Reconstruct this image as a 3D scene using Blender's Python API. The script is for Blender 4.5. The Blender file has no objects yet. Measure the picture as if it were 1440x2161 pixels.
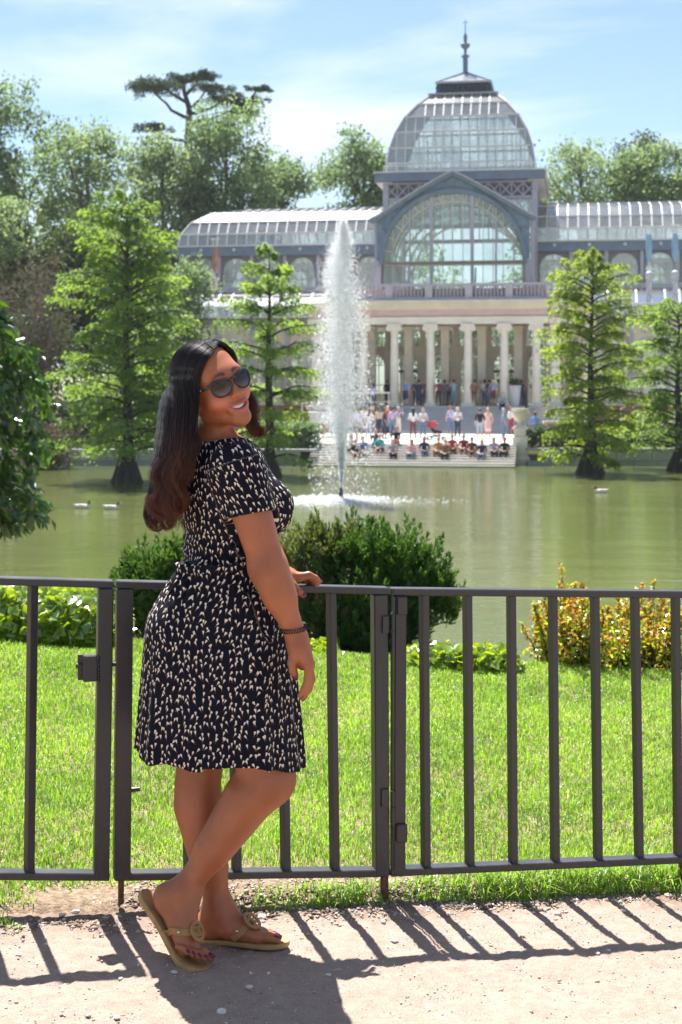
import bpy, math, random
import numpy as np
from mathutils import Vector, Matrix

random.seed(7)
RNG = np.random.default_rng(7)
scene = bpy.context.scene
COL = scene.collection
R = math.radians

# ---------------------------------------------------------------- camera
CAM_Z = 1.5
F_PX = 3120.0          # focal length in pixels of the 1440 x 2161 photograph
HORIZON = 820.0        # row of the horizon in that photograph
cam_data = bpy.data.cameras.new('camera')
cam = bpy.data.objects.new('camera', cam_data)
COL.objects.link(cam)
cam.location = (0, 0, CAM_Z)
cam.rotation_euler = (R(90), 0, 0)
cam_data.sensor_fit = 'VERTICAL'
cam_data.sensor_height = 36.0
cam_data.lens = 36.0 * F_PX / 2161.0
cam_data.shift_y = -(1080.5 - HORIZON) / 2161.0
cam_data.clip_end = 3000
cam_data.dof.use_dof = True
cam_data.dof.focus_distance = 3.93
cam_data.dof.aperture_fstop = 8.0
scene.camera = cam

# ---------------------------------------------------------------- world and sun
SUN_EL, SUN_DIR = 64.0, (-0.33, 0.944)     # the sun stands ahead of the camera, a little to the left
world = bpy.data.worlds.new('World')
scene.world = world
world.use_nodes = True
wn = world.node_tree
wn.nodes.clear()
wo = wn.nodes.new('ShaderNodeOutputWorld')
wb = wn.nodes.new('ShaderNodeBackground')
sky = wn.nodes.new('ShaderNodeTexSky')
sky.sky_type = 'NISHITA'
sky.sun_disc = False
sky.sun_elevation = R(SUN_EL)
sky.sun_rotation = math.atan2(SUN_DIR[0], SUN_DIR[1])
sky.altitude = 600
sky.air_density = 1.0
sky.dust_density = 0.5
sky.ozone_density = 1.6
# thin cirrus, the same over the whole sky
tc = wn.nodes.new('ShaderNodeTexCoord')
mp = wn.nodes.new('ShaderNodeMapping')
mp.inputs['Location'].default_value = (2.2, 6.1, 0.5)
mp.inputs['Rotation'].default_value = (0, 0, R(25))
mp.inputs['Scale'].default_value = (1.6, 1.6, 7.0)
nz = wn.nodes.new('ShaderNodeTexNoise')
nz.inputs['Scale'].default_value = 1.7
nz.inputs['Detail'].default_value = 7
nz.inputs['Roughness'].default_value = 0.55
nz.inputs['Distortion'].default_value = 0.4
rp = wn.nodes.new('ShaderNodeValToRGB')
rp.color_ramp.elements[0].position = 0.47
rp.color_ramp.elements[0].color = (0, 0, 0, 1)
rp.color_ramp.elements[1].position = 0.82
rp.color_ramp.elements[1].color = (1, 1, 1, 1)
mxc = wn.nodes.new('ShaderNodeMix')
mxc.data_type = 'RGBA'
mxc.inputs['B'].default_value = (7.4, 7.6, 7.8, 1)
wn.links.new(tc.outputs['Generated'], mp.inputs['Vector'])
wn.links.new(mp.outputs['Vector'], nz.inputs['Vector'])
wn.links.new(nz.outputs['Fac'], rp.inputs['Fac'])
wn.links.new(rp.outputs['Color'], mxc.inputs['Factor'])
wn.links.new(sky.outputs['Color'], mxc.inputs['A'])
wn.links.new(mxc.outputs['Result'], wb.inputs['Color'])
wb.inputs['Strength'].default_value = 0.066
wn.links.new(wb.outputs['Background'], wo.inputs['Surface'])

sun_data = bpy.data.lights.new('sun', 'SUN')
sun_data.energy = 5.0
sun_data.angle = R(0.5)
sun_data.color = (1.0, 0.965, 0.92)
sun = bpy.data.objects.new('sun', sun_data)
COL.objects.link(sun)
_ce = math.cos(R(SUN_EL))
SUN_VEC = Vector((SUN_DIR[0] * _ce, SUN_DIR[1] * _ce, math.sin(R(SUN_EL)))).normalized()
sun.rotation_euler = SUN_VEC.to_track_quat('Z', 'Y').to_euler()
sun.location = (-8, 20, 40)

# ---------------------------------------------------------------- exposure and render settings
vs = scene.view_settings
vs.view_transform = 'Standard'
vs.look = 'None'
vs.gamma = 1.0
vs.exposure = 1.38
vs.use_curve_mapping = False
cy = scene.cycles
cy.use_denoising = True
cy.max_bounces = 10
cy.diffuse_bounces = 6
cy.glossy_bounces = 3
cy.transmission_bounces = 4
cy.transparent_max_bounces = 24
cy.sample_clamp_indirect = 6.0
cy.caustics_reflective = False
cy.caustics_refractive = False


# ---------------------------------------------------------------- helpers
def P(px, py, Y):
    """a point of the place from its row and column in the photograph and its distance"""
    return Vector(((px - 720.0) * Y / F_PX, Y, CAM_Z - (py - HORIZON) * Y / F_PX))


def tag(o, label=None, cat=None, group=None, kind=None):
    if label: o['label'] = label
    if cat: o['category'] = cat
    if group: o['group'] = group
    if kind: o['kind'] = kind
    return o


def link(o, parent=None):
    COL.objects.link(o)
    if parent is not None:
        o.parent = parent
    return o


def empty(name, loc=(0, 0, 0), rz=0.0, parent=None):
    o = bpy.data.objects.new(name, None)
    o.empty_display_size = 0.1
    o.location = loc
    o.rotation_euler = (0, 0, rz)
    return link(o, parent)


def np_mesh(name, V, F, mats=None, smooth=False, mat_idx=None):
    """V (n,3), F (m,k) all faces with the same number of corners"""
    V = np.asarray(V, dtype=np.float32)
    F = np.asarray(F, dtype=np.int32)
    me = bpy.data.meshes.new(name)
    m, k = F.shape
    me.vertices.add(len(V))
    me.vertices.foreach_set('co', V.ravel())
    me.loops.add(m * k)
    me.loops.foreach_set('vertex_index', F.ravel())
    me.polygons.add(m)
    me.polygons.foreach_set('loop_start', np.arange(0, m * k, k, dtype=np.int32))
    try:
        me.polygons.foreach_set('loop_total', np.full(m, k, dtype=np.int32))
    except Exception:
        pass
    if mats is not None:
        for mt in (mats if isinstance(mats, (list, tuple)) else [mats]):
            me.materials.append(mt)
    if mat_idx is not None:
        me.polygons.foreach_set('material_index', np.asarray(mat_idx, dtype=np.int32))
    me.update(calc_edges=True)
    if smooth:
        me.polygons.foreach_set('use_smooth', np.ones(m, dtype=bool))
    return me


def obj(name, me, parent=None, loc=None):
    o = bpy.data.objects.new(name, me)
    if loc is not None:
        o.location = loc
    return link(o, parent)


def point_attr(me, name, vals, kind='FLOAT'):
    a = me.attributes.new(name, kind, 'POINT')
    vals = np.asarray(vals, dtype=np.float32)
    a.data.foreach_set({'FLOAT': 'value', 'FLOAT_VECTOR': 'vector', 'FLOAT_COLOR': 'color'}[kind], vals.ravel())


class MB:
    """collects simple solids; build() links them as one mesh object"""
    def __init__(self):
        self.v, self.f, self.mi = [], [], []

    def add(self, vs, fs, mi=0):
        b = len(self.v)
        self.v.extend([tuple(p) for p in vs])
        for f in fs:
            self.f.append([b + i for i in f])
            self.mi.append(mi)
        return self

    def box(self, c, s, M=None, mi=0, bev=0.0):
        x, y, z = s[0] / 2, s[1] / 2, s[2] / 2
        if bev <= 0:
            vs = [Vector((i * x, j * y, k * z)) for i in (-1, 1) for j in (-1, 1) for k in (-1, 1)]
            fs = [(0, 1, 3, 2), (4, 6, 7, 5), (0, 4, 5, 1), (2, 3, 7, 6), (0, 2, 6, 4), (1, 5, 7, 3)]
        else:
            # chamfered along the z edges, plus top/bottom chamfer
            b = bev
            ring = [(x - b, y), (x, y - b), (x, -y + b), (x - b, -y), (-x + b, -y), (-x, -y + b), (-x, y - b), (-x + b, y)]
            inn = [(px * (x - b) / x, py * (y - b) / y) for px, py in ring]
            vs = [Vector((px, py, -z)) for px, py in inn] + [Vector((px, py, -z + b)) for px, py in ring] + \
                 [Vector((px, py, z - b)) for px, py in ring] + [Vector((px, py, z)) for px, py in inn]
            fs = []
            for r in range(3):
                for i in range(8):
                    j = (i + 1) % 8
                    fs.append((r * 8 + i, r * 8 + 8 + i, r * 8 + 8 + j, r * 8 + j))
            fs.append(tuple(range(8)))
            fs.append(tuple(range(31, 23, -1)))
        if M is not None:
            vs = [M @ v for v in vs]
        c = Vector(c)
        return self.add([v + c for v in vs], fs, mi)

    def beam(self, a, b, w, d, up=(0, 0, 1), mi=0, bev=0.0):
        """a bar from a to b: w across (horizontal), d along up"""
        a, b = Vector(a), Vector(b)
        t = (b - a)
        L = t.length
        t.normalize()
        s = t.cross(Vector(up))
        if s.length < 1e-6:
            s = t.cross(Vector((1, 0, 0)))
        s.normalize()
        u = s.cross(t).normalized()
        M = Matrix((s, u, t)).transposed()
        return self.box((a + b) / 2, (w, d, L), M, mi, bev)

    def tube(self, pts, rad, n=8, mi=0, cap=True):
        pts = [Vector(p) for p in pts]
        if not hasattr(rad, '__len__'):
            rad = [rad] * len(pts)
        prev = None
        vs, fs = [], []
        for i, p in enumerate(pts):
            t = (pts[min(i + 1, len(pts) - 1)] - pts[max(i - 1, 0)])
            if t.length < 1e-9:
                t = Vector((0, 0, 1))
            t.normalize()
            if prev is None:
                a = Vector((1, 0, 0)) if abs(t.x) < 0.8 else Vector((0, 1, 0))
            else:
                a = prev
            s = (a - t * a.dot(t)).normalized()
            prev = s
            u = t.cross(s)
            for k in range(n):
                th = 2 * math.pi * k / n
                vs.append(p + (s * math.cos(th) + u * math.sin(th)) * rad[i])
        for i in range(len(pts) - 1):
            for k in range(n):
                k2 = (k + 1) % n
                fs.append((i * n + k, i * n + k2, (i + 1) * n + k2, (i + 1) * n + k))
        if cap:
            fs.append(tuple(range(n - 1, -1, -1)))
            fs.append(tuple(range((len(pts) - 1) * n, len(pts) * n)))
        return self.add(vs, fs, mi)

    def lathe(self, prof, n=16, c=(0, 0, 0), mi=0, M=None):
        """prof: (radius, z) from bottom to top"""
        vs, fs = [], []
        for r, z in prof:
            for k in range(n):
                th = 2 * math.pi * k / n
                vs.append(Vector((r * math.cos(th), r * math.sin(th), z)))
        for i in range(len(prof) - 1):
            for k in range(n):
                k2 = (k + 1) % n
                fs.append((i * n + k, i * n + k2, (i + 1) * n + k2, (i + 1) * n + k))
        fs.append(tuple(range(n - 1, -1, -1)))
        fs.append(tuple(range((len(prof) - 1) * n, len(prof) * n)))
        if M is not None:
            vs = [M @ v for v in vs]
        c = Vector(c)
        return self.add([v + c for v in vs], fs, mi)

    def prism(self, poly, off, mi=0):
        """poly: list of 3D points (planar, counter-clockwise seen from the side it faces); off: extrusion vector"""
        n = len(poly)
        off = Vector(off)
        vs = [Vector(p) for p in poly] + [Vector(p) + off for p in poly]
        fs = [tuple(range(n)), tuple(range(2 * n - 1, n - 1, -1))]
        for i in range(n):
            j = (i + 1) % n
            fs.append((i, n + i, n + j, j))
        return self.add(vs, fs, mi)

    def sweep(self, A, B, mi=0, closed=False):
        """strip of quads between two point lists"""
        n = len(A)
        fs = [(i, i + 1, n + i + 1, n + i) for i in range(n - 1)]
        if closed:
            fs.append((n - 1, 0, n, 2 * n - 1))
        return self.add(list(A) + list(B), fs, mi)

    def mesh(self, name, mats=None, smooth=False, fix=True):
        me = bpy.data.meshes.new(name)
        me.from_pydata([tuple(p) for p in self.v], [], self.f)
        if mats is not None:
            for m in (mats if isinstance(mats, (list, tuple)) else [mats]):
                me.materials.append(m)
            if isinstance(mats, (list, tuple)):
                me.polygons.foreach_set('material_index', np.array(self.mi, dtype=np.int32))
        if fix:
            import bmesh
            bm = bmesh.new()
            bm.from_mesh(me)
            bmesh.ops.recalc_face_normals(bm, faces=bm.faces)
            bm.to_mesh(me)
            bm.free()
        me.update()
        if smooth:
            me.polygons.foreach_set('use_smooth', np.ones(len(me.polygons), dtype=bool))
            if smooth != 'all':
                try:
                    me.set_sharp_from_angle(angle=R(40))
                except Exception:
                    pass
        return me

    def build(self, name, mats=None, parent=None, smooth=False, loc=None, fix=True):
        return obj(name, self.mesh(name, mats, smooth, fix), parent, loc)


# ---------------------------------------------------------------- materials
def new_mat(name):
    m = bpy.data.materials.new(name)
    m.use_nodes = True
    nt = m.node_tree
    nt.nodes.clear()
    out = nt.nodes.new('ShaderNodeOutputMaterial')
    return m, nt, out


def N(nt, kind, **kw):
    n = nt.nodes.new(kind)
    for k, v in kw.items():
        if k in n.inputs:
            n.inputs[k].default_value = v
        else:
            setattr(n, k, v)
    return n


def math_node(nt, op, a, b=None, c=None, clamp=False):
    n = nt.nodes.new('ShaderNodeMath')
    n.operation = op
    n.use_clamp = clamp
    for i, x in enumerate((a, b, c)):
        if x is None:
            continue
        if isinstance(x, (int, float)):
            n.inputs[i].default_value = x
        else:
            nt.links.new(x, n.inputs[i])
    return n.outputs[0]


def rgba(c):
    return (c[0], c[1], c[2], 1.0)


def mix_col(nt, fac, a, b, blend='MIX'):
    n = nt.nodes.new('ShaderNodeMix')
    n.data_type = 'RGBA'
    n.blend_type = blend
    if isinstance(fac, (int, float)):
        n.inputs['Factor'].default_value = fac
    else:
        nt.links.new(fac, n.inputs['Factor'])
    for key, x in (('A', a), ('B', b)):
        if isinstance(x, tuple):
            n.inputs[key].default_value = rgba(x)
        else:
            nt.links.new(x, n.inputs[key])
    return n.outputs['Result']


def ramp(nt, fac, stops):
    n = nt.nodes.new('ShaderNodeValToRGB')
    el = n.color_ramp.elements
    while len(el) < len(stops):
        el.new(0.5)
    for e, (p, c) in zip(el, stops):
        e.position = p
        e.color = rgba(c) if len(c) == 3 else c
    nt.links.new(fac, n.inputs['Fac'])
    return n.outputs['Color']


def noise(nt, vec, scale, detail=4.0, rough=0.55, dist=0.0, out='Fac'):
    n = nt.nodes.new('ShaderNodeTexNoise')
    n.inputs['Scale'].default_value = scale
    n.inputs['Detail'].default_value = detail
    n.inputs['Roughness'].default_value = rough
    n.inputs['Distortion'].default_value = dist
    if vec is not None:
        nt.links.new(vec, n.inputs['Vector'])
    return n.outputs[out]


def coords(nt, kind='Object', scale=None):
    t = nt.nodes.new('ShaderNodeTexCoord')
    if scale is None:
        return t.outputs[kind]
    m = nt.nodes.new('ShaderNodeMapping')
    m.inputs['Scale'].default_value = scale
    nt.links.new(t.outputs[kind], m.inputs['Vector'])
    return m.outputs['Vector']


def bump(nt, height, strength=0.3, dist=0.01):
    b = nt.nodes.new('ShaderNodeBump')
    b.inputs['Strength'].default_value = strength
    b.inputs['Distance'].default_value = dist
    nt.links.new(height, b.inputs['Height'])
    return b.outputs['Normal']


def plain(name, col, rough=0.6, metal=0.0, var=0.25, scale=6.0, bmp=0.0, bscale=60.0, spec=0.5, col2=None, kind='Object'):
    """a painted or stone surface: base colour broken up by noise, with slight relief"""
    m, nt, out = new_mat(name)
    b = N(nt, 'ShaderNodeBsdfPrincipled', Roughness=rough, Metallic=metal)
    b.inputs['Specular IOR Level'].default_value = spec
    vec = coords(nt, kind)
    n1 = noise(nt, vec, scale, 6, 0.6)
    c2 = col2 if col2 is not None else tuple(c * (1 - var) for c in col)
    c = ramp(nt, n1, [(0.35, c2), (0.65, col)])
    nt.links.new(c, b.inputs['Base Color'])
    rr = math_node(nt, 'MULTIPLY_ADD', n1, 0.25, rough - 0.12, clamp=True)
    nt.links.new(rr, b.inputs['Roughness'])
    if bmp > 0:
        n2 = noise(nt, vec, bscale, 5, 0.6)
        nt.links.new(bump(nt, n2, bmp, 0.01), b.inputs['Normal'])
    nt.links.new(b.outputs[0], out.inputs['Surface'])
    return m


def leaf_mat(name, c_dark, c_light, trans=0.45, rough=0.45, gloss=0.08, tcol=None):
    """leaf: diffuse, light shining through, and a waxy sheen; colour varies leaf by leaf (attribute 'rnd')"""
    m, nt, out = new_mat(name)
    at = N(nt, 'ShaderNodeAttribute', attribute_name='rnd')
    c = ramp(nt, at.outputs['Fac'], [(0.0, c_dark), (1.0, c_light)])
    d = N(nt, 'ShaderNodeBsdfDiffuse')
    t = N(nt, 'ShaderNodeBsdfTranslucent')
    nt.links.new(c, d.inputs['Color'])
    tc_ = mix_col(nt, 1.0, c, tcol if tcol else (1.5, 1.35, 0.45), 'MULTIPLY')
    nt.links.new(tc_, t.inputs['Color'])
    mx = N(nt, 'ShaderNodeMixShader')
    mx.inputs[0].default_value = trans
    nt.links.new(d.outputs[0], mx.inputs[1])
    nt.links.new(t.outputs[0], mx.inputs[2])
    if gloss > 0:
        g = N(nt, 'ShaderNodeBsdfGlossy', Roughness=rough)
        g.inputs['Color'].default_value = (0.9, 0.95, 1, 1)
        fr = N(nt, 'ShaderNodeLayerWeight', Blend=0.25)
        fm = math_node(nt, 'MULTIPLY_ADD', fr.outputs['Facing'], gloss * 1.5, gloss * 0.5, clamp=True)
        m2 = N(nt, 'ShaderNodeMixShader')
        nt.links.new(fm, m2.inputs[0])
        nt.links.new(mx.outputs[0], m2.inputs[1])
        nt.links.new(g.outputs[0], m2.inputs[2])
        nt.links.new(m2.outputs[0], out.inputs['Surface'])
    else:
        nt.links.new(mx.outputs[0], out.inputs['Surface'])
    return m


# ---------------------------------------------------------------- leaf clouds
def unit(v):
    return v / np.maximum(np.linalg.norm(v, axis=-1, keepdims=True), 1e-9)


def rand_unit(n, rng=RNG):
    return unit(rng.normal(size=(n, 3)))


def leaf_mesh(name, C, size, mat, dirs=None, up=None, aspect=0.5, jitter=1.0, fold=0.25, shape='leaf', rnd=None, rng=RNG, droop=0.0):
    """C (n,3) leaf centres; each leaf is a folded rhomb of two quads or one quad"""
    n = len(C)
    C = np.asarray(C, dtype=np.float64)
    d = rand_unit(n, rng)
    if dirs is not None:
        d = unit(np.asarray(dirs) + jitter * d)
    if droop:
        d[:, 2] -= droop
        d = unit(d)
    a = rand_unit(n, rng)
    if up is not None:
        a = unit(np.asarray(up) + 0.7 * a)
    s = unit(np.cross(d, a))
    nn = np.cross(s, d)
    sz = (size * rng.uniform(0.65, 1.35, n))[:, None] if not hasattr(size, '__len__') else np.asarray(size)[:, None]
    L, W = sz * 0.5, sz * 0.5 * aspect
    if shape == 'leaf':
        # base, left, tip, right and a mid rib: two quads meeting at the rib
        base = C - d * L
        tip = C + d * L - nn * L * 0.25
        l1 = C - s * W + nn * W * fold * 2 - d * L * 0.05
        r1 = C + s * W + nn * W * fold * 2 - d * L * 0.05
        V = np.stack([base, r1, tip, l1], 1).reshape(-1, 3)
        i = np.arange(n)[:, None] * 4
        F = np.concatenate([i + np.array([[0, 1, 2]]), i + np.array([[0, 2, 3]])], 0)
        k = 4
    else:
        V = np.stack([C - d * L - s * W, C - d * L + s * W, C + d * L + s * W * 0.5, C + d * L - s * W * 0.5], 1).reshape(-1, 3)
        i = np.arange(n)[:, None] * 4
        F = i + np.array([[0, 1, 2, 3]])
        k = 4
    me = np_mesh(name, V, F, mat)
    rv = rng.uniform(0, 1, n) if rnd is None else np.clip(rnd, 0, 1)
    point_attr(me, 'rnd', np.repeat(rv, k))
    return me
# ================================================================ the setting: ground, path, lawn, pond
WATER_Z = -2.52
FENCE_Y0, FENCE_K = 4.30, 0.281          # the fence line: Y = FENCE_Y0 + FENCE_K * X


def sstep(a, b, x):
    t = np.clip((x - a) / (b - a), 0, 1)
    return t * t * (3 - 2 * t)


def vnoise(x, y, s=1.0, seed=0):
    """cheap smooth value noise, about -1..1"""
    x = np.asarray(x, float) * s
    y = np.asarray(y, float) * s
    r = np.random.default_rng(seed)
    o = np.zeros(np.broadcast(x, y).shape)
    for k in range(6):
        a, p1, p2 = r.uniform(0, 6.28, 3)
        fq = r.uniform(0.7, 1.9)
        o = o + np.sin((x * math.cos(a) + y * math.sin(a)) * fq * 2 + p1 + 1.3 * np.sin((y * math.cos(a) - x * math.sin(a)) * fq + p2))
    return o / 4.0


def gz(x, y):
    """height of the ground"""
    x = np.asarray(x, float)
    y = np.asarray(y, float)
    near = -0.06 * 3.0 * np.tanh(x / 3.0)
    bank = np.interp(y, [8.2, 8.8, 14.0, 22.0, 26.0], [0.0, -0.10, -1.62, -2.62, -3.2])
    t = sstep(8.2, 12.0, y)
    z = near * (1 - t) + bank
    far = sstep(79.6, 80.2, y)
    z = z * (1 - far) + (-1.47) * far
    return z


def fence_y(x):
    return FENCE_Y0 + FENCE_K * np.asarray(x, float)


def edge_y(x):
    """where the path ends and the soil of the lawn begins, just behind the fence"""
    x = np.asarray(x, float)
    return fence_y(x) - 0.02 + 0.035 * vnoise(x, x * 0 + 3.0, 2.6, 5) + 0.012 * vnoise(x, x * 0, 11, 6)


def grid_mesh(name, xs, ys, zf, mat, smooth=True):
    X, Y = np.meshgrid(xs, ys, indexing='ij')
    Z = zf(X, Y)
    V = np.stack([X, Y, Z], -1).reshape(-1, 3)
    nx, ny = len(xs), len(ys)
    I = np.arange(nx * ny).reshape(nx, ny)
    F = np.stack([I[:-1, :-1], I[1:, :-1], I[1:, 1:], I[:-1, 1:]], -1).reshape(-1, 4)
    return np_mesh(name, V, F, mat, smooth), X, Y


def path_material():
    m, nt, out = new_mat('sandy_path')
    vec = coords(nt)
    b = N(nt, 'ShaderNodeBsdfPrincipled', Roughness=0.9)
    b.inputs['Specular IOR Level'].default_value = 0.25
    big = noise(nt, vec, 1.6, 4, 0.6)
    mid = noise(nt, vec, 23, 5, 0.65)
    fine = noise(nt, vec, 240, 3, 0.7)
    c0 = ramp(nt, big, [(0.3, (0.281, 0.195, 0.141)), (0.7, (0.370, 0.277, 0.216))])
    c1 = mix_col(nt, 0.6, c0, ramp(nt, mid, [(0.3, (0.222, 0.164, 0.126)), (0.5, (0.339, 0.251, 0.196)), (0.72, (0.443, 0.361, 0.306))]))
    vo = N(nt, 'ShaderNodeTexVoronoi', Scale=95.0)
    nt.links.new(vec, vo.inputs['Vector'])
    vr = math_node(nt, 'LESS_THAN', vo.outputs['Distance'], 0.26)
    sepc = N(nt, 'ShaderNodeSeparateColor')
    nt.links.new(vo.outputs['Color'], sepc.inputs[0])
    g = ramp(nt, sepc.outputs[0], [(0.0, (0.123, 0.087, 0.075)), (0.3, (0.277, 0.210, 0.173)), (0.8, (0.443, 0.374, 0.328)), (1.0, (0.523, 0.466, 0.432))])
    gm = math_node(nt, 'MULTIPLY', vr, math_node(nt, 'GREATER_THAN', sepc.outputs[1], 0.45))
    c2 = mix_col(nt, math_node(nt, 'MULTIPLY', gm, 0.75), c1, g)
    c3 = mix_col(nt, 0.35, c2, ramp(nt, fine, [(0.35, (0.185, 0.140, 0.115)), (0.65, (0.462, 0.368, 0.306))]))
    at = N(nt, 'ShaderNodeAttribute', attribute_name='soil')
    sn = math_node(nt, 'ADD', at.outputs['Fac'], math_node(nt, 'MULTIPLY_ADD', mid, 0.9, -0.45), clamp=True)
    c4 = mix_col(nt, sn, c3, ramp(nt, mid, [(0.3, (0.13, 0.085, 0.06)), (0.7, (0.34, 0.25, 0.19))]))
    nt.links.new(c4, b.inputs['Base Color'])
    h = math_node(nt, 'ADD', math_node(nt, 'MULTIPLY', fine, 0.35), math_node(nt, 'MULTIPLY', mid, 1.0))
    h2 = math_node(nt, 'ADD', h, math_node(nt, 'MULTIPLY', gm, 0.35))
    nt.links.new(bump(nt, h2, 0.7, 0.012), b.inputs['Normal'])
    nt.links.new(b.outputs[0], out.inputs['Surface'])
    return m


M_path = path_material()
M_soil = plain('earth_under_grass', (0.36, 0.26, 0.17), 0.95, var=0.5, scale=48, bmp=1.0, bscale=110, col2=(0.15, 0.10, 0.06))
M_terrain = plain('park_ground', (0.16, 0.17, 0.06), 0.95, var=0.4, scale=0.8, bmp=0.3, bscale=9, col2=(0.20, 0.17, 0.09))

# terrain sheet that reaches the horizon
_xs = np.concatenate([np.linspace(-900, -60, 15), np.linspace(-50, 50, 81), np.linspace(60, 900, 15)])
_ys = np.concatenate([np.linspace(-60, -4, 8), np.linspace(-2, 30, 65), np.linspace(32, 78, 18), [79.6, 79.9, 80.2], np.linspace(83, 140, 14), np.linspace(170, 2200, 14)])
_me, _, _ = grid_mesh('ground', _xs, _ys, lambda x, y: gz(x, y) - 0.03, M_terrain)
tag(obj('ground', _me), kind='structure')

# the sandy path: fine mesh where the camera sees it, stepped up to the fence line
_u = np.concatenate([np.linspace(-14, -2.2, 14), np.linspace(-1.9, 1.9, 300), np.linspace(2.2, 14, 14)])
_v = np.concatenate([np.linspace(-9, 2.3, 10), np.linspace(2.45, 4.35, 150)])
_X, _Vv = np.meshgrid(_u, _v, indexing='ij')
_E = edge_y(_X) + 0.06
_Y = np.where(_Vv > 2.4, 2.45 + (_Vv - 2.45) / (4.35 - 2.45) * (_E - 2.45), _Vv)
_Z = gz(_X, _Y) + 0.004 * vnoise(_X, _Y, 9, 1) + 0.0022 * vnoise(_X, _Y, 31, 2) + 0.0015 * RNG.normal(size=_X.shape)
_I = np.arange(_X.size).reshape(_X.shape)
_F = np.stack([_I[:-1, :-1], _I[1:, :-1], _I[1:, 1:], _I[:-1, 1:]], -1).reshape(-1, 4)
_me = np_mesh('path', np.stack([_X, _Y, _Z], -1).reshape(-1, 3), _F, M_path, True)
_d = fence_y(_X) - _Y
point_attr(_me, 'soil', sstep(0.20, 0.03, _d + 0.05 * vnoise(_X, _Y, 5, 9)).ravel())
tag(obj('path', _me), kind='structure')

# the lawn: a low lip of earth behind the fence, then the slope towards the pond
_u = np.concatenate([np.linspace(-14, -2.6, 16), np.linspace(-2.4, 2.6, 126), np.linspace(2.9, 14, 16)])
_v = np.concatenate([np.linspace(0, 1.2, 40) ** 1.0, np.linspace(1.25, 6.0, 60), np.linspace(6.3, 22, 30)])
_X, _Vv = np.meshgrid(_u, _v, indexing='ij')
_Y = edge_y(_X) * (1 - sstep(0, 3, _Vv)) + fence_y(_X * 0 + np.clip(_X, -3, 3) * 0.6) * sstep(0, 3, _Vv) + _Vv
LIP = lambda x, y: 0.032 * sstep(0.0, 0.09, y - edge_y(x)) - 0.012
_Z = gz(_X, _Y) + LIP(_X, _Y) + 0.012 * vnoise(_X, _Y, 3.1, 4) * sstep(0.05, 0.3, _Vv) + 0.004 * vnoise(_X, _Y, 17, 3)
_I = np.arange(_X.size).reshape(_X.shape)
_F = np.stack([_I[:-1, :-1], _I[1:, :-1], _I[1:, 1:], _I[:-1, 1:]], -1).reshape(-1, 4)
tag(obj('lawn', np_mesh('lawn', np.stack([_X, _Y, _Z], -1).reshape(-1, 3), _F, M_soil, True)), kind='structure')


def lawn_z(x, y):
    return gz(x, y) + LIP(x, y) + 0.012 * vnoise(x, y, 3.1, 4)


# the pond
def water_material():
    m, nt, out = new_mat('green_pond_water')
    vec = coords(nt)
    b = N(nt, 'ShaderNodeBsdfPrincipled', Roughness=0.05)
    b.inputs['IOR'].default_value = 1.33
    big = noise(nt, vec, 0.09, 4, 0.6)
    c = ramp(nt, big, [(0.3, (0.085, 0.106, 0.032)), (0.7, (0.124, 0.140, 0.050))])
    nt.links.new(c, b.inputs['Base Color'])
    mp_ = N(nt, 'ShaderNodeMapping')
    mp_.inputs['Scale'].default_value = (0.55, 1.5, 1.0)
    nt.links.new(vec, mp_.inputs['Vector'])
    r1 = noise(nt, mp_.outputs[0], 1.6, 4, 0.6, 0.6)
    r2 = noise(nt, mp_.outputs[0], 0.35, 3, 0.5, 0.3)
    h = math_node(nt, 'ADD', math_node(nt, 'MULTIPLY', r1, 0.5), r2)
    nt.links.new(bump(nt, h, 0.11, 0.35), b.inputs['Normal'])
    nt.links.new(b.outputs[0], out.inputs['Surface'])
    return m


M_water = water_material()
_me, _, _ = grid_mesh('pond', np.linspace(-90, 90, 31), np.linspace(16, 80.1, 25), lambda x, y: x * 0 + WATER_Z, M_water)
tag(obj('pond', _me), kind='structure')
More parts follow.
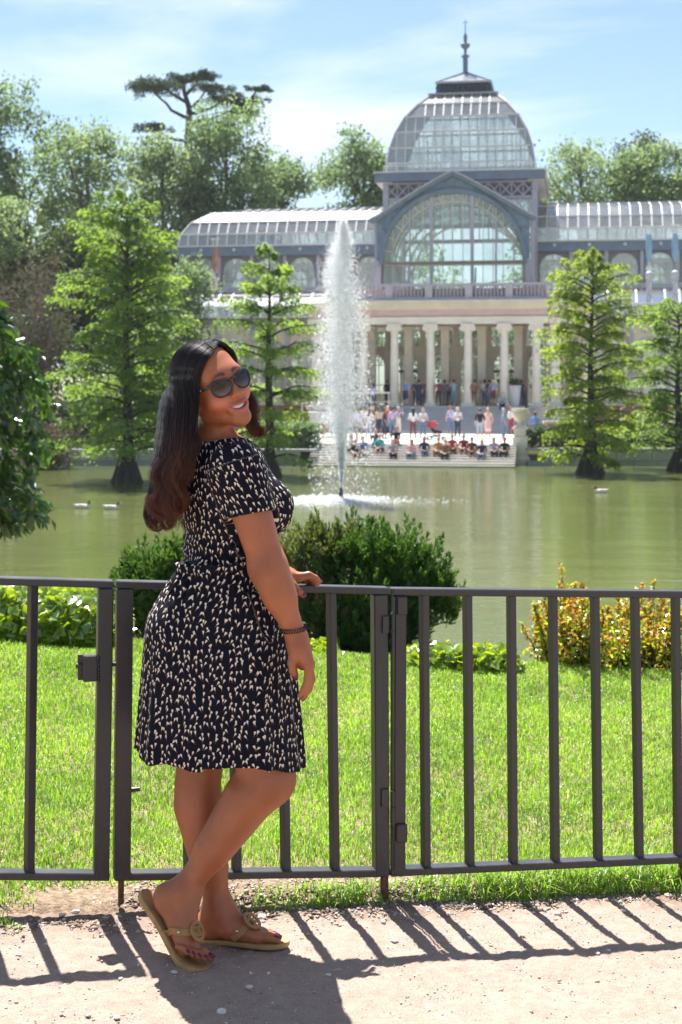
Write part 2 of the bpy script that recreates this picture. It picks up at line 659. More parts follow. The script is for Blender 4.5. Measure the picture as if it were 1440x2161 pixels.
# ================================================================ organic shapes: blended volumes turned into one skin
class Field:
    def __init__(self, lo, hi, h):
        self.h = h
        self.lo = np.array(lo, float)
        self.n = (np.ceil((np.array(hi, float) - self.lo) / h).astype(int) + 1)
        self.d = np.full(tuple(self.n), 1.0, dtype=np.float32)

    def box(self, lo, hi, pad):
        i0 = np.clip(np.floor((np.array(lo) - pad - self.lo) / self.h).astype(int), 0, self.n - 1)
        i1 = np.clip(np.ceil((np.array(hi) + pad - self.lo) / self.h).astype(int) + 1, 1, self.n)
        sl = tuple(slice(a, b) for a, b in zip(i0, i1))
        ax = [self.lo[k] + self.h * np.arange(i0[k], i1[k]) for k in range(3)]
        if min(len(a) for a in ax) == 0:
            return None, None
        G = np.stack(np.meshgrid(*ax, indexing='ij'), -1)
        return sl, G

    def put(self, f, lo, hi, k=0.0, op='add'):
        sl, G = self.box(lo, hi, k + 3 * self.h)
        if sl is None:
            return
        b = f(G).astype(np.float32)
        a = self.d[sl]
        if op == 'add':
            if k > 0:
                t = np.clip(0.5 + 0.5 * (b - a) / k, 0, 1)
                self.d[sl] = b + (a - b) * t - k * t * (1 - t)
            else:
                self.d[sl] = np.minimum(a, b)
        elif op == 'cut':
            if k > 0:
                t = np.clip(0.5 - 0.5 * (b + a) / k, 0, 1)
                self.d[sl] = a + (-b - a) * t + k * t * (1 - t)
            else:
                self.d[sl] = np.maximum(a, -b)

    # -- primitives
    def cone(self, a, b, ra, rb, k=0.01, op='add', inflate=0.0, squash=None):
        """tapered capsule; squash=(axis, factor) makes the section flatter along axis"""
        a, b = np.array(a, float), np.array(b, float)
        ra, rb = ra + inflate, rb + inflate
        ba = b - a
        L2 = max(ba @ ba, 1e-12)
        def f(G):
            t = np.clip((G - a) @ ba / L2, 0, 1)
            v = G - a - t[..., None] * ba
            if squash is not None:
                ax, fac = np.array(squash[0], float), squash[1]
                c = v @ ax
                v = v + (c * (1.0 / fac - 1.0))[..., None] * ax
                return (np.linalg.norm(v, axis=-1) - (ra + (rb - ra) * t)) * min(1.0, fac)
            return np.linalg.norm(v, axis=-1) - (ra + (rb - ra) * t)
        r = max(ra, rb)
        self.put(f, np.minimum(a, b) - r, np.maximum(a, b) + r, k, op)

    def chain(self, pts, rad, k=0.006, op='add', inflate=0.0):
        for i in range(len(pts) - 1):
            self.cone(pts[i], pts[i + 1], rad[i], rad[i + 1], k, op, inflate)

    def ell(self, c, r, M=None, k=0.01, op='add', inflate=0.0):
        """ellipsoid; M columns are its axes"""
        c = np.array(c, float)
        r = np.array(r, float) + inflate
        A = np.eye(3) if M is None else np.array(M, float)
        def f(G):
            q = (G - c) @ A
            k0 = np.linalg.norm(q / r, axis=-1)
            k1 = np.linalg.norm(q / (r * r), axis=-1)
            return np.where(k1 > 1e-9, k0 * (k0 - 1.0) / np.maximum(k1, 1e-9), -r.min())
        R_ = r.max()
        ext = np.sqrt(((A * r) ** 2).sum(1))
        self.put(f, c - ext, c + ext, k, op)

    def surface(self):
        return surface_nets(self.d, self.lo, self.h)


def surface_nets(d, lo, h):
    s = d < 0
    nx, ny, nz = d.shape
    cnt = np.zeros((nx - 1, ny - 1, nz - 1), dtype=np.int8)
    for i in (0, 1):
        for j in (0, 1):
            for k in (0, 1):
                cnt += s[i:nx - 1 + i, j:ny - 1 + j, k:nz - 1 + k]
    act = (cnt > 0) & (cnt < 8)
    ci = np.argwhere(act)
    idx = np.full(act.shape, -1, dtype=np.int32)
    idx[act] = np.arange(len(ci), dtype=np.int32)
    acc = np.zeros((len(ci), 3))
    num = np.zeros(len(ci))
    corners = [(i, j, k) for i in (0, 1) for j in (0, 1) for k in (0, 1)]
    for a in corners:
        for ax in range(3):
            if a[ax] == 1:
                continue
            b = list(a)
            b[ax] = 1
            da = d[ci[:, 0] + a[0], ci[:, 1] + a[1], ci[:, 2] + a[2]]
            db = d[ci[:, 0] + b[0], ci[:, 1] + b[1], ci[:, 2] + b[2]]
            m = (da < 0) != (db < 0)
            t = np.where(m, da / np.where(m, da - db, 1.0), 0.0)
            p = np.tile(np.array(a, float), (len(ci), 1))
            p[:, ax] += t
            acc[m] += p[m]
            num[m] += 1
    V = (ci + acc / num[:, None]) * h + lo
    F = []
    for ax in range(3):
        sl0 = [slice(None)] * 3
        sl1 = [slice(None)] * 3
        sl0[ax] = slice(0, -1)
        sl1[ax] = slice(1, None)
        ch = s[tuple(sl0)] != s[tuple(sl1)]
        e = np.argwhere(ch)
        o1, o2 = [(1, 2), (2, 0), (0, 1)][ax]
        ok = (e[:, o1] > 0) & (e[:, o2] > 0) & (e[:, o1] < d.shape[o1] - 1) & (e[:, o2] < d.shape[o2] - 1)
        e = e[ok]
        def cell(da, db):
            q = e.copy()
            q[:, o1] += da
            q[:, o2] += db
            return idx[q[:, 0], q[:, 1], q[:, 2]]
        quad = np.stack([cell(-1, -1), cell(0, -1), cell(0, 0), cell(-1, 0)], -1)
        ins = s[e[:, 0], e[:, 1], e[:, 2]]
        quad[~ins] = quad[~ins][:, ::-1]
        F.append(quad)
    F = np.concatenate(F, 0)
    return V, F
# ================================================================ the glass palace beyond the pond
PHI = R(9)
PO = Vector((7.31, 100.0, 0.28))
palace = empty('glass_palace', PO, -PHI)
tag(palace, 'glass and iron palace with square glass dome, vaulted wings and a columned portico', 'building')
_cu, _sv = math.cos(PHI), math.sin(PHI)


def BW(u, v, w=0.0):
    """palace coordinates (along the front, inward, above the portico floor) to the world"""
    return Vector((PO.x + u * _cu + v * _sv, PO.y - u * _sv + v * _cu, PO.z + w))


def UV(px, Y_guess=95.0, v=None):
    """along-front coordinate seen at column px for a given depth v"""
    # X = (px-720)/F * Y with X,Y linear in u
    k = (px - 720.0) / F_PX
    return (k * (PO.y + v * _cu) - PO.x - v * _sv) / (_cu + k * _sv)


M_cream = plain('cream_stone', (0.72, 0.65, 0.54), 0.8, var=0.15, scale=1.2, bmp=0.15, bscale=20)
M_pale = plain('pale_stone', (0.80, 0.74, 0.65), 0.8, var=0.15, scale=0.8, bmp=0.15, bscale=20)
M_pink = plain('pink_brick', (0.66, 0.47, 0.45), 0.85, var=0.15, scale=1.5, bmp=0.15, bscale=20)
M_blue = plain('blue_grey_iron', (0.19, 0.24, 0.33), 0.5, var=0.25, scale=1.5)
M_blue_l = plain('faded_blue_zinc', (0.20, 0.28, 0.38), 0.5, var=0.4, scale=2.5, col2=(0.13, 0.18, 0.28))
M_lilac = plain('lilac_grey_iron', (0.46, 0.44, 0.52), 0.55, var=0.15, scale=2)
M_dark = plain('dark_spandrel', (0.24, 0.22, 0.25), 0.7, var=0.2, scale=3)
M_bar = plain('pale_glazing_bar', (0.66, 0.62, 0.55), 0.55, var=0.15, scale=3)
M_roofbar = plain('zinc_bar', (0.72, 0.70, 0.69), 0.45, var=0.1, scale=3)
M_step = plain('grey_stone_step', (0.50, 0.51, 0.54), 0.8, var=0.15, scale=1.0, bmp=0.1, bscale=15)
M_terr = plain('pale_terrace', (0.60, 0.57, 0.53), 0.8, var=0.1, scale=0.6, bmp=0.1, bscale=15)
M_black = plain('dark_iron', (0.03, 0.032, 0.035), 0.5, var=0.2)


def glass_material(name, dust, dcol, rough, gl=1.0, tint=(0.90, 0.96, 0.95)):
    m, nt, out = new_mat(name)
    tr = N(nt, 'ShaderNodeBsdfTransparent'); tr.inputs['Color'].default_value = rgba(tint)
    df = N(nt, 'ShaderNodeBsdfDiffuse'); df.inputs['Color'].default_value = rgba(dcol)
    tl = N(nt, 'ShaderNodeBsdfTranslucent'); tl.inputs['Color'].default_value = rgba(dcol)
    md = N(nt, 'ShaderNodeMixShader'); md.inputs[0].default_value = 0.6
    nt.links.new(df.outputs[0], md.inputs[1]); nt.links.new(tl.outputs[0], md.inputs[2])
    oi = N(nt, 'ShaderNodeObjectInfo')
    nn = noise(nt, coords(nt), 0.9, 3, 0.6)
    dd = math_node(nt, 'MULTIPLY', math_node(nt, 'ADD', math_node(nt, 'MULTIPLY', oi.outputs['Random'], 0.7), math_node(nt, 'MULTIPLY', nn, 1.2)), dust, clamp=True)
    m1 = N(nt, 'ShaderNodeMixShader')
    nt.links.new(dd, m1.inputs[0]); nt.links.new(tr.outputs[0], m1.inputs[1]); nt.links.new(md.outputs[0], m1.inputs[2])
    gs = N(nt, 'ShaderNodeBsdfGlossy', Roughness=rough)
    fr = N(nt, 'ShaderNodeFresnel', IOR=1.5)
    ff = math_node(nt, 'MULTIPLY_ADD', fr.outputs[0], 1.0 * gl, 0.03, clamp=True)
    m2 = N(nt, 'ShaderNodeMixShader')
    nt.links.new(ff, m2.inputs[0]); nt.links.new(m1.outputs[0], m2.inputs[1]); nt.links.new(gs.outputs[0], m2.inputs[2])
    nt.links.new(m2.outputs[0], out.inputs['Surface'])
    return m


M_roofglass = glass_material('roof_glass', 0.36, (0.90, 0.94, 1.0), 0.16, 2.3)
M_glass = glass_material('wall_glass', 0.17, (0.70, 0.75, 0.74), 0.06)

PANES = [0]
PANE_MAX = 296
REST = MB()


def pane(parent, quad, mat=None, single=True, thick=0.012):
    """one sheet of glass; the far or tiny ones are gathered"""
    q = [Vector(p) for p in quad]
    n = (q[1] - q[0]).cross(q[-1] - q[0])
    if n.length < 1e-5:
        return
    n.normalize()
    if single and PANES[0] < PANE_MAX:
        PANES[0] += 1
        mb = MB(); mb.prism(q, n * thick)
        mb.build('pane', mat or M_roofglass, parent, fix=True)
    else:
        REST.prism(q, n * thick)


def arch_wall(mb, u0, u1, wb, wt, uc, half, spring, v, th, n=10, mi=0):
    """a wall with one round-arched opening"""
    if uc - half - u0 > 1e-3:
        mb.box(((u0 + uc - half) / 2, v + th / 2, (wb + wt) / 2), (uc - half - u0, th, wt - wb), mi=mi)
    if u1 - uc - half > 1e-3:
        mb.box(((u1 + uc + half) / 2, v + th / 2, (wb + wt) / 2), (u1 - uc - half, th, wt - wb), mi=mi)
    for i in range(n):
        a0, a1 = math.pi * i / n, math.pi * (i + 1) / n
        x0, z0 = uc + half * math.cos(a0), spring + half * math.sin(a0)
        x1, z1 = uc + half * math.cos(a1), spring + half * math.sin(a1)
        mb.prism([(x0, v, z0), (x0, v, wt), (x1, v, wt), (x1, v, z1)], (0, th, 0), mi=mi)


def arch_bars(mb, uc, half, wb, spring, v, cols, w=0.05, arcs=True):
    for i in range(1, cols):
        u = uc - half + 2 * half * i / cols
        zt = spring + math.sqrt(max(0, half ** 2 - (u - uc) ** 2))
        mb.beam((u, v, wb), (u, v, zt), w, w, up=(0, 1, 0))
    mb.beam((uc - half, v, spring), (uc + half, v, spring), w, w)
    mb.beam((uc - half, v, (wb + spring) / 2), (uc + half, v, (wb + spring) / 2), w, w)
    if arcs:
        for rr in (0.55,):
            pts = [(uc + half * rr * math.cos(t), v, spring + half * rr * math.sin(t)) for t in np.linspace(0, math.pi, 9)]
            for a, b in zip(pts[:-1], pts[1:]):
                mb.beam(a, b, w, w, up=(0, 1, 0))


# ---------------- plinth, floor
mb = MB()
mb.box((0, 9.0, -0.86), (19.4, 19.5, 1.70))
mb.build('plinth', M_pale, palace)
M_red = plain('reddish_plinth', (0.46, 0.25, 0.21), 0.85, var=0.2, scale=1.2)
for sg in (-1, 1):
    mb = MB(); mb.box((sg * 16.2, 12.9, -0.72), (13.0, 13.4, 1.98)); mb.build('wing_plinth', M_red, palace)
mb = MB(); mb.box((0, 3.2, 0.015), (19.6, 8.4, 0.05)); mb.build('portico_floor', M_terr, palace)

# ---------------- columns
def column(u, v):
    c = empty('column', (u, v, 0.04), 0, palace)
    mb = MB()
    mb.box((0, 0, 0.09), (0.80, 0.80, 0.18))
    mb.lathe([(0.39, 0.18), (0.41, 0.25), (0.37, 0.33), (0.34, 0.36), (0.36, 0.42), (0.33, 0.47)], 20)
    mb.build('base', M_pale, c, True)
    mb = MB()
    prof = [(0.305 - 0.055 * (t ** 1.7), 0.47 + 4.45 * t) for t in np.linspace(0, 1, 8)]
    n = 20
    mb.lathe(prof, 20)
    mb.build('shaft', M_pale, c, True)
    mb = MB()
    mb.lathe([(0.25, 4.92), (0.29, 4.97), (0.27, 5.02), (0.34, 5.12), (0.36, 5.22)], 20)
    mb.box((0, 0, 5.47), (0.92, 0.82, 0.16))
    for s in (-1, 1):
        mb.tube([(s * 0.36, -0.42, 5.24), (s * 0.36, 0.42, 5.24)], 0.175, 14)
    mb.box((0, 0, 5.30), (0.80, 0.74, 0.18))
    mb.build('capital', M_pale, c, True)
    return c


for u in (-3.72, -1.25, 1.28, 3.72):
    column(u, 0)
for u in (-5.85, 5.85):
    column(u, 0.15)

# square piers behind, and the antae
for u in (-5.9, -3.3, -0.75, 1.8, 4.3):
    mb = MB()
    mb.box((u + 0.25, 2.7, 2.83), (0.56, 0.56, 5.5)); mb.box((u + 0.25, 2.7, 5.42), (0.74, 0.74, 0.2)); mb.box((u + 0.25, 2.7, 0.2), (0.72, 0.72, 0.3))
    mb.build('pier', M_cream, palace)
for sg in (-1, 1):
    mb = MB()
    mb.box((sg * 8.15, 3.1, 2.8), (2.7, 5.0, 5.55))
    mb.build('side_wall', M_pink, palace)
    for du in (-1.0, 1.15):
        mb = MB()
        mb.box((sg * 8.15 + du, 0.50, 2.82), (0.62, 0.30, 5.5)); mb.box((sg * 8.15 + du, 0.46, 5.40), (0.8, 0.42, 0.28)); mb.box((sg * 8.15 + du, 0.46, 0.22), (0.78, 0.42, 0.36))
        mb.build('pilaster', M_pale, palace)
    mb = MB(); mb.box((sg * 8.2, 0.57, 3.0), (1.05, 0.12, 3.6))
    wi = mb.build('window', M_glass, palace)
    mb = MB()
    for k in (-1, 0, 1):
        mb.beam((sg * 8.2 + k * 0.5, 0.49, 1.2), (sg * 8.2 + k * 0.5, 0.49, 4.8), 0.05, 0.05, up=(0, 1, 0))
    for k in range(5):
        mb.beam((sg * 8.2 - 0.52, 0.47, 1.2 + 0.9 * k), (sg * 8.2 + 0.52, 0.47, 1.2 + 0.9 * k), 0.05, 0.05)
    mb.build('window_frame', M_bar, wi)

# glazed screen at the back of the portico
mb = MB(); fr = MB()
for k in range(6):
    uc = -5.95 + 2.38 * k
    arch_wall(mb, uc - 1.19, uc + 1.19, 0.05, 4.25, uc, 0.82, 2.9, 5.6, 0.18)
    arch_bars(fr, uc, 0.82, 0.05, 2.9, 5.66, 4, 0.06)
    mb.box((uc - 1.10, 5.66, 4.93), (0.20, 0.16, 1.36)); mb.box((uc + 1.10, 5.66, 4.93), (0.20, 0.16, 1.36))
    for j in range(1, 6):
        fr.beam((uc - 1.0 + j * 0.333, 5.68, 4.25), (uc - 1.0 + j * 0.333, 5.68, 5.5), 0.045, 0.045, up=(0, 1, 0))
    fr.beam((uc - 1.0, 5.68, 4.85), (uc + 1.0, 5.68, 4.85), 0.06, 0.06)
scr = mb.build('portico_screen', M_cream, palace)
fr.build('glazing_bars', M_bar, scr)
for k in range(6):
    uc = -5.95 + 2.38 * k
    mb = MB(); mb.box((uc, 5.72, 2.75), (1.9, 0.02, 5.3)); mb.build('pane', M_glass, scr)
# dark doors standing in two of the bays
for k, hh in ((1, 3.1), (4, 2.4)):
    uc = -5.95 + 2.38 * k
    mb = MB()
    mb.box((uc, 5.35, 2.45), (1.7, 0.12, 0.16)); mb.box((uc, 5.34, 1.25), (0.26, 0.12, 2.3)); mb.box((uc, 5.36, hh), (0.22, 0.12, 0.9))
    mb.build('door_frame', M_black, scr)
mb = MB(); mb.box((0, 5.0, 5.75), (14.0, 1.4, 0.24)); mb.build('portico_lintel', M_cream, palace)

# ---------------- entablature and balustrade
mb = MB()
mb.box((0, 0.05, 5.78), (13.2, 0.66, 0.40)); mb.box((0, 0.05, 6.02), (13.3, 0.72, 0.08))
mb.box((0, 2.9, 5.84), (13.0, 5.0, 0.36))
for sg in (-1, 1):
    mb.box((sg * 8.2, 0.9, 5.78), (3.1, 1.5, 0.40))
mb.build('architrave', M_pale, palace)
mb = MB(); mb.box((0, 0.1, 6.31), (13.1, 0.6, 0.50))
for sg in (-1, 1):
    mb.box((sg * 8.2, 0.95, 6.25), (3.0, 1.4, 0.55))
mb.build('frieze', M_pink, palace)
mb = MB()
for (w, h, d) in ((6.62, 0.12, 0.85), (6.75, 0.14, 1.1), (6.90, 0.16, 1.35), (7.08, 0.20, 1.6)):
    mb.box((0, 0.1, w), (13.0 + d * 0.5, d, h))
    for sg in (-1, 1):
        mb.box((sg * 8.45, 0.95, w - 0.1), (3.0 + d * 0.35, d + 0.7, h * 0.99))
mb.build('cornice', M_cream, palace)
mb = MB(); mb.box((0, 3.3, 7.06), (16.6, 5.4, 0.16)); mb.build('terrace_slab', M_pale, palace)
mb = MB()
mb.box((0, -0.25, 7.30), (13.9, 0.36, 0.20)); mb.box((0, -0.25, 8.24), (13.9, 0.34, 0.16))
for k in range(6):
    u = -6.75 + 2.7 * k
    mb.box((u, -0.25, 7.78), (0.50, 0.38, 0.90))
for sg in (-1, 1):
    mb.box((sg * 6.83, 1.4, 7.30), (0.36, 2.9, 0.20)); mb.box((sg * 6.83, 1.4, 8.24), (0.34, 2.9, 0.16))
bal = mb.build('balustrade', M_lilac, palace)
mb = MB()
prof = [(0.05, 7.40), (0.085, 7.55), (0.075, 7.68), (0.04, 7.92), (0.06, 8.05), (0.05, 8.16)]
for i in range(56):
    u = -6.75 + 13.5 * i / 55
    if min(abs(u - (-6.75 + 2.7 * k)) for k in range(6)) < 0.3: continue
    mb.lathe(prof, 6, (u, -0.25, 0))
for sg in (-1, 1):
    for i in range(10):
        mb.lathe(prof, 6, (sg * 6.83, 0.2 + 0.28 * i, 0))
tag(mb.build('baluster', M_lilac, bal, True), kind='stuff')
mb = MB(); mb.box((0, 0.35, 7.6), (13.4, 0.3, 0.8)); mb.build('parapet_back', M_pink, palace)

# ---------------- front gable with the great arch
GV, GW, GR = 3.0, 9.95, 4.95
mb = MB()
n = 36
for i in range(n):
    u0, u1 = -5.32 + 10.64 * i / n, -5.32 + 10.64 * (i + 1) / n
    def aw(u): return GW + math.sqrt(max(0.0, (GR + 0.12) ** 2 - u * u)) if abs(u) < GR + 0.12 else GW - 0.1
    def rw(u): return 16.0 - 3.05 * (abs(u) / 5.32) ** 1.12
    mb.prism([(u0, GV, aw(u0)), (u0, GV, rw(u0)), (u1, GV, rw(u1)), (u1, GV, aw(u1))], (0, 0.3, 0))
gab = mb.build('gable', M_blue_l, palace)
mb = MB()
A0 = [(GR - 0.05) for _ in range(41)]
ring = []
for t in np.linspace(-0.02, math.pi + 0.02, 41):
    ring.append(t)
for t0, t1 in zip(ring[:-1], ring[1:]):
    a = [(GR + 0.22) * math.cos(t0), (GR + 0.22) * math.sin(t0)]; b = [(GR - 0.08) * math.cos(t0), (GR - 0.08) * math.sin(t0)]
    c = [(GR - 0.08) * math.cos(t1), (GR - 0.08) * math.sin(t1)]; d = [(GR + 0.22) * math.cos(t1), (GR + 0.22) * math.sin(t1)]
    mb.prism([(p[0], GV - 0.18, GW + p[1]) for p in (a, b, c, d)], (0, 0.5, 0))
mb.build('arch_ring', M_blue, gab)
mb = MB(); tp = MB()
us = np.linspace(-5.75, 5.75, 25)
rake = lambda u: 16.06 - 3.05 * (min(abs(u), 5.6) / 5.32) ** 1.12
for a, b in zip(us[:-1], us[1:]):
    mb.beam((a, GV - 0.1, rake(a) + 0.08), (b, GV - 0.1, rake(b) + 0.08), 0.75, 0.24)
    tp.beam((a, GV - 0.15, rake(a) + 0.25), (b, GV - 0.15, rake(b) + 0.25), 0.95, 0.09)
mb.build('raking_cornice', M_blue, gab)
tp.build('raking_flashing', M_lilac, gab)
mb = MB()
mb.lathe([(0.01, -0.05), (0.26, -0.04), (0.32, 0.0), (0.2, 0.05), (0.01, 0.06)], 14, (0, GV - 0.06, 15.05), M=Matrix.Rotation(R(90), 3, 'X'))
for sg in (-1, 1):
    mb.lathe([(0.01, -0.05), (0.13, -0.04), (0.16, 0.0), (0.1, 0.05), (0.01, 0.06)], 12, (sg * 4.85, GV - 0.05, 12.3), M=Matrix.Rotation(R(90), 3, 'X'))
mb.build('rosette', M_dark, gab, True)
for sg in (-1, 1):
    mb = MB(); mb.box((sg * 5.2, GV + 0.1, 8.7), (0.34, 0.45, 2.9)); mb.build('gable_post', M_lilac, gab)
    mb = MB(); mb.box((sg * 5.45, GV + 2.9, 10.2), (0.2, 5.0, 6.0)); mb.build('return_wall', M_lilac, gab)
# bars and panes of the great window
mb = MB()
cols = 14
uu = [-4.9 + 9.8 * i / cols for i in range(cols + 1)]
wtop = lambda u, r=4.88: GW + math.sqrt(max(0, r * r - u * u))
for u in uu[1:-1]:
    mb.beam((u, GV + 0.12, 7.3), (u, GV + 0.12, wtop(u)), 0.05, 0.07, up=(0, 1, 0))
for w in (8.4, 9.95):
    mb.beam((-4.95, GV + 0.1, w), (4.95, GV + 0.1, w), 0.10, 0.10)
for rr in (4.30,):
    pts = [(rr * math.cos(t), GV + 0.12, GW + rr * math.sin(t)) for t in np.linspace(0, math.pi, 25)]
    for a, b in zip(pts[:-1], pts[1:]): mb.beam(a, b, 0.07, 0.07, up=(0, 1, 0))
for t in np.linspace(0, math.pi, 17):
    mb.beam((4.3 * math.cos(t), GV + 0.1, GW + 4.3 * math.sin(t)), (4.9 * math.cos(t), GV + 0.1, GW + 4.9 * math.sin(t)), 0.07, 0.07, up=(0, 1, 0))
mb.build('glazing_bars', M_bar, gab)
mb = MB()
for u in (-1.5, 1.35, -3.0, 3.0):
    w_ = 0.22 if abs(u) < 2 else 0.12
    mb.beam((u, GV + 0.05, 7.3), (u, GV + 0.05, wtop(u)), w_, 0.2, up=(0, 1, 0))
mb.build('mullion', M_lilac, gab)
rust = plain('rusty_transom', (0.34, 0.22, 0.16), 0.7, var=0.4, scale=5)
mb = MB(); mb.beam((-5.0, GV + 0.0, 9.98), (5.0, GV + 0.0, 9.98), 0.16, 0.12); mb.build('transom', rust, gab)
for i in range(cols):
    a, b = uu[i] + 0.03, uu[i + 1] - 0.03
    pane(gab, [(a, GV + 0.18, 7.4), (b, GV + 0.18, 7.4), (b, GV + 0.18, 8.36), (a, GV + 0.18, 8.36)], M_glass)
    pane(gab, [(a, GV + 0.18, 8.44), (b, GV + 0.18, 8.44), (b, GV + 0.18, 9.9), (a, GV + 0.18, 9.9)], M_glass)
    za, zb = wtop(a), wtop(b)
    if max(za, zb) - GW > 0.5:
        pane(gab, [(a, GV + 0.18, 10.0), (b, GV + 0.18, 10.0), (b, GV + 0.18, max(zb, 10.02)), (a, GV + 0.18, max(za, 10.02))], M_glass)

# ribs of the vault behind the window, seen through it
mb = MB()
for v in (4.6, 6.2, 7.8, 9.4, 13.0, 17.0, 20.4):
    r_ = 4.85 if v < 12 else 4.7
    pts = [(r_ * math.cos(t), v, GW + r_ * math.sin(t)) for t in np.linspace(0, math.pi, 19)]
    for a, b in zip(pts[:-1], pts[1:]): mb.beam(a, b, 0.14, 0.20, up=(0, 1, 0))
    for sg in (-1, 1):
        mb.beam((sg * r_, v, 0.1), (sg * r_, v, GW), 0.2, 0.2, up=(0, 1, 0))
for t in np.linspace(0.25, math.pi - 0.25, 9):
    mb.beam((4.9 * math.cos(t), 3.4, GW + 4.9 * math.sin(t)), (4.9 * math.cos(t), 9.4, GW + 4.9 * math.sin(t)), 0.07, 0.07)
    mb.beam((4.9 * math.cos(t), 20.8, GW + 4.9 * math.sin(t)), (4.9 * math.cos(t), 26.0, GW + 4.9 * math.sin(t)), 0.07, 0.07)
mb.build('vault_rib', M_bar, palace)
# glass of the front vault
for i in range(10):
    t0, t1 = math.pi * i / 10, math.pi * (i + 1) / 10
    REST.prism([(5.05 * math.cos(t0), 3.3, GW + 5.05 * math.sin(t0)), (5.05 * math.cos(t1), 3.3, GW + 5.05 * math.sin(t1)), (5.05 * math.cos(t1), 9.5, GW + 5.05 * math.sin(t1)), (5.05 * math.cos(t0), 9.5, GW + 5.05 * math.sin(t0))], (0, 0, 0.01))

# ---------------- tower under the dome
TV0, TV1, TU = 9.4, 20.6, 5.5
mb = MB()
for (u, v) in ((-TU, TV0), (TU, TV0), (-TU, TV1), (TU, TV1)):
    mb.box((u, v, 12.6), (0.42, 0.42, 8.0))
for w, h in ((13.2, 0.3), (15.3, 0.18), (16.45, 0.16)):
    for v in (TV0, TV1): mb.box((0, v, w), (2 * TU, 0.28, h))
    for u in (-TU, TU): mb.box((u, (TV0 + TV1) / 2, w), (0.28, TV1 - TV0, h))
mb.build('tower_frame', M_lilac, palace)
mb = MB()
k = 13
for i in range(k):
    a, b = -TU + 2 * TU * i / k, -TU + 2 * TU * (i + 1) / k
    for v in (TV0 - 0.02, TV1):
        mb.beam((a, v, 15.4), (b, v, 16.38), 0.10, 0.10, up=(0, 1, 0)); mb.beam((a, v + 0.003, 16.38), (b, v + 0.003, 15.4), 0.10, 0.10, up=(0, 1, 0)); mb.beam((a, v, 15.4), (a, v, 16.38), 0.08, 0.08, up=(0, 1, 0))
    va, vb = TV0 + (TV1 - TV0) * i / k, TV0 + (TV1 - TV0) * (i + 1) / k
    mb.beam((TU, va, 15.4), (TU, vb, 16.38), 0.10, 0.10, up=(1, 0, 0)); mb.beam((TU, va, 16.38), (TU, vb, 15.4), 0.10, 0.10, up=(1, 0, 0))
mb.build('lattice_frieze', M_lilac, palace)
mb = MB(); mb.box((0, TV0 + 0.22, 15.9), (2 * TU - 0.4, 0.06, 1.0)); mb.box((TU - 0.22, 15.0, 15.9), (0.06, 10.8, 1.0)); mb.build('frieze_backing', plain('mauve_panel', (0.26, 0.22, 0.26), 0.7, var=0.2, scale=2), palace)
mb = MB()
for i in range(15):
    u = -TU + 0.35 + (2 * TU - 0.7) * i / 14
    mb.beam((u, TV0, 13.3), (u, TV0, 15.25), 0.09, 0.09, up=(0, 1, 0)); mb.beam((u, TV1, 13.3), (u, TV1, 15.25), 0.09, 0.09, up=(0, 1, 0))
mb.build('tower_glazing_bars', M_bar, palace)
REST.box((0, TV0 + 0.1, 14.3), (2 * TU - 0.4, 0.02, 1.9))
REST.box((TU - 0.1, 15.0, 14.3), (0.02, 10.8, 1.9))
mb = MB()
mb.box((0, TV0 - 0.35, 16.86), (2 * TU + 1.5, 0.75, 0.62)); mb.box((0, TV1 + 0.35, 16.86), (2 * TU + 1.5, 0.75, 0.62))
for u in (-TU - 0.38, TU + 0.38): mb.box((u, 15.0, 16.863), (0.74, TV1 - TV0 + 0.02, 0.615))
mb.build('tower_cornice', M_blue, palace)
mb = MB()
for v in (TV0 - 0.38, TV1 + 0.38): mb.box((0, v, 17.23), (2 * TU + 1.7, 0.86, 0.10))
for u in (-TU - 0.40, TU + 0.40): mb.box((u, 15.0, 17.232), (0.88, TV1 - TV0 - 0.1, 0.095))
for s_ in (-1, 1):
    mb.box((s_ * (TU + 0.1), 15.0, 16.50), (1.2, 12.2, 0.05))
mb.build('cornice_flashing', M_roofbar, palace)
mb = MB()
for u in (-2.9, 2.9):
    mb.box((u, TV0 - 0.75, 16.88), (0.32, 0.06, 0.32))
for u in (-5.4, 0.9):
    mb.box((u, TV0 - 0.75, 16.88), (0.16, 0.06, 0.16))
mb.build('cornice_boss', M_dark, palace)
# walkway rail at the foot of the dome
mb = MB()
for w in (17.75,):
    mb.beam((-5.6, TV0 - 0.3, w), (5.6, TV0 - 0.3, w), 0.06, 0.06); mb.beam((5.6, TV0 - 0.3, w), (5.6, TV1, w), 0.06, 0.06)
for i in range(12):
    mb.beam((-5.6 + i * 11.2 / 11, TV0 - 0.3, 17.28), (-5.6 + i * 11.2 / 11, TV0 - 0.3, 17.75), 0.05, 0.05, up=(0, 1, 0))
mb.build('roof_rail', M_roofbar, palace)

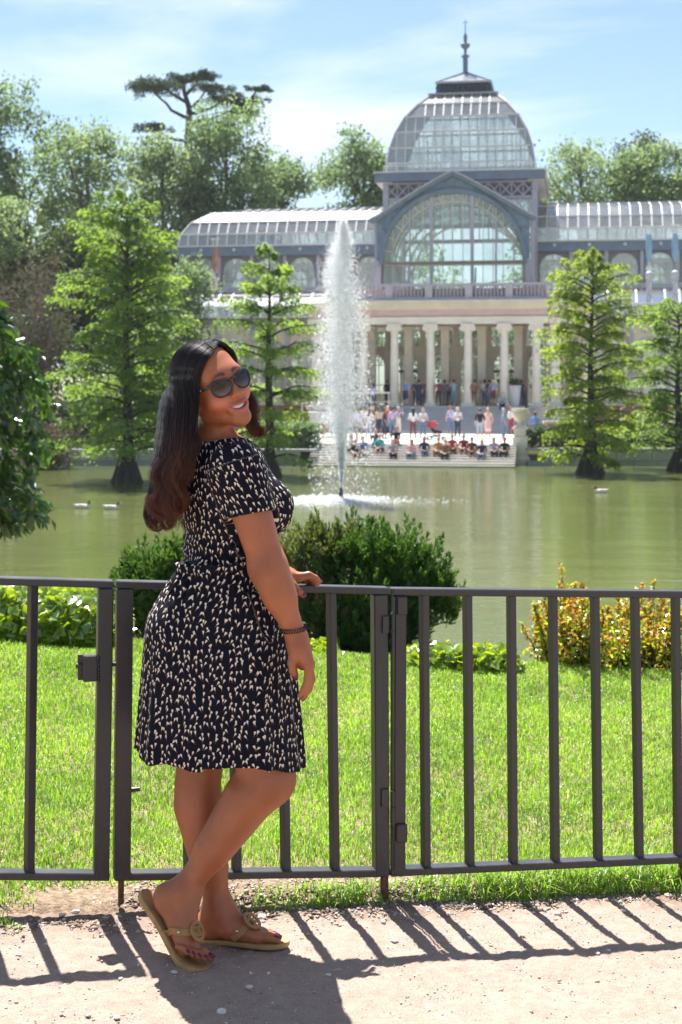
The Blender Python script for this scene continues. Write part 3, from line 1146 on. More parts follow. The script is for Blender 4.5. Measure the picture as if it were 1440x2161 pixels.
# ---------------- the dome
PROF = [(5.45, 17.28), (5.43, 18.0), (5.25, 19.15), (4.85, 20.4), (4.22, 21.65), (3.36, 22.75), (2.42, 23.6)]
DC = 15.0
bars = MB()
dome_o = empty('dome', (0, 0, 0), 0, palace)
for sx, sy in ((-1, -1), (1, -1), (1, 1), (-1, 1)):
    mb = MB(); mb.tube([(sx * h, DC + sy * h, w) for h, w in PROF], 0.11, 6); mb.build('hip_rib', M_lilac, dome_o)
step = 0.682
for face in range(4):
    def MP(u, h, w):
        return [(u, DC - h, w), (h, DC + u, w), (-u, DC + h, w), (-h, DC - u, w)][face]
    js = [-5.45 + step * j for j in range(17)]
    for r_, ((h0, w0), (h1, w1)) in enumerate(zip(PROF[:-1], PROF[1:])):
        bars.beam(MP(-h0, h0, w0), MP(h0, h0, w0), 0.12, 0.10)
        for j in range(16):
            a, b = js[j], js[j + 1]
            q = [(max(min(a, h0), -h0), h0, w0), (max(min(b, h0), -h0), h0, w0), (max(min(b, h1), -h1), h1, w1), (max(min(a, h1), -h1), h1, w1)]
            if q[1][0] - q[0][0] < 0.03: continue
            pts = [MP(*p) for p in q]
            if q[2][0] - q[3][0] < 0.02: pts = pts[:3]
            pane(dome_o, pts, M_roofglass, single=(face == 0))
            if abs(a) < h1:
                bars.beam(MP(a, h0, w0), MP(a, h1, w1), 0.075, 0.085, up=(0, 0, 1))
bars.build('glazing_bars', M_roofbar, dome_o)
mb = MB()
mb.box((0, DC, 23.66), (5.3, 5.3, 0.10)); mb.box((0, DC, 24.62), (4.3, 4.3, 0.14))
mb.build('lantern_cornice', M_lilac, dome_o)
mb = MB()
mb.box((0, DC, 24.12), (3.9, 3.9, 0.86))
for i in range(9):
    for s in (-1, 1):
        mb.lathe([(0.05, 0), (0.17, 0.12), (0.10, 0.30), (0.17, 0.5), (0.06, 0.72)], 8, (-1.8 + 0.45 * i, DC + s * 2.0, 23.75))
        mb.lathe([(0.05, 0), (0.17, 0.12), (0.10, 0.30), (0.17, 0.5), (0.06, 0.72)], 8, (s * 2.0, DC - 1.8 + 0.45 * i, 23.75))
mb.build('lantern', plain('dark_ornament', (0.06, 0.075, 0.11), 0.5, var=0.5, scale=4), dome_o, True)
mb = MB()
mb.add([(-2.0, DC - 2.0, 24.69), (2.0, DC - 2.0, 24.69), (2.0, DC + 2.0, 24.69), (-2.0, DC + 2.0, 24.69), (0, DC, 25.75)], [(0, 1, 4), (1, 2, 4), (2, 3, 4), (3, 0, 4), (3, 2, 1, 0)])
mb.build('lantern_roof', M_roofglass, dome_o)
mb = MB()
for sx, sy in ((-1, -1), (1, -1), (1, 1), (-1, 1)):
    mb.beam((sx * 2.0, DC + sy * 2.0, 24.7), (0, DC, 25.8), 0.08, 0.08)
mb.beam((2.0, DC, 24.72), (0, DC, 25.82), 0.5, 0.10)
mb.lathe([(0.28, 25.6), (0.20, 25.75), (0.20, 26.9), (0.34, 27.0), (0.30, 27.1), (0.10, 27.15), (0.12, 27.55), (0.34, 27.75), (0.38, 27.95), (0.12, 28.05), (0.15, 28.5), (0.12, 28.7), (0.05, 28.8), (0.035, 29.4), (0.02, 29.9)], 10, (0, DC, 0.0))
mb.beam((-0.2, DC, 29.65), (0.2, DC, 29.65), 0.05, 0.05)
mb.build('spire', M_blue, dome_o, True)

# ---------------- vaulted wings
WC, WD, WE, WH = 15.0, 5.2, 12.0, 3.4
ULEFT = -22.8
for sg in (-1, 1):
    bars = MB()
    wing = MB()
    wing.beam((sg * 5.5, WC, WE + WH), (sg * 17.4, WC, WE + WH), 0.16, 0.16)
    wing_o = wing.build('wing_vault', M_lilac, palace)
    rows = [0.0, 0.30, 0.62, 1.02, math.pi / 2]
    def q(t, side=-1):
        return WC + side * WD * math.cos(t), WE + WH * math.sin(t)
    def uend(t):
        return 21.6 - 4.3 * (1 - math.cos(t))
    cstep = 0.76
    ncol = 23
    for r_ in range(4):
        t0, t1 = rows[r_], rows[r_ + 1]
        for side in (-1, 1):
            (v0, w0), (v1, w1) = q(t0, side), q(t1, side)
            bars.beam((sg * 5.5, v0, w0), (sg * uend(t0), v0, w0), 0.10, 0.10)
            for j in range(ncol):
                a, b = 5.6 + cstep * j, 5.6 + cstep * (j + 1)
                qa = [(min(a, uend(t0)), v0, w0), (min(b, uend(t0)), v0, w0), (min(b, uend(t1)), v1, w1), (min(a, uend(t1)), v1, w1)]
                pts = [(sg * p[0], p[1], p[2]) for p in qa]
                if qa[2][0] - qa[3][0] < 0.02: pts = pts[:3]
                vis = (side == -1) and (sg == -1 or a < 19.5)
                pane(wing_o, pts, M_roofglass, single=vis)
                if a < uend(t1): bars.beam((sg * a, v0, w0), (sg * a, v1, w1), 0.08, 0.09)
        # hipped end
        for side in (0,):
            m_ = 8
            for j in range(m_):
                f0, f1 = -1 + 2 * j / m_, -1 + 2 * (j + 1) / m_
                d0, d1 = WD * math.cos(t0), WD * math.cos(t1)
                pts = [(sg * uend(t0), WC + f0 * d0, WE + WH * math.sin(t0)), (sg * uend(t0), WC + f1 * d0, WE + WH * math.sin(t0)), (sg * uend(t1), WC + f1 * d1, WE + WH * math.sin(t1)), (sg * uend(t1), WC + f0 * d1, WE + WH * math.sin(t1))]
                if d1 < 0.05: pts = pts[:3]
                pane(wing_o, pts, M_roofglass, single=False)
                bars.beam(pts[0], pts[-1], 0.07, 0.08)
    bars.build('glazing_bars', M_roofbar, wing_o)
    # eaves
    mb = MB()
    mb.box((sg * 13.65, WC - WD - 0.15, 11.62), (16.3, 0.5, 0.72)); mb.box((sg * 21.7, WC, 11.62), (0.5, 2 * WD + 0.7, 0.719))
    mb.build('eaves_fascia', M_blue, palace)
    mb = MB(); mb.box((sg * 13.65, WC - WD - 0.2, 12.03), (16.5, 0.62, 0.10)); mb.box((sg * 21.75, WC, 12.031), (0.62, 2 * WD + 0.7, 0.098)); mb.build('gutter', M_roofbar, palace)
    for k in range(6):
        mb = MB(); mb.lathe([(0.02, -0.13), (0.10, -0.09), (0.14, 0), (0.10, 0.09), (0.02, 0.13)], 10, (sg * (6.9 + 2.55 * k), WC - WD - 0.48, 11.72)); mb.build('white_ball', M_roofbar, palace, True)
    # clerestory arcade
    mb = MB(); fr = MB(); bk = MB(); posts = []
    for k in range(6):
        uc = sg * (6.85 + 2.55 * k)
        arch_wall(mb, uc - 1.275, uc + 1.275, 8.9, 11.26, uc, 1.0, 10.12, WC - WD, 0.2)
        arch_bars(fr, uc, 1.0, 8.9, 10.12, WC - WD + 0.08, 4, 0.05)
        posts.append(uc + 1.275)
        arch_wall(bk, uc - 1.275, uc + 1.275, 8.9, 11.26, uc, 1.0, 10.12, WC + WD, 0.2)
    posts.append(sg * 6.85 - 1.275)
    cl = mb.build('clerestory', M_dark, palace)
    fr.build('glazing_bars', M_bar, cl)
    bk.build('rear_clerestory', M_dark, palace)
    for u_ in posts:
        mb = MB(); mb.box((u_, WC - WD - 0.1, 10.15), (0.26, 0.2, 2.3)); mb.build('post', M_lilac, cl)
    mb = MB(); mb.box((sg * 13.6, WC - WD - 0.1, 8.80), (16.2, 0.5, 0.22)); mb.build('clerestory_sill', M_roofbar, palace)
    REST.box((sg * 13.6, WC - WD + 0.12, 10.0), (16.0, 0.02, 2.2))
    REST.box((sg * 21.6, WC, 9.5), (0.02, 10.0, 5.0))
    # aisle roof, a quarter vault of glass
    bars = MB(); nseg = 4
    prof = [(9.7 - 3.6 * math.sin(t), 6.35 + 2.35 * math.cos(t)) for t in np.linspace(0, math.pi / 2, nseg + 1)]
    for i in range(nseg):
        (v0, w0), (v1, w1) = prof[i], prof[i + 1]
        bars.beam((sg * 9.7, v0, w0), (sg * 22.6, v0, w0), 0.10, 0.10)
        for j in range(13):
            a, b = sg * (9.7 + j), sg * (10.7 + j)
            pane(palace, [(a, v1, w1), (b, v1, w1), (b, v0, w0), (a, v0, w0)], M_roofglass, single=False)
            bars.beam((a, v0, w0), (a, v1, w1), 0.12, 0.09)
    bars.build('aisle_roof_bars', M_roofbar, palace)
    mb = MB(); mb.box((sg * 16.1, 6.0, 6.18), (13.2, 0.5, 0.42)); mb.build('aisle_eaves', M_dark, palace)
    mb = MB(); mb.box((sg * 16.1, 5.9, 6.42), (13.4, 0.66, 0.09)); mb.build('aisle_gutter', M_roofbar, palace)
    # aisle arcade
    mb = MB(); fr = MB(); ups = []
    for k in range(5):
        uc = sg * (11.0 + 2.55 * k)
        arch_wall(mb, uc - 1.275, uc + 1.275, 0.25, 5.97, uc, 1.02, 3.9, 6.0, 0.25)
        arch_bars(fr, uc, 1.02, 0.25, 3.9, 6.1, 4, 0.07)
        ups.append(uc)
        REST.box((uc, 6.2, 2.9), (2.0, 0.02, 5.0))
    ar = mb.build('aisle_arcade', M_cream, palace)
    fr.build('glazing_bars', M_bar, ar)
    for u_ in ups:
        mb = MB(); mb.box((u_ + 1.275, 5.9, 3.1), (0.34, 0.2, 5.6)); mb.build('post', M_lilac, ar)
        mb = MB(); mb.box((u_, 5.98, 0.55), (2.0, 0.12, 1.1)); mb.build('dado', M_pale, ar)
    # columns inside that show through the glass
    for k in range(6):
        for v in (10.0, 20.0):
            mb = MB(); mb.tube([(sg * (8.1 + 2.55 * k), v, 0.1), (sg * (8.1 + 2.55 * k), v, 8.8)], 0.11, 8); mb.build('inner_column', M_bar, palace, True)
# back walls, frames only
mb = MB()
for k in range(18):
    u = -22.0 + 2.55 * k
    mb.beam((u, 24.0, 0.0), (u, 24.0, 6.3), 0.3, 0.25, up=(0, 1, 0))
mb.box((0, 24.0, 6.3), (45, 0.3, 0.5)); mb.box((0, 24.0, 0.3), (45, 0.3, 1.2)); mb.box((0, 24.0, 3.9), (45, 0.12, 0.12))
for (w) in (8.8, 11.4):
    mb.box((0, 20.2, w), (45, 0.3, 0.4))
mb.build('rear_frame', M_bar, palace)
tag(REST.build('panes', M_roofglass, palace, fix=False), kind='stuff')

# ---------------- steps, terrace and bank
def slab(name, mat, boxes, rz=-PHI):
    mb = MB()
    for c, s in boxes:
        mb.box(c, s)
    o = mb.build(name, mat, None)
    o.location = PO; o.rotation_euler = (0, 0, -PHI)
    return tag(o, kind='structure')


ZT = -1.42 - PO.z          # terrace level in palace coordinates
mb_steps = empty('portico_steps', BW(1.0, -3.0, ZT), -PHI)
tag(mb_steps, 'flight of wide grey stone steps rising from the terrace to the portico', 'steps')
for i in range(10):
    mb = MB(); d = 0.36 * (10 - i)
    top = 0.17 * (i + 1)
    mb.box((0.2, 3.0 - 0.95 - d / 2 + 0.03, top - 0.125), (9.0, d - 0.06, 0.09)); mb.box((0.2, 3.0 - 0.95 - d / 2, top - 0.04), (9.0, d, 0.08))
    mb.build('step', M_step, mb_steps)
slab('terrace', M_terr, [((0, -12.6, ZT - 0.25), (11.4, 17.4, 0.5)), ((0, -7.0, ZT - 0.26), (44, 6.2, 0.5))])
M_riser = plain('shadow_dark_riser', (0.20, 0.19, 0.18), 0.9, var=0.3, scale=2)  # riser colour darkened to stand for the shadow under each nosing
lower = empty('pond_steps', BW(0, -22.5, WATER_Z - PO.z), -PHI)
tag(lower, 'broad pale stone steps going down from the terrace into the pond', 'steps')
for i in range(9):
    mb = MB()
    w1 = (ZT - (WATER_Z - PO.z)) * (9 - i) / 9.0 - 0.03
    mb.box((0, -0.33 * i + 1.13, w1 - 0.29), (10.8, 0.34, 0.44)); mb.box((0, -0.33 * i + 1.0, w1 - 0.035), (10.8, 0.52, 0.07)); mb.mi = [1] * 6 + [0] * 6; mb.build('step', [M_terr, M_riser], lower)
# ================================================================ trees
M_bark = plain('grey_brown_bark', (0.13, 0.10, 0.075), 0.9, var=0.5, scale=3, bmp=0.6, bscale=12)
M_bark_d = plain('dark_wet_bark', (0.055, 0.045, 0.042), 0.85, var=0.4, scale=4, bmp=0.6, bscale=14)
M_bark_g = plain('pale_twig', (0.26, 0.21, 0.17), 0.9, var=0.3, scale=5)
L_plane = leaf_mat('plane_leaf', (0.10, 0.16, 0.080), (0.28, 0.37, 0.205), 0.52, 0.5, 0.03, (1.15, 1.2, 0.75))
L_plane2 = leaf_mat('pale_leaf', (0.13, 0.19, 0.10), (0.34, 0.42, 0.25), 0.52, 0.5, 0.03, (1.15, 1.2, 0.75))
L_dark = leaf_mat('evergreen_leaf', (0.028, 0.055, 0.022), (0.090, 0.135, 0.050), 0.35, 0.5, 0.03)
L_cedar = leaf_mat('cedar_needles', (0.045, 0.075, 0.060), (0.105, 0.150, 0.105), 0.2, 0.5, 0.05, (1.1, 1.2, 0.8))
L_cyp = leaf_mat('cypress_spray', (0.10, 0.18, 0.050), (0.30, 0.42, 0.125), 0.6, 0.5, 0.03, (1.3, 1.3, 0.55))
L_cyp2 = leaf_mat('yellow_green_cypress_spray', (0.125, 0.19, 0.035), (0.36, 0.45, 0.090), 0.6, 0.5, 0.03, (1.25, 1.25, 0.5))
L_gloss = leaf_mat('glossy_laurel_leaf', (0.018, 0.062, 0.010), (0.080, 0.190, 0.022), 0.45, 0.28, 0.08)
L_ivy = leaf_mat('bright_ivy_leaf', (0.14, 0.25, 0.014), (0.40, 0.54, 0.040), 0.60, 0.28, 0.12)
L_jun = leaf_mat('juniper_needle', (0.022, 0.070, 0.016), (0.095, 0.200, 0.050), 0.4, 0.4, 0.05)
L_jun2 = leaf_mat('grey_green_juniper', (0.060, 0.090, 0.040), (0.170, 0.215, 0.105), 0.4, 0.4, 0.04)
L_gold = leaf_mat('golden_leaf', (0.50, 0.20, 0.040), (0.50, 0.46, 0.060), 0.55, 0.4, 0.03, (1.2, 1.1, 0.6))
L_brown = leaf_mat('grey_brown_twigs', (0.10, 0.085, 0.060), (0.24, 0.20, 0.15), 0.2, 0.6, 0.0, (1, 1, 0.8))
trng = np.random.default_rng(21)


def limb_pts(a, b, sag, n=6, wob=0.05, rng=trng):
    a, b = np.array(a, float), np.array(b, float)
    L = np.linalg.norm(b - a)
    pts = []
    for t in np.linspace(0, 1, n):
        p = a + (b - a) * t
        p[2] += sag * L * math.sin(math.pi * t) * 0.5
        if 0 < t < 1: p += rng.normal(0, wob * L * 0.25, 3)
        pts.append(p)
    return pts


def broad_tree(name, label, cx, base_y, top_y, halfw, Y, n_leaf, size, mat, group, low_y=None, lobes=22, seed=0, gaps=0.35, trunk_px=None, cat='tree', dense=0.0):
    """cx, top_y, halfw, low_y in photograph pixels; low_y: where the crown ends below"""
    rng = np.random.default_rng(seed + 100)
    s = Y / F_PX
    base = P(cx, base_y, Y); top = P(cx, top_y, Y)
    zg = float(gz(base.x, Y)) if Y > 80 else base.z
    root = empty(name, (base.x, Y, zg)); tag(root, label, cat, group)
    low = P(cx, low_y if low_y else (top_y + (base_y - top_y) * 0.65), Y).z - zg
    H_ = top.z - zg
    rx = halfw * s
    cz, rz = (low + H_) / 2, (H_ - low) / 2
    ry = min(rx, rz * 1.2) * 0.9
    # lobes on and inside an ellipsoid
    d = rand_unit(lobes, rng)
    lobes = int(lobes * 1.35); d = rand_unit(lobes, rng)
    rr = rng.uniform(0.45, 0.92, lobes)[:, None]
    C = d * rr * np.array([rx, ry, rz]) + np.array([0, 0, cz])
    lr = rng.uniform(0.17, 0.40, lobes) * min(rx, rz) * 1.05
    mb = MB()
    tr = max(0.10, H_ * 0.014)
    tp = limb_pts((0, 0, 0), (rng.normal(0, rx * .08), 0, cz + rz * 0.5), 0.0, 8, 0.03, rng)
    mb.tube(tp, list(np.linspace(tr, tr * 0.3, 8)), 8)
    trunk = mb.build('trunk', M_bark, root, True)
    mb = MB()
    for i in range(min(lobes, 14)):
        a = np.array(tp[int(rng.integers(3, 7))])
        mb.tube(limb_pts(a, C[i], 0.12, 6, 0.1, rng), list(np.linspace(tr * 0.38, tr * 0.08, 6)), 6)
    mb.build('limbs', M_bark, trunk, True)
    # leaves: clumps on twigs
    w = lr ** 2
    k = rng.choice(lobes, n_leaf, p=w / w.sum())
    nc = n_leaf // 14
    kc = rng.choice(lobes, nc, p=w / w.sum())
    rad = rng.uniform(0.45 - dense, 1.05, nc) ** 0.6
    cc = C[kc] + rand_unit(nc, rng) * (rad * lr[kc])[:, None] * np.array([1.1, 1.0, 0.9])
    keep = (vnoise(cc[:, 0] * 1.0 + cc[:, 1], cc[:, 2], 1.1 / max(0.6, rx * 0.16), seed) > -gaps * 1.3) if gaps > 0 else np.ones(nc, bool)
    cc = cc[keep]
    per = max(4, n_leaf // max(1, len(cc)))
    pos = np.repeat(cc, per, 0) + rng.normal(0, 1, (len(cc) * per, 3)) * size * 1.15
    tone = np.repeat(rng.beta(0.8, 0.9, len(cc)) * 0.8, per) + rng.uniform(0, 0.3, len(pos))
    me = leaf_mesh('crown', pos, size, mat, None, np.tile([0, 0, 1.0], (len(pos), 1)), 0.62, rnd=tone, rng=rng, droop=0.25)
    obj('crown', me, root)
    return root


G_BG = 'trees behind the palace'
G_LEFT = 'trees on the left bank'
broad_tree('plane_tree', 'tall leafy tree at the left edge, its crown top against the sky', 35, 890, 165, 125, 118, 15000, 0.36, L_plane, G_LEFT, 760, 40, 1, 0.25)
broad_tree('plane_tree', 'pale leafy tree second from the left edge, crown touching white cloud', 185, 890, 190, 118, 124, 14000, 0.36, L_plane2, G_LEFT, 760, 40, 2, 0.35)
broad_tree('plane_tree', 'leafy tree whose crown stands in front of the cedar trunk', 345, 890, 200, 115, 126, 13000, 0.36, L_plane2, G_LEFT, 720, 36, 3, 0.3)
broad_tree('plane_tree', 'broad leafy tree right of the cedar, ending over the left wing of the palace', 480, 890, 208, 112, 128, 12000, 0.36, L_plane, G_LEFT, 560, 32, 4, 0.3)
broad_tree('plane_tree', 'lower leafy tree whose twigs rise just above the left vaulted roof', 598, 890, 330, 66, 132, 4500, 0.34, L_plane, G_BG, 480, 16, 5, 0.45)
broad_tree('plane_tree', 'round leafy tree behind the left edge of the dome', 768, 890, 272, 100, 140, 10000, 0.36, L_plane, G_BG, 540, 26, 6, 0.3)
broad_tree('plane_tree', 'thin airy tree with sky showing through, just right of the dome', 1225, 890, 262, 98, 142, 5600, 0.34, L_plane2, G_BG, 520, 24, 7, 0.75)
broad_tree('plane_tree', 'dense green tree behind the right wing of the palace', 1340, 890, 290, 105, 136, 12000, 0.36, L_plane, G_BG, 540, 30, 8, 0.1)
broad_tree('plane_tree', 'yellowish leafy tree cut by the right edge above the palace wing', 1450, 890, 278, 85, 138, 8000, 0.36, L_plane2, G_BG, 520, 22, 9, 0.15)
broad_tree('evergreen_tree', 'dark rounded evergreen crown rising behind the right wing trees', 1352, 890, 284, 52, 150, 3000, 0.36, L_dark, G_BG, 420, 14, 10, 0.0)
# more of the park behind the palace, seen through its glass
for (cx, ty, Yb, lab) in ((560, 480, 152, 'green park tree seen through the glass of the left wing'), (700, 470, 150, 'green park tree seen through the glass behind the fountain jet'), (860, 470, 155, 'green park tree seen through the left half of the great arched window'), (1000, 470, 150, 'green park tree seen through the right half of the great arched window'), (1130, 465, 152, 'green park tree seen through the glass just right of the great arch'), (1290, 470, 150, 'green park tree seen through the right wing behind the cypress'), (1430, 470, 152, 'green park tree seen through the right wing at the edge')):
    broad_tree('park_tree', lab, cx, 880, ty, 105, Yb, 3200, 0.5, L_plane, 'trees seen through the palace', 850, 18, 30 + cx % 17, 0.05)
# left bank, lower and nearer
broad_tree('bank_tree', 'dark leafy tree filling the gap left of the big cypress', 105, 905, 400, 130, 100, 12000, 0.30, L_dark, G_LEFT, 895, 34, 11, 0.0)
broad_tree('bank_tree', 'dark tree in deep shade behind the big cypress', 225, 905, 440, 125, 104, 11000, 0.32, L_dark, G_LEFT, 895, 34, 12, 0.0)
broad_tree('bank_tree', 'mid green bushy tree in front of the end of the left wing', 380, 905, 535, 85, 96, 11000, 0.26, L_plane, G_LEFT, 900, 30, 13, 0.0)
broad_tree('bank_tree', 'bright green low tree under the bushy tree behind the woman\u2019s head', 335, 905, 680, 110, 92, 9000, 0.26, L_plane2, G_LEFT, 905, 24, 14, 0.05)
broad_tree('bank_tree', 'green tree crown low at the left edge above the brown shrub', 10, 905, 375, 85, 98, 8000, 0.28, L_plane2, G_LEFT, 740, 22, 15, 0.1)
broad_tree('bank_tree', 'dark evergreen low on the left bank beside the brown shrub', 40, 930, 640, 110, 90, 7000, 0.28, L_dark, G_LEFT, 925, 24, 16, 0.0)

# the half-bare shrub
def twiggy(name, label, cx, base_y, top_y, halfw, Y, seed):
    rng = np.random.default_rng(seed)
    base = P(cx, base_y, Y); H_ = P(cx, top_y, Y).z - base.z; rx = halfw * Y / F_PX
    root = empty(name, base); tag(root, label, 'shrub')
    mb = MB(); tips = []
    for i in range(60):
        a = rng.uniform(0, 6.28); r_ = rx * math.sqrt(rng.uniform(0, 1)); z = H_ * rng.uniform(0.35, 1.0) * (1 - 0.3 * (r_ / rx) ** 2)
        e = np.array([r_ * math.cos(a), r_ * math.sin(a) * 0.6, z])
        pts = limb_pts((0, 0, 0), e, 0.35, 7, 0.12, rng)
        mb.tube(pts, list(np.linspace(0.05, 0.012, 7)), 5)
        for q_ in range(8):
            s0 = np.array(pts[int(rng.integers(3, 7))]); e2 = s0 + rng.normal(0, 0.55, 3) + np.array([0, 0, -0.1])
            mb.tube([s0, (s0 + e2) / 2 + rng.normal(0, .06, 3), e2], [0.014, 0.010, 0.005], 4)
            tips.append(e2); tips.append((s0 + e2) / 2)
    mb.build('branches', M_bark_g, root, True)
    T = np.repeat(np.array(tips), 5, 0) + rng.normal(0, 0.22, (len(tips) * 5, 3))
    obj('foliage', leaf_mesh('foliage', T, 0.20, L_brown, aspect=0.35, rng=rng), root)
twiggy('bare_shrub', 'grey-brown half-bare shrub with tangled twigs on the left bank', 70, 905, 480, 95, 88, 5)
twiggy('bare_shrub', 'small tangle of grey twigs at the waterline left of the big cypress', 95, 992, 905, 38, 74, 6)

# the cedar with its flat top
def cedar():
    Y = 146.0; s = Y / F_PX
    rng = np.random.default_rng(8)
    base = P(398, 880, Y); zg = float(gz(base.x, Y))
    root = empty('cedar_tree', (base.x, Y, zg)); tag(root, 'tall cedar with flat dark layered top above the other trees', 'tree')
    H_ = P(398, 150, Y).z - zg
    def L(px, py, dy=0.0):
        q_ = P(px, py, Y); return np.array([q_.x - base.x, dy, q_.z - zg])
    mb = MB()
    tp = [L(398, 880), L(399, 600), L(397, 420), L(398, 300), L(400, 230), L(388, 190), L(382, 158)]
    mb.tube(tp, [0.75, 0.62, 0.5, 0.4, 0.3, 0.18, 0.05], 9)
    trunk = mb.build('trunk', M_bark_d, root, True)
    mb = MB()
    pads = []
    specs = [((396, 250), (300, 185), 26, 60), ((392, 215), (330, 178), 22, 50), ((390, 200), (385, 158), 16, 45), ((392, 200), (432, 160), 14, 38), ((398, 232), (455, 190), 16, 45), ((399, 240), (500, 205), 20, 55),
             ((400, 260), (545, 205), 18, 45), ((480, 245), (572, 182), 10, 30), ((400, 265), (540, 232), 14, 38), ((398, 300), (300, 262), 16, 40), ((398, 320), (470, 285), 18, 45), ((398, 380), (440, 352), 14, 30), ((398, 400), (350, 370), 14, 30)]
    for (a, b, th, wd) in specs:
        b = (398 + (b[0] - 398) * 0.90, b[1]); wd *= 0.82
        dy = rng.normal(0, 1.2)
        A_, B_ = L(a[0], a[1]), L(b[0], b[1], dy)
        mb.tube(limb_pts(A_, B_, -0.12, 7, 0.05, rng), list(np.linspace(0.20, 0.05, 7)), 6)
        n = int(46 * wd)
        ang = rng.uniform(0, 6.28, n); r_ = np.sqrt(rng.uniform(0, 1, n))
        sub = (rng.normal(0, 0.6, (22, 3)) * np.array([wd * s * 0.95, wd * s * 0.7, th * s * 0.38]))
        k = rng.integers(0, 22, n)
        pos = B_ * 0.9 + A_ * 0.1 + sub[k] + np.stack([np.cos(ang) * r_ * wd * s * 0.30, np.sin(ang) * r_ * wd * s * 0.30, rng.normal(0, th * s * 0.17, n) - r_ ** 2 * th * s * 0.12], 1)
        pads.append(pos)
    mb.build('limbs', M_bark_d, trunk, True)
    pos = np.concatenate(pads)
    obj('crown', leaf_mesh('crown', pos, 0.34, L_cedar, rng.normal(0, 1, (len(pos), 3)) * np.array([1, 1, 0.25]), np.tile([0, 0, 1.0], (len(pos), 1)), 0.35, 0.3, rng=rng), root)
cedar()


# bald cypresses standing in the water
def cypress(label, cx, base_y, top_y, halfw, lean=0, seed=0, nb=64, light=0.0, low=0.10, flare=1.0, spray=120, layered=0.0, mat=None):
    rng = np.random.default_rng(seed)
    Y = (CAM_Z - WATER_Z) * F_PX / (base_y - HORIZON)
    s = Y / F_PX
    base = P(cx, base_y, Y)
    root = empty('bald_cypress', (base.x, Y, WATER_Z - 0.05)); tag(root, label, 'tree', 'cypresses standing in the pond')
    H_ = (base_y - top_y) * s
    mb = MB()
    fl = 30 * s * flare
    hs = [0, 0.02, 0.05, 0.09, 0.14, 0.25, 0.5, 0.8, 1.0]
    rs = [fl, fl * 0.92, fl * 0.74, fl * 0.55, fl * 0.38, 0.20, 0.13, 0.06, 0.015]
    rs = [max(r_, 0.0) for r_ in rs]
    trp = [np.array([lean * s * (1 - h) + 0.05 * math.sin(h * 9), 0, h * H_]) for h in hs]
    mb.tube(trp, rs, 12)
    # buttress ridges
    for k in range(9):
        a = 6.283 * k / 9
        mb.tube([np.array([math.cos(a) * fl * 0.98 + lean * s, math.sin(a) * fl * 0.98, -0.1]), np.array([math.cos(a) * fl * 0.62 + lean * s, math.sin(a) * fl * 0.62, 0.06 * H_]), np.array([math.cos(a) * fl * 0.25 + lean * s * .9, math.sin(a) * fl * 0.25, 0.14 * H_])], [0.16, 0.10, 0.03], 6)
    trunk = mb.build('trunk', M_bark_d, root, True)
    mb = MB()
    pos, tone, dr = [], [], []
    for i in range(nb):
        h = low + (1 - low) * ((i + rng.uniform(0, 1)) / nb) ** 0.95
        if layered: h = round(h * layered) / layered + rng.normal(0, 0.008)
        prof = np.interp(h, [0, 0.10, 0.25, 0.45, 0.7, 0.88, 1.0], [0.75, 0.90, 1.0, 0.95, 0.85, 0.66, 0.28])
        Lb = halfw * s * prof * rng.uniform(0.48, 1.30)
        az = i * 2.39996 + rng.normal(0, 0.3)
        z0 = h * H_
        rise = 0.10 + 0.45 * h
        tip = np.array([math.cos(az) * Lb, math.sin(az) * Lb, z0 + Lb * (rise - 0.20)])
        a_ = np.array([lean * s * (1 - h), 0, z0])
        pts = limb_pts(a_, tip + np.array([lean * s * (1 - h), 0, 0]), 0.22, 7, 0.06, rng)
        mb.tube(pts, list(np.linspace(0.05 + 0.02 * (1 - h), 0.012, 7)), 5)
        n = int(spray * (0.35 + prof))
        t = rng.uniform(0.22, 1.0, n) ** 0.8
        seg = np.clip((t * 6).astype(int), 0, 5); f = t * 6 - seg
        PT = np.array(pts)
        p = PT[seg] * (1 - f)[:, None] + PT[np.minimum(seg + 1, 6)] * f[:, None]
        side = np.array([-math.sin(az), math.cos(az), 0])
        wv = Lb * 0.30 * np.sin(np.clip(t, 0, 1) * math.pi * 0.85 + 0.25)
        off = rng.normal(0, 0.55, n) * wv
        p = p + side * off[:, None] + np.array([0, 0, 1.0]) * (rng.normal(0, 0.06, n) - np.abs(off) * 0.28 - rng.exponential(0.14, n))[:, None]
        pos.append(p)
        tone.append(np.clip(rng.uniform(0, 0.45) + light + rng.uniform(0, 0.5, n), 0, 1))
        dr.append(np.tile([math.cos(az) * 0.7, math.sin(az) * 0.7, -0.35], (n, 1)) + side * np.sign(off)[:, None] * 0.6)
    mb.build('limbs', M_bark_d, trunk, True)
    pos = np.concatenate(pos); tone = np.concatenate(tone); dr = np.concatenate(dr)
    obj('crown', leaf_mesh('crown', pos, 0.205, mat or L_cyp, dr, np.tile([0, 0, 1.0], (len(pos), 1)), 0.42, 0.6, rnd=tone, rng=rng), root)
cypress('large feathery cypress standing in the pond left of the woman', 268, 1018, 418, 158, 0, 1, 110, 0.02, 0.10, 1.0, 190)
cypress('slim cypress with open flat layers directly right of the woman’s face', 568, 1005, 532, 122, 0, 2, 60, 0.20, 0.10, 0.8, 170, 11)
cypress('yellow-green cypress in the pond in front of the right side of the portico', 1250, 1000, 532, 114, -4, 3, 84, 0.15, 0.06, 0.95, 165, mat=L_cyp2)
cypress('cypress cut off by the right edge, dark trunk in the water', 1432, 992, 640, 140, 0, 4, 62, 0.10, 0.12, 0.75, 180)


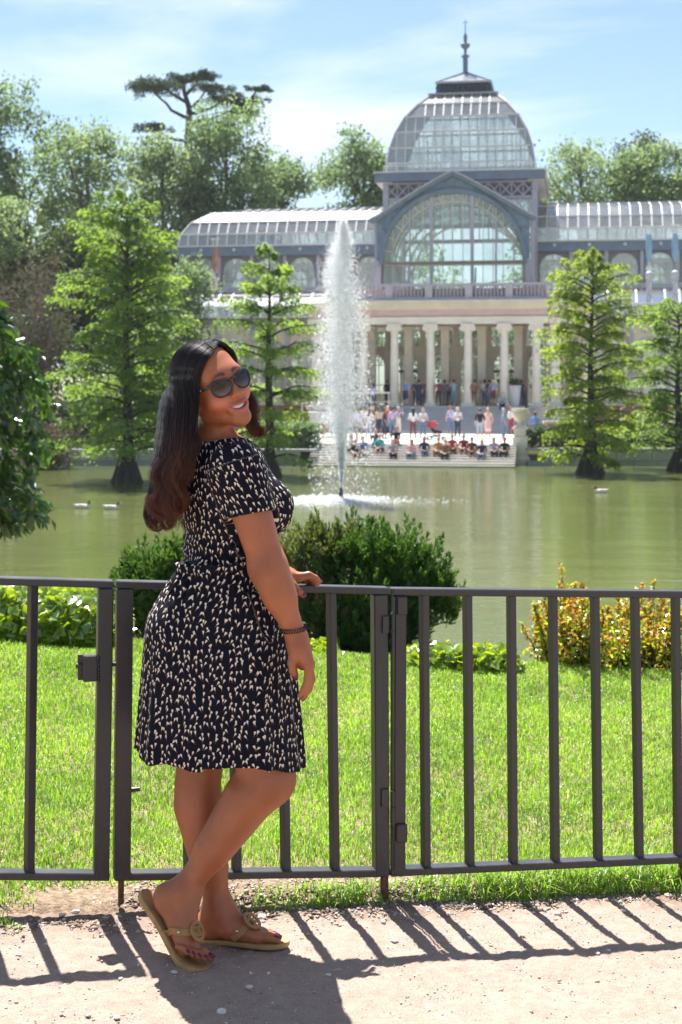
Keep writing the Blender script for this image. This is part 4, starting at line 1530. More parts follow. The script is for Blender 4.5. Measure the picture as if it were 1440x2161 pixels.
# dense clipped hedges and bank plants
def hedge(name, label, pts_px, Y, y_top, y_bot, depth, n, size, mat, cat='hedge', seed=0, rough=0.12, group=None):
    rng = np.random.default_rng(seed)
    x0, x1 = pts_px
    a, b = P(x0, y_bot, Y), P(x1, y_bot, Y)
    zt = P(x0, y_top, Y).z
    L = b.x - a.x; Hh = zt - a.z
    root = empty(name, ((a.x + b.x) / 2, Y, a.z)); tag(root, label, cat, group)
    u = rng.uniform(-0.5, 0.5, n) * L
    top = Hh * (1 + rough * vnoise(u, u * 0, 2.2 / max(0.3, Hh), seed))
    face = rng.choice(3, n, p=[0.45, 0.35, 0.2])
    v = np.where(face == 0, -depth / 2, np.where(face == 1, rng.uniform(-0.5, 0.5, n) * depth, rng.uniform(-0.5, 0.5, n) * depth))
    w = np.where(face == 0, rng.uniform(0, 1, n) * top, np.where(face == 1, top, rng.uniform(0.0, 1, n) * top))
    pos = np.stack([u, v, w], 1) + rng.normal(0, 1, (n, 3)) * size * 0.8
    pos[:, 2] = np.maximum(pos[:, 2], 0.01)
    up = np.where(face[:, None] == 0, np.array([[0, -0.8, 0.6]]), np.array([[0, -0.1, 1.0]]))
    me = leaf_mesh('leaves', pos, size, mat, None, up, 0.66, rng=rng, droop=0.3)
    obj('leaves', me, root)
    mb = MB()
    for k in range(max(4, int(L / 0.35))):
        x_ = rng.uniform(-0.48, 0.48) * L
        mb.tube(limb_pts((x_, 0, -0.05), (x_ + rng.normal(0, .1), rng.normal(0, depth * .15), Hh * 0.85), 0, 4, 0.1, rng), [0.02 * Hh, 0.016 * Hh, 0.01 * Hh, 0.004], 5)
    tag(mb.build('stems', M_bark_d, root, True), kind='stuff')
    return root


hedge('hedge', 'dark clipped hedge on the pond wall between the urn and the right edge', (1104, 1540), 79.0, 908, 948, 1.6, 9000, 0.16, L_dark, seed=1)
hedge('hedge', 'green bank shrubbery left of the steps behind the slim cypress', (545, 672), 80.0, 902, 948, 1.8, 5000, 0.18, L_plane, seed=2)
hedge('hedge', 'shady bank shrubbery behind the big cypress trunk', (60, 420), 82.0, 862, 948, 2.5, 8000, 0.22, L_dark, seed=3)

# stone walls of the far bank
M_wallst = plain('grey_bank_stone', (0.34, 0.35, 0.36), 0.85, var=0.35, scale=0.9, bmp=0.3, bscale=8)
def bank_wall(label, x0, x1, Yw, ytop, th=0.6):
    a, b = P(x0, ytop, Yw), P(x1, ytop, Yw)
    root = empty('stone_wall', ((a.x + b.x) / 2, Yw, WATER_Z - 0.3)); tag(root, label, 'wall')
    L = b.x - a.x; Hh = a.z - WATER_Z + 0.3
    n = max(4, int(L / 1.6))
    for i in range(n):
        for r_ in range(2):
            mb = MB(); l_ = L / n
            off = 0.5 * l_ if r_ else 0
            xx = -L / 2 + l_ * (i + 0.5) + off
            if xx + l_ / 2 > L / 2 + 0.01: continue
            h_ = Hh / 2
            mb.box((xx, 0.012 * random.uniform(-1, 1), h_ * (r_ + 0.5)), (l_ - 0.02, th, h_ - 0.02), bev=0.015)
            mb.build('stone_block', M_wallst, root)
    mb = MB(); mb.box((0, 0, Hh + 0.05), (L, th + 0.12, 0.12)); mb.build('coping', M_wallst, root)
bank_wall('grey stone pond wall under the dark hedge on the far bank', 1112, 1560, 77.4, 950)
bank_wall('grey stone pond wall left of the steps behind the cypress trunks', -80, 668, 77.6, 952)
def parapet(label, x0, x1, Yw, ytop, ybot):
    a, b = P(x0, ytop, Yw), P(x1, ybot, Yw)
    root = empty('parapet_wall', ((a.x + b.x) / 2, Yw, b.z)); tag(root, label, 'wall')
    mb = MB(); mb.box((0, 0, (a.z - b.z) / 2), (b.x - a.x, 0.3, a.z - b.z)); mb.build('wall_face', M_red, root)
    mb = MB(); mb.box((0, 0, a.z - b.z + 0.06), (b.x - a.x + 0.2, 0.55, 0.12)); mb.build('coping', M_terr, root)
parapet('low reddish wall with bright white coping behind the hedge at right', 1150, 1560, 86.0, 893, 917)
parapet('low wall with bright white coping left of the fountain jet', 380, 690, 86.0, 893, 917)
# ================================================================ planting on the near bank
def plume_shrub(name, label, cx, base_y, Y, lobes, n_plume, mat, mat2, seed, leaf=0.040, plume_len=0.16, per=46, stems=True):
    """a juniper: feathery plumes over rounded lobes; lobes: (px, py, rx_px, ry_px)"""
    rng = np.random.default_rng(seed)
    b0 = P(cx, base_y, Y); zg = float(gz(b0.x, Y))
    root = empty(name, (b0.x, Y, zg)); tag(root, label, 'shrub')
    s = Y / F_PX
    pos, dirs, tone, kind = [], [], [], []
    mb = MB()
    ar = np.array([l[2] * l[3] for l in lobes], float)
    for i in range(n_plume):
        l = lobes[rng.choice(len(lobes), p=ar / ar.sum())]
        c = np.array(P(l[0], l[1], Y)) - np.array([b0.x, Y, zg])
        d = rand_unit(1, rng)[0]
        if d[2] < -0.3: d[2] *= -0.5
        d[1] -= 0.25; d = d / np.linalg.norm(d)
        o = c + d * np.array([l[2] * s, l[2] * s * 0.8, l[3] * s]) * rng.uniform(0.6, 1.0)
        if o[2] < 0.02: o[2] = rng.uniform(0.02, 0.1)
        pd = d * 0.55 + np.array([0, 0, 0.9]) + rng.normal(0, 0.3, 3)
        pd /= np.linalg.norm(pd)
        L_ = plume_len * rng.uniform(0.6, 1.4)
        t = rng.uniform(0, 1, per)
        rad = L_ * 0.26 * (1 - t) ** 0.7
        off = rand_unit(per, rng) * rad[:, None]
        p = o + pd * (t * L_)[:, None] + off
        pos.append(p)
        dirs.append(pd * 1.3 + off / (np.linalg.norm(off, axis=1)[:, None] + 1e-6) * 0.9)
        tone.append(np.clip(rng.uniform(0, 0.5) + 0.35 * t + rng.uniform(0, 0.25, per), 0, 1))
        kind.append(np.full(per, l[4] if len(l) > 4 else 0))
        if stems and rng.uniform() < 0.22:
            mb.tube(limb_pts((rng.normal(0, 0.05), 0, 0), o, 0.15, 5, 0.1, rng), [0.012, 0.010, 0.007, 0.004, 0.002], 5)
    pos, dirs, tone, kind = (np.concatenate(a) for a in (pos, dirs, tone, kind))
    for k, m in ((0, mat), (1, mat2)):
        sel = kind == k
        if sel.any():
            obj('foliage', leaf_mesh('foliage', pos[sel], leaf, m, dirs[sel], None, 0.26, 0.35, rnd=tone[sel], rng=rng), root)
    mb.build('branches', M_bark_g, root, True)
    return root


plume_shrub('juniper_bush', 'large round juniper behind the gate, grey-green at left and dark green at right', 780, 1395, 8.8,
    [(655, 1209, 65, 75, 1), (640, 1276, 55, 80, 1), (700, 1184, 50, 60, 1), (760, 1204, 80, 80, 0), (840, 1214, 70, 75, 0), (800, 1276, 110, 90, 0), (880, 1276, 65, 75, 0), (700, 1316, 90, 80, 1), (780, 1346, 130, 60, 0), (925, 1306, 42, 38, 0), (905, 1249, 38, 30, 0), (690, 1381, 70, 30, 1), (800, 1391, 110, 30, 0)],
    920, L_jun, L_jun2, 3)
plume_shrub('juniper_bush', 'smaller juniper showing between the gate post and the back of the dress', 340, 1372, 9.2,
    [(330, 1225, 62, 50, 0), (390, 1205, 50, 50, 0), (300, 1290, 60, 60, 0), (380, 1290, 75, 70, 0), (440, 1260, 60, 70, 0), (320, 1340, 70, 40, 0), (400, 1345, 80, 40, 0)],
    470, L_jun, L_jun2, 4)


def leafy_mound(name, label, x0, x1, y_top, y_bot, Y, n, size, mat, seed, cat='shrub', depth=0.5, group=None):
    """broad leaves turned up to the light over a low mound"""
    rng = np.random.default_rng(seed)
    a, b = P(x0, y_bot, Y), P(x1, y_bot, Y)
    cx = (a.x + b.x) / 2
    zg = float(gz(cx, Y))
    root = empty(name, (cx, Y, zg)); tag(root, label, cat, group)
    L = b.x - a.x
    Hh = P(x0, y_top, Y).z - zg
    u = rng.uniform(-0.5, 0.5, n); v = rng.uniform(-0.5, 0.5, n)
    top = Hh * (0.80 + 0.16 * vnoise(u * L, v * depth, 5.0, seed)) * (1 - 0.55 * np.abs(2 * u) ** 4) * (1 - 0.35 * np.abs(2 * v) ** 3)
    w = top * rng.uniform(0.05, 1.0, n) ** 0.55
    front = rng.uniform(0, 1, n) < 0.55
    v = np.where(front, -0.5 + 0.22 * rng.uniform(0, 1, n) ** 2 + 0.25 * (w / Hh) ** 2, v)
    pos = np.stack([u * L, v * depth, w], 1) + rng.normal(0, 0.01, (n, 3))
    up = np.stack([rng.normal(0, 0.5, n), -0.7 * front - 0.2 + rng.normal(0, 0.4, n), 0.9 + rng.normal(0, 0.3, n)], 1)
    dd = np.stack([rng.normal(0, 1, n), -0.6 + rng.normal(0, 0.6, n), -0.5 + rng.normal(0, 0.4, n)], 1)
    obj('leaves', leaf_mesh('leaves', pos, size, mat, dd, up, 0.85, 0.3, rng=rng, fold=0.12), root)
    mb = MB()
    for k in range(int(10 + L * 14)):
        x_ = rng.uniform(-0.48, 0.48) * L; y_ = rng.uniform(-0.45, 0.45) * depth
        mb.tube(limb_pts((x_, y_, -0.03), (x_ + rng.normal(0, .05), y_ - 0.03, Hh * rng.uniform(0.4, 0.8)), 0.1, 4, 0.1, rng), [0.004, 0.0035, 0.003, 0.0015], 4)
    tag(mb.build('stems', M_bark, root, True), kind='stuff')
    return root


leafy_mound('ivy_bed', 'bright green leafy bed behind the left railing panel', -160, 262, 1218, 1368, 8.35, 6500, 0.066, L_ivy, 1, depth=0.7)
leafy_mound('ivy_bed', 'low bright green leafy plants at the foot of the juniper, right of the hinge', 850, 1088, 1352, 1428, 8.15, 2200, 0.060, L_ivy, 2, depth=0.45)
leafy_mound('ivy_bed', 'small clump of bright leaves low down beside the dress', 636, 712, 1352, 1400, 8.3, 260, 0.07, L_ivy, 3, depth=0.3)


def shoots(name, label, cx, base_y, Y, halfw, tops, n, mat, seed):
    """golden shrub: many upright shoots of small leaves; tops: extra tall shoots (px, py)"""
    rng = np.random.default_rng(seed)
    b0 = P(cx, base_y, Y); zg = float(gz(b0.x, Y))
    root = empty(name, (b0.x, Y, zg)); tag(root, label, 'shrub', 'golden shrubs by the pond')
    s = Y / F_PX
    mb = MB(); pos, tone, dirs = [], [], []
    ends = []
    for i in range(n):
        u = rng.normal(0, 0.45); u = np.clip(u, -1, 1)
        h = (base_y - tops[0][1]) * s * rng.uniform(0.45, 0.86) * (1 - 0.35 * u * u)
        ends.append((u * halfw * s, rng.normal(0, 0.22), h))
    for (px, py) in tops:
        ends.append(((px - cx) * s, 0.0, (base_y - py) * s))
    for (ex, ey, ez) in ends:
        pts = limb_pts((ex * 0.5, ey * 0.5, 0), (ex, ey, ez), 0.05, 7, 0.06, rng)
        mb.tube(pts, [0.006, 0.005, 0.004, 0.0035, 0.003, 0.002, 0.001], 4)
        m = int(70 * ez / 0.6) + 20
        t = rng.uniform(0.12, 1, m); seg = np.clip((t * 6).astype(int), 0, 5); f = t * 6 - seg
        PT = np.array(pts)
        p = PT[seg] * (1 - f)[:, None] + PT[np.minimum(seg + 1, 6)] * f[:, None]
        pos.append(p + rng.normal(0, 1, (m, 3)) * (0.035 * (1.15 - t))[:, None])
        tone.append(np.clip(rng.beta(1.6, 1.1, m) * 0.9 + rng.uniform(-0.15, 0.15), 0, 1))
    pos = np.concatenate(pos); tone = np.concatenate(tone)
    green = rng.uniform(0, 1, len(pos)) < 0.58 * (1.25 - pos[:, 2] / pos[:, 2].max())
    obj('foliage', leaf_mesh('foliage', pos[~green], 0.035, mat, None, np.tile([0, -0.3, 1.0], ((~green).sum(), 1)), 0.55, rnd=tone[~green], rng=rng), root)
    obj('foliage', leaf_mesh('foliage', pos[green], 0.036, L_ivy, None, np.tile([0, -0.3, 1.0], (green.sum(), 1)), 0.55, rng=rng), root)
    mb.build('branches', M_bark, root, True)
shoots('golden_shrub', 'golden shrub with one tall shoot above the rail, nearer the gate', 1200, 1428, 8.5, 105, [(1185, 1205), (1130, 1300), (1230, 1262), (1270, 1290)], 95, L_gold, 1)
shoots('golden_shrub', 'golden shrub with one tall shoot at the right edge', 1392, 1428, 8.6, 105, [(1380, 1228), (1345, 1300), (1430, 1270), (1470, 1280)], 90, L_gold, 2)

shoots('golden_shrub', 'golden shrub of middle height between the two taller ones', 1296, 1428, 8.55, 85, [(1305, 1265), (1270, 1290), (1330, 1280)], 90, L_gold, 3)


# the glossy-leaved tree that leans in at the left
def glossy_tree():
    rng = np.random.default_rng(17)
    Y = 15.5; s = Y / F_PX
    bx = P(-190, 1200, Y).x; zg = float(gz(bx, Y))
    root = empty('laurel_tree', (bx, Y, zg)); tag(root, 'glossy dark-leaved tree leaning in from the left edge over the pond', 'tree')
    def L(px, py, dy=0.0):
        q_ = P(px, py, Y); return np.array([q_.x - bx, dy, q_.z - zg])
    mb = MB(); mb.tube([(0, 0, 0), L(-180, 1050), L(-160, 850), L(-130, 650)], [0.12, 0.10, 0.08, 0.03], 8)
    trunk = mb.build('trunk', M_bark, root, True)
    mb = MB(); pos, dirs = [], []
    ends = [(30, 700), (75, 740), (90, 790), (100, 835), (95, 880), (108, 925), (95, 965), (70, 1000), (85, 1060), (100, 1100), (70, 1110), (30, 1125), (5, 1090), (-10, 690), (10, 760), (0, 850), (20, 930), (10, 1010), (50, 830), (40, 900), (60, 960), (30, 1050), (-30, 800), (-30, 950), (-40, 1060), (15, 680), (-60, 700)]
    for (px, py) in ends * 2:
        px += rng.normal(0, 7); py += rng.normal(0, 10)
        e = L(px, py, rng.normal(-0.05, 0.28))
        a = L(-150 + rng.normal(0, 12), py - 60 + rng.normal(0, 25))
        pts = limb_pts(a, e, 0.15, 8, 0.05, rng)
        mb.tube(pts, list(np.linspace(0.022, 0.004, 8)), 5)
        m = 40
        t = 1 - rng.uniform(0, 0.62, m) ** 1.3
        seg = np.clip((t * 7).astype(int), 0, 6); f = t * 7 - seg
        PT = np.array(pts)
        p = PT[seg] * (1 - f)[:, None] + PT[np.minimum(seg + 1, 7)] * f[:, None]
        o = rand_unit(m, rng)
        pos.append(p + o * 0.085); dirs.append(o * 0.8 + np.array([0.35, 0, -0.75]))
    mb.build('limbs', M_bark, trunk, True)
    pos = np.concatenate(pos); dirs = np.concatenate(dirs)
    obj('crown', leaf_mesh('crown', pos, 0.150, L_gloss, dirs, np.tile([0, -0.3, 1.0], (len(pos), 1)), 0.42, 0.5, rng=rng, fold=0.2), root)
glossy_tree()
# ================================================================ the fountain
FY = (CAM_Z - WATER_Z) * F_PX / (1056.0 - HORIZON)
fountain = empty('fountain', (0.0, FY, WATER_Z)); tag(fountain, 'tall white fountain jet rising from the pond in front of the palace', 'fountain')
mb = MB(); mb.tube([(0, 0, -0.3), (0, 0, 0.30), (0, 0, 0.31), (0, 0, 0.46)], [0.085, 0.085, 0.055, 0.045], 12)
mb.lathe([(0.16, -0.1), (0.14, 0.06), (0.09, 0.08)], 12)
mb.build('nozzle', M_black, fountain, True)

M_spray, nt, out = new_mat('water_spray')
d_ = N(nt, 'ShaderNodeBsdfDiffuse'); d_.inputs['Color'].default_value = (0.95, 0.96, 1.0, 1)
t_ = N(nt, 'ShaderNodeBsdfTranslucent'); t_.inputs['Color'].default_value = (0.97, 0.98, 1.0, 1)
m_ = N(nt, 'ShaderNodeMixShader'); m_.inputs[0].default_value = 0.65
nt.links.new(d_.outputs[0], m_.inputs[1]); nt.links.new(t_.outputs[0], m_.inputs[2])
tp_ = N(nt, 'ShaderNodeBsdfTransparent')
m2_ = N(nt, 'ShaderNodeMixShader'); m2_.inputs[0].default_value = 0.70
nt.links.new(tp_.outputs[0], m2_.inputs[1]); nt.links.new(m_.outputs[0], m2_.inputs[2])
g_ = N(nt, 'ShaderNodeBsdfGlossy', Roughness=0.15)
m3_ = N(nt, 'ShaderNodeMixShader'); m3_.inputs[0].default_value = 0.10
nt.links.new(m2_.outputs[0], m3_.inputs[1]); nt.links.new(g_.outputs[0], m3_.inputs[2])
nt.links.new(m3_.outputs[0], out.inputs['Surface'])


def drops(pos, size, stretch, name, parent):
    n = len(pos)
    base = np.array([[1, 0, 0], [-1, 0, 0], [0, 1, 0], [0, -1, 0], [0, 0, 1], [0, 0, -1]], float)
    faces = np.array([[0, 2, 4], [2, 1, 4], [1, 3, 4], [3, 0, 4], [2, 0, 5], [1, 2, 5], [3, 1, 5], [0, 3, 5]])
    V = base[None] * size[:, None, None]
    V[..., 2] *= stretch[:, None]
    V = V + pos[:, None]
    F = (np.arange(n)[:, None, None] * 6 + faces[None]).reshape(-1, 3)
    return tag(obj(name, np_mesh(name, V.reshape(-1, 3), F, M_spray), parent), kind='stuff')


frng = np.random.default_rng(4)
s_ = FY / F_PX
ZT_ = (1056 - 486) * s_
n = 20000
z = ZT_ * frng.beta(1.35, 1.25, n)
rp_ = np.interp(z / ZT_, [0, 0.07, 0.15, 0.28, 0.48, 0.70, 0.86, 0.95, 1.0], [0.05, 0.10, 0.30, 0.80, 1.12, 1.0, 0.66, 0.34, 0.12])
a = frng.uniform(0, 6.283, n)
r_ = rp_ * 0.35 * np.sqrt(-2 * np.log(frng.uniform(0.002, 1, n)))
puls = 0.10 * np.sin(z * 2.2) * (z / ZT_)
pos = np.stack([r_ * np.cos(a) + puls, r_ * np.sin(a), z + 0.42], 1)
drops(pos, frng.lognormal(math.log(0.0105), 0.35, n), frng.uniform(1.0, 2.6, n), 'jet', fountain)
n = 40000
z = ZT_ * frng.beta(1.5, 1.3, n)
rp_ = np.interp(z / ZT_, [0, 0.07, 0.15, 0.28, 0.48, 0.70, 0.86, 0.95, 1.0], [0.06, 0.12, 0.34, 0.90, 1.30, 1.15, 0.74, 0.40, 0.15])
a = frng.uniform(0, 6.283, n)
r_ = rp_ * 0.35 * np.sqrt(-2 * np.log(frng.uniform(0.002, 1, n)))
pos = np.stack([r_ * np.cos(a) + 0.08 * np.sin(z * 2.2) * (z / ZT_), r_ * np.sin(a), z + 0.42], 1)
drops(pos, frng.lognormal(math.log(0.0065), 0.3, n), frng.uniform(1.0, 3.0, n), 'mist', fountain)
# water falling back in loose drops
n = 4200
z = ZT_ * frng.beta(1.3, 1.7, n) * 0.95
a = frng.uniform(0, 6.283, n)
r_ = (0.35 + 1.0 * (1 - z / ZT_) ** 0.6) * frng.uniform(0.2, 1.0, n) ** 0.7
pos = np.stack([r_ * np.cos(a) + 0.1, r_ * np.sin(a), z], 1)
drops(pos, frng.lognormal(math.log(0.012), 0.5, n), frng.uniform(1.0, 2.0, n), 'falling_drops', fountain)
# splash and foam around the foot
n = 9000
a = frng.uniform(0, 6.283, n); r_ = 1.9 * np.abs(frng.normal(0, 0.5, n)) + 0.1
pos = np.stack([r_ * np.cos(a) - 0.25, r_ * np.sin(a) * 1.15, np.abs(frng.normal(0, 0.06, n)) * np.exp(-r_ * 0.5)], 1)
drops(pos, frng.lognormal(math.log(0.022), 0.5, n), frng.uniform(0.25, 0.8, n), 'splash', fountain)
n = 260
a = frng.uniform(0, 6.283, n); r_ = frng.uniform(1.6, 4.2, n)
pos = np.stack([r_ * np.cos(a) + 0.4, r_ * np.sin(a) * 0.5, np.full(n, 0.01)], 1)
drops(pos, frng.lognormal(math.log(0.035), 0.3, n), np.full(n, 0.2), 'foam_flecks', fountain)


# ---------------------------------------------------------------- ducks
def duck(label, px, py, face=1, dark=False):
    Y = (CAM_Z - WATER_Z) * F_PX / (py - HORIZON)
    X = (px - 720) * Y / F_PX
    fl = Field((-0.36, -0.16, -0.10), (0.40, 0.16, 0.40), 0.012)
    fl.ell((0, 0, 0.05), (0.24, 0.115, 0.10), None, 0.02)
    fl.cone((-0.18, 0, 0.09), (-0.30, 0, 0.14), 0.06, 0.015, 0.04)
    fl.cone((0.15, 0, 0.08), (0.21, 0, 0.20), 0.06, 0.036, 0.03)
    fl.ell((0.225, 0, 0.235), (0.055, 0.042, 0.045), None, 0.02)
    fl.ell((-0.05, 0.085, 0.085), (0.17, 0.03, 0.06), None, 0.02); fl.ell((-0.05, -0.085, 0.085), (0.17, 0.03, 0.06), None, 0.02)
    V, F = fl.surface()
    V[:, 0] *= face
    if face < 0: F = F[:, ::-1]
    fc = V[F].mean(1)
    mi = np.where((fc[:, 2] > 0.15), 1, 0)
    root = empty('duck', (X, Y, WATER_Z)); tag(root, label, 'duck', 'ducks on the pond')
    obj('body', np_mesh('body', V, F, [M_dk_w, M_dk_b], True, mi), root)
    mb = MB(); mb.box((face * 0.295, 0, 0.222), (0.075, 0.045, 0.018), bev=0.006); mb.build('bill', plain('bill', (0.5, 0.32, 0.08), 0.5), root)
M_dk_w = plain('pale_plumage', (0.62, 0.57, 0.50), 0.8, var=0.25, scale=12)
M_dk_b = plain('brown_plumage', (0.12, 0.09, 0.07), 0.8, var=0.3, scale=12)
duck('pale duck swimming ahead, left of the other duck on the left side of the pond', 175, 1073)
duck('pale duck nearer the woman’s hair on the left side of the pond', 236, 1075)
duck('small white duck on the water below the right cypress', 1268, 1040, -1)
# ================================================================ iron railing and gate
def iron_material():
    m, nt, out = new_mat('dark_grey_iron_paint')
    vec = coords(nt)
    b = N(nt, 'ShaderNodeBsdfPrincipled', Roughness=0.42, Metallic=0.0)
    b.inputs['Specular IOR Level'].default_value = 0.6
    n1 = noise(nt, vec, 9, 6, 0.65)
    n2 = noise(nt, vec, 75, 5, 0.7)
    c = ramp(nt, n1, [(0.3, (0.016, 0.017, 0.021)), (0.7, (0.029, 0.030, 0.036))])
    sp = N(nt, 'ShaderNodeSeparateXYZ')
    nt.links.new(vec, sp.inputs[0])
    # rust and dust gather low down, in patches with a shape of their own
    low = math_node(nt, 'SUBTRACT', 0.42, math_node(nt, 'MULTIPLY', sp.outputs[2], 0.75), clamp=True)
    k = math_node(nt, 'MULTIPLY', ramp(nt, n2, [(0.52, (0, 0, 0)), (0.72, (1, 1, 1))]), math_node(nt, 'ADD', low, 0.02))
    c = mix_col(nt, k, c, (0.13, 0.065, 0.035))
    dust = math_node(nt, 'MULTIPLY', ramp(nt, noise(nt, vec, 130, 3, 0.7), [(0.55, (0, 0, 0)), (0.75, (1, 1, 1))]), math_node(nt, 'MULTIPLY', low, 0.45))
    c = mix_col(nt, dust, c, (0.24, 0.20, 0.165))
    nt.links.new(c, b.inputs['Base Color'])
    rr = math_node(nt, 'MULTIPLY_ADD', n1, 0.35, 0.24, clamp=True)
    nt.links.new(rr, b.inputs['Roughness'])
    nt.links.new(bump(nt, math_node(nt, 'ADD', n1, math_node(nt, 'MULTIPLY', n2, 0.5)), 0.25, 0.004), b.inputs['Normal'])
    nt.links.new(b.outputs[0], out.inputs['Surface'])
    return m


M_iron = iron_material()
M_iron_worn = plain('worn_steel', (0.10, 0.085, 0.075), 0.45, 0.3, 0.5, 40, 0.4, 120)
F_DIR = Vector((1, FENCE_K, 0)).normalized()
F_NRM = Vector((FENCE_K, -1, 0)).normalized()      # towards the camera


def FP(px, py, off=0.0):
    """the point of the fence plane seen at a pixel; off = towards the camera"""
    Y = FENCE_Y0 / (1 - FENCE_K * (px - 720.0) / F_PX)
    return P(px, py, Y) + F_NRM * off


def fbar(name, a, b, w, d, parent, bev=0.0025, mat=M_iron):
    """a bar whose width w lies in the fence plane and whose depth d lies across it"""
    mb = MB()
    a, b = Vector(a), Vector(b)
    t = (b - a).normalized()
    n = F_NRM
    s = t.cross(n).normalized()
    n2 = s.cross(t).normalized()
    Mx = Matrix((s, n2, t)).transposed()
    mb.box((a + b) / 2, (w, d, (b - a).length), Mx, bev=bev)
    return mb.build(name, mat, parent)


def lerp(a, b, t):
    return a + (b - a) * t


def panel(name, label, cat, x0, x1, top, bot, posts, bars, group=None, base=None):
    """top / bot: ((x,y),(x,y)) front edges in the photograph of the top rail's top and the bottom rail's underside"""
    root = empty(name, base)
    tag(root, label, cat, group)
    M0 = Matrix.Translation(root.location).inverted()
    # rails are 45 mm deep flat bars, 21 mm tall
    def rail(nm, e):
        (xa, ya), (xb, yb) = e
        a, b = FP(xa, ya), FP(xb, yb)
        dz = Vector((0, 0, -0.0105 if nm == 'top_rail' else 0.0105))
        o = fbar(nm, a + dz - F_NRM * 0.0225, b + dz - F_NRM * 0.0225, 0.021, 0.045, root)
        return o
    rail('top_rail', top)
    rail('bottom_rail', bot)
    def yat(e, x):
        (xa, ya), (xb, yb) = e
        return ya + (yb - ya) * (x - xa) / (xb - xa)
    for (xt, xb, w) in posts:
        a = FP(xb, yat(bot, xb)) + Vector((0, 0, 0.001)) + F_NRM * 0.0015
        b = FP(xt, yat(top, xt)) - Vector((0, 0, 0.0215)) + F_NRM * 0.0015
        fbar('post', a - F_NRM * 0.0225, b - F_NRM * 0.0225, w, 0.044, root, 0.003)
    for (xt, xb, ang) in bars:
        a = FP(xb, yat(bot, xb)) + Vector((0, 0, 0.0205)) - F_NRM * 0.0225
        b = FP(xt, yat(top, xt)) - Vector((0, 0, 0.0205)) - F_NRM * 0.0225
        mb = MB()
        t = (b - a).normalized()
        q = Matrix.Rotation(ang, 3, 'Z')
        s = q @ F_DIR
        n = t.cross(s).normalized()
        s = n.cross(t).normalized()
        mb.box((a + b) / 2, (0.0235, 0.0235, (b - a).length), Matrix((s, n, t)).transposed(), bev=0.0018)
        # a small weld bead at the foot
        mb.lathe([(0.017, 0), (0.0135, 0.006)], 8, a)
        mb.build('baluster', M_iron, root)
    for ch in root.children:
        ch.matrix_parent_inverse = M0
    return root, M0


def reparent(root, M0):
    for ch in root.children:
        ch.matrix_parent_inverse = M0


# --- fixed panel on the left, with the latch
left, M0 = panel('railing_panel', 'dark iron railing panel with a square latch box on its end post', 'railing',
    -320, 240, ((-320, 1209.5), (240, 1226)), ((-320, 1856), (232, 1860)),
    [(224.5, 215, 0.042)], [(71, 63, 0.42), (-28, -36, 0.4), (-125, -134, 0.4), (-222, -232, 0.4)], 'iron railing', FP(-40, 1905))
mb = MB()
c = FP(191, 1411, -0.012)
Mx = Matrix((F_DIR, Vector((0, 0, 1)), F_NRM)).transposed()
mb.box(c, (0.040, 0.073, 0.030), Mx, bev=0.003)
o = mb.build('latch_box', M_iron, left)
mb = MB(); mb.box(FP(173, 1411, -0.020), (0.019, 0.071, 0.006), Mx, bev=0.001)
mb.build('latch_plate', M_iron, left)
for yy in (1393, 1430):
    mb = MB(); mb.tube([FP(174, yy, -0.016), FP(174, yy, -0.0125)], 0.004, 10)
    mb.build('rivet', M_iron_worn, left)
mb = MB(); mb.tube([FP(161, 1406.5, -0.012), FP(165, 1406.5, -0.012), FP(165.2, 1406.5, -0.012), FP(183, 1406.5, -0.012)], [0.0075, 0.0075, 0.0045, 0.0045], 10)
mb.build('bolt_knob', M_iron_worn, left, True)
mb = MB(); mb.tube([FP(230, 1404.5, -0.02), FP(252, 1404.5, -0.02)], 0.006, 10)
mb.build('bolt', M_iron_worn, left, True)
mb = MB()
for k in range(9):
    yy = 1388 + k * 6.0
    mb.lathe([(0.003, -0.005), (0.006, 0), (0.003, 0.005)], 7, FP(208 + random.uniform(-1.5, 1.5), yy, 0.0))
mb.build('weld_bead', M_iron, left, True)
reparent(left, M0)

# --- the gate in the middle
gate, M0 = panel('iron_gate', 'dark iron railing gate that the woman rests her hand on', 'gate',
    247, 822, ((247, 1226), (822, 1240.5)), ((243, 1860), (820, 1851.5)),
    [(265, 259, 0.0455), (805, 808.5, 0.0435)],
    [(394, 401, 0.42), (493, 503, 0.42), (598, 607, 0.42), (703, 711, 0.42)], None, FP(520, 1900))
mb = MB(); mb.tube([FP(258, 1858, -0.02), FP(257.5, 1912, -0.02)], 0.0085, 10)
mb.build('drop_bolt', plain('rusty_iron', (0.17, 0.085, 0.05), 0.8, 0.1, 0.5, 60, 0.4, 160), gate, True)
mb = MB(); mb.tube([FP(268, 1672, -0.02), FP(297, 1667.5, -0.012)], 0.0065, 10)
mb.build('bolt_handle', M_iron, gate, True)
mb = MB(); mb.beam(FP(818, 1846, -0.03), FP(818, 1900, -0.03), 0.024, 0.024)
mb.build('foot', bpy.data.materials['rusty_iron'], gate)
for (y0, y1, yy) in ((1294, 1371, 1330), (1668, 1738, 1702)):
    mb = MB()
    mb.tube([FP(827.5, y0, 0.008), FP(827.5, yy - 0.6, 0.008)], 0.0068, 10)
    mb.build('hinge_barrel', M_iron, gate, True)
mb = MB(); mb.box(FP(813, 1318, 0.0055), (0.020, 0.05, 0.006), Mx, bev=0.001); mb.build('hinge_leaf', M_iron, gate)
mb = MB(); mb.box(FP(812, 1683, 0.0055), (0.022, 0.052, 0.006), Mx, bev=0.001); mb.build('hinge_leaf', M_iron, gate)
reparent(gate, M0)

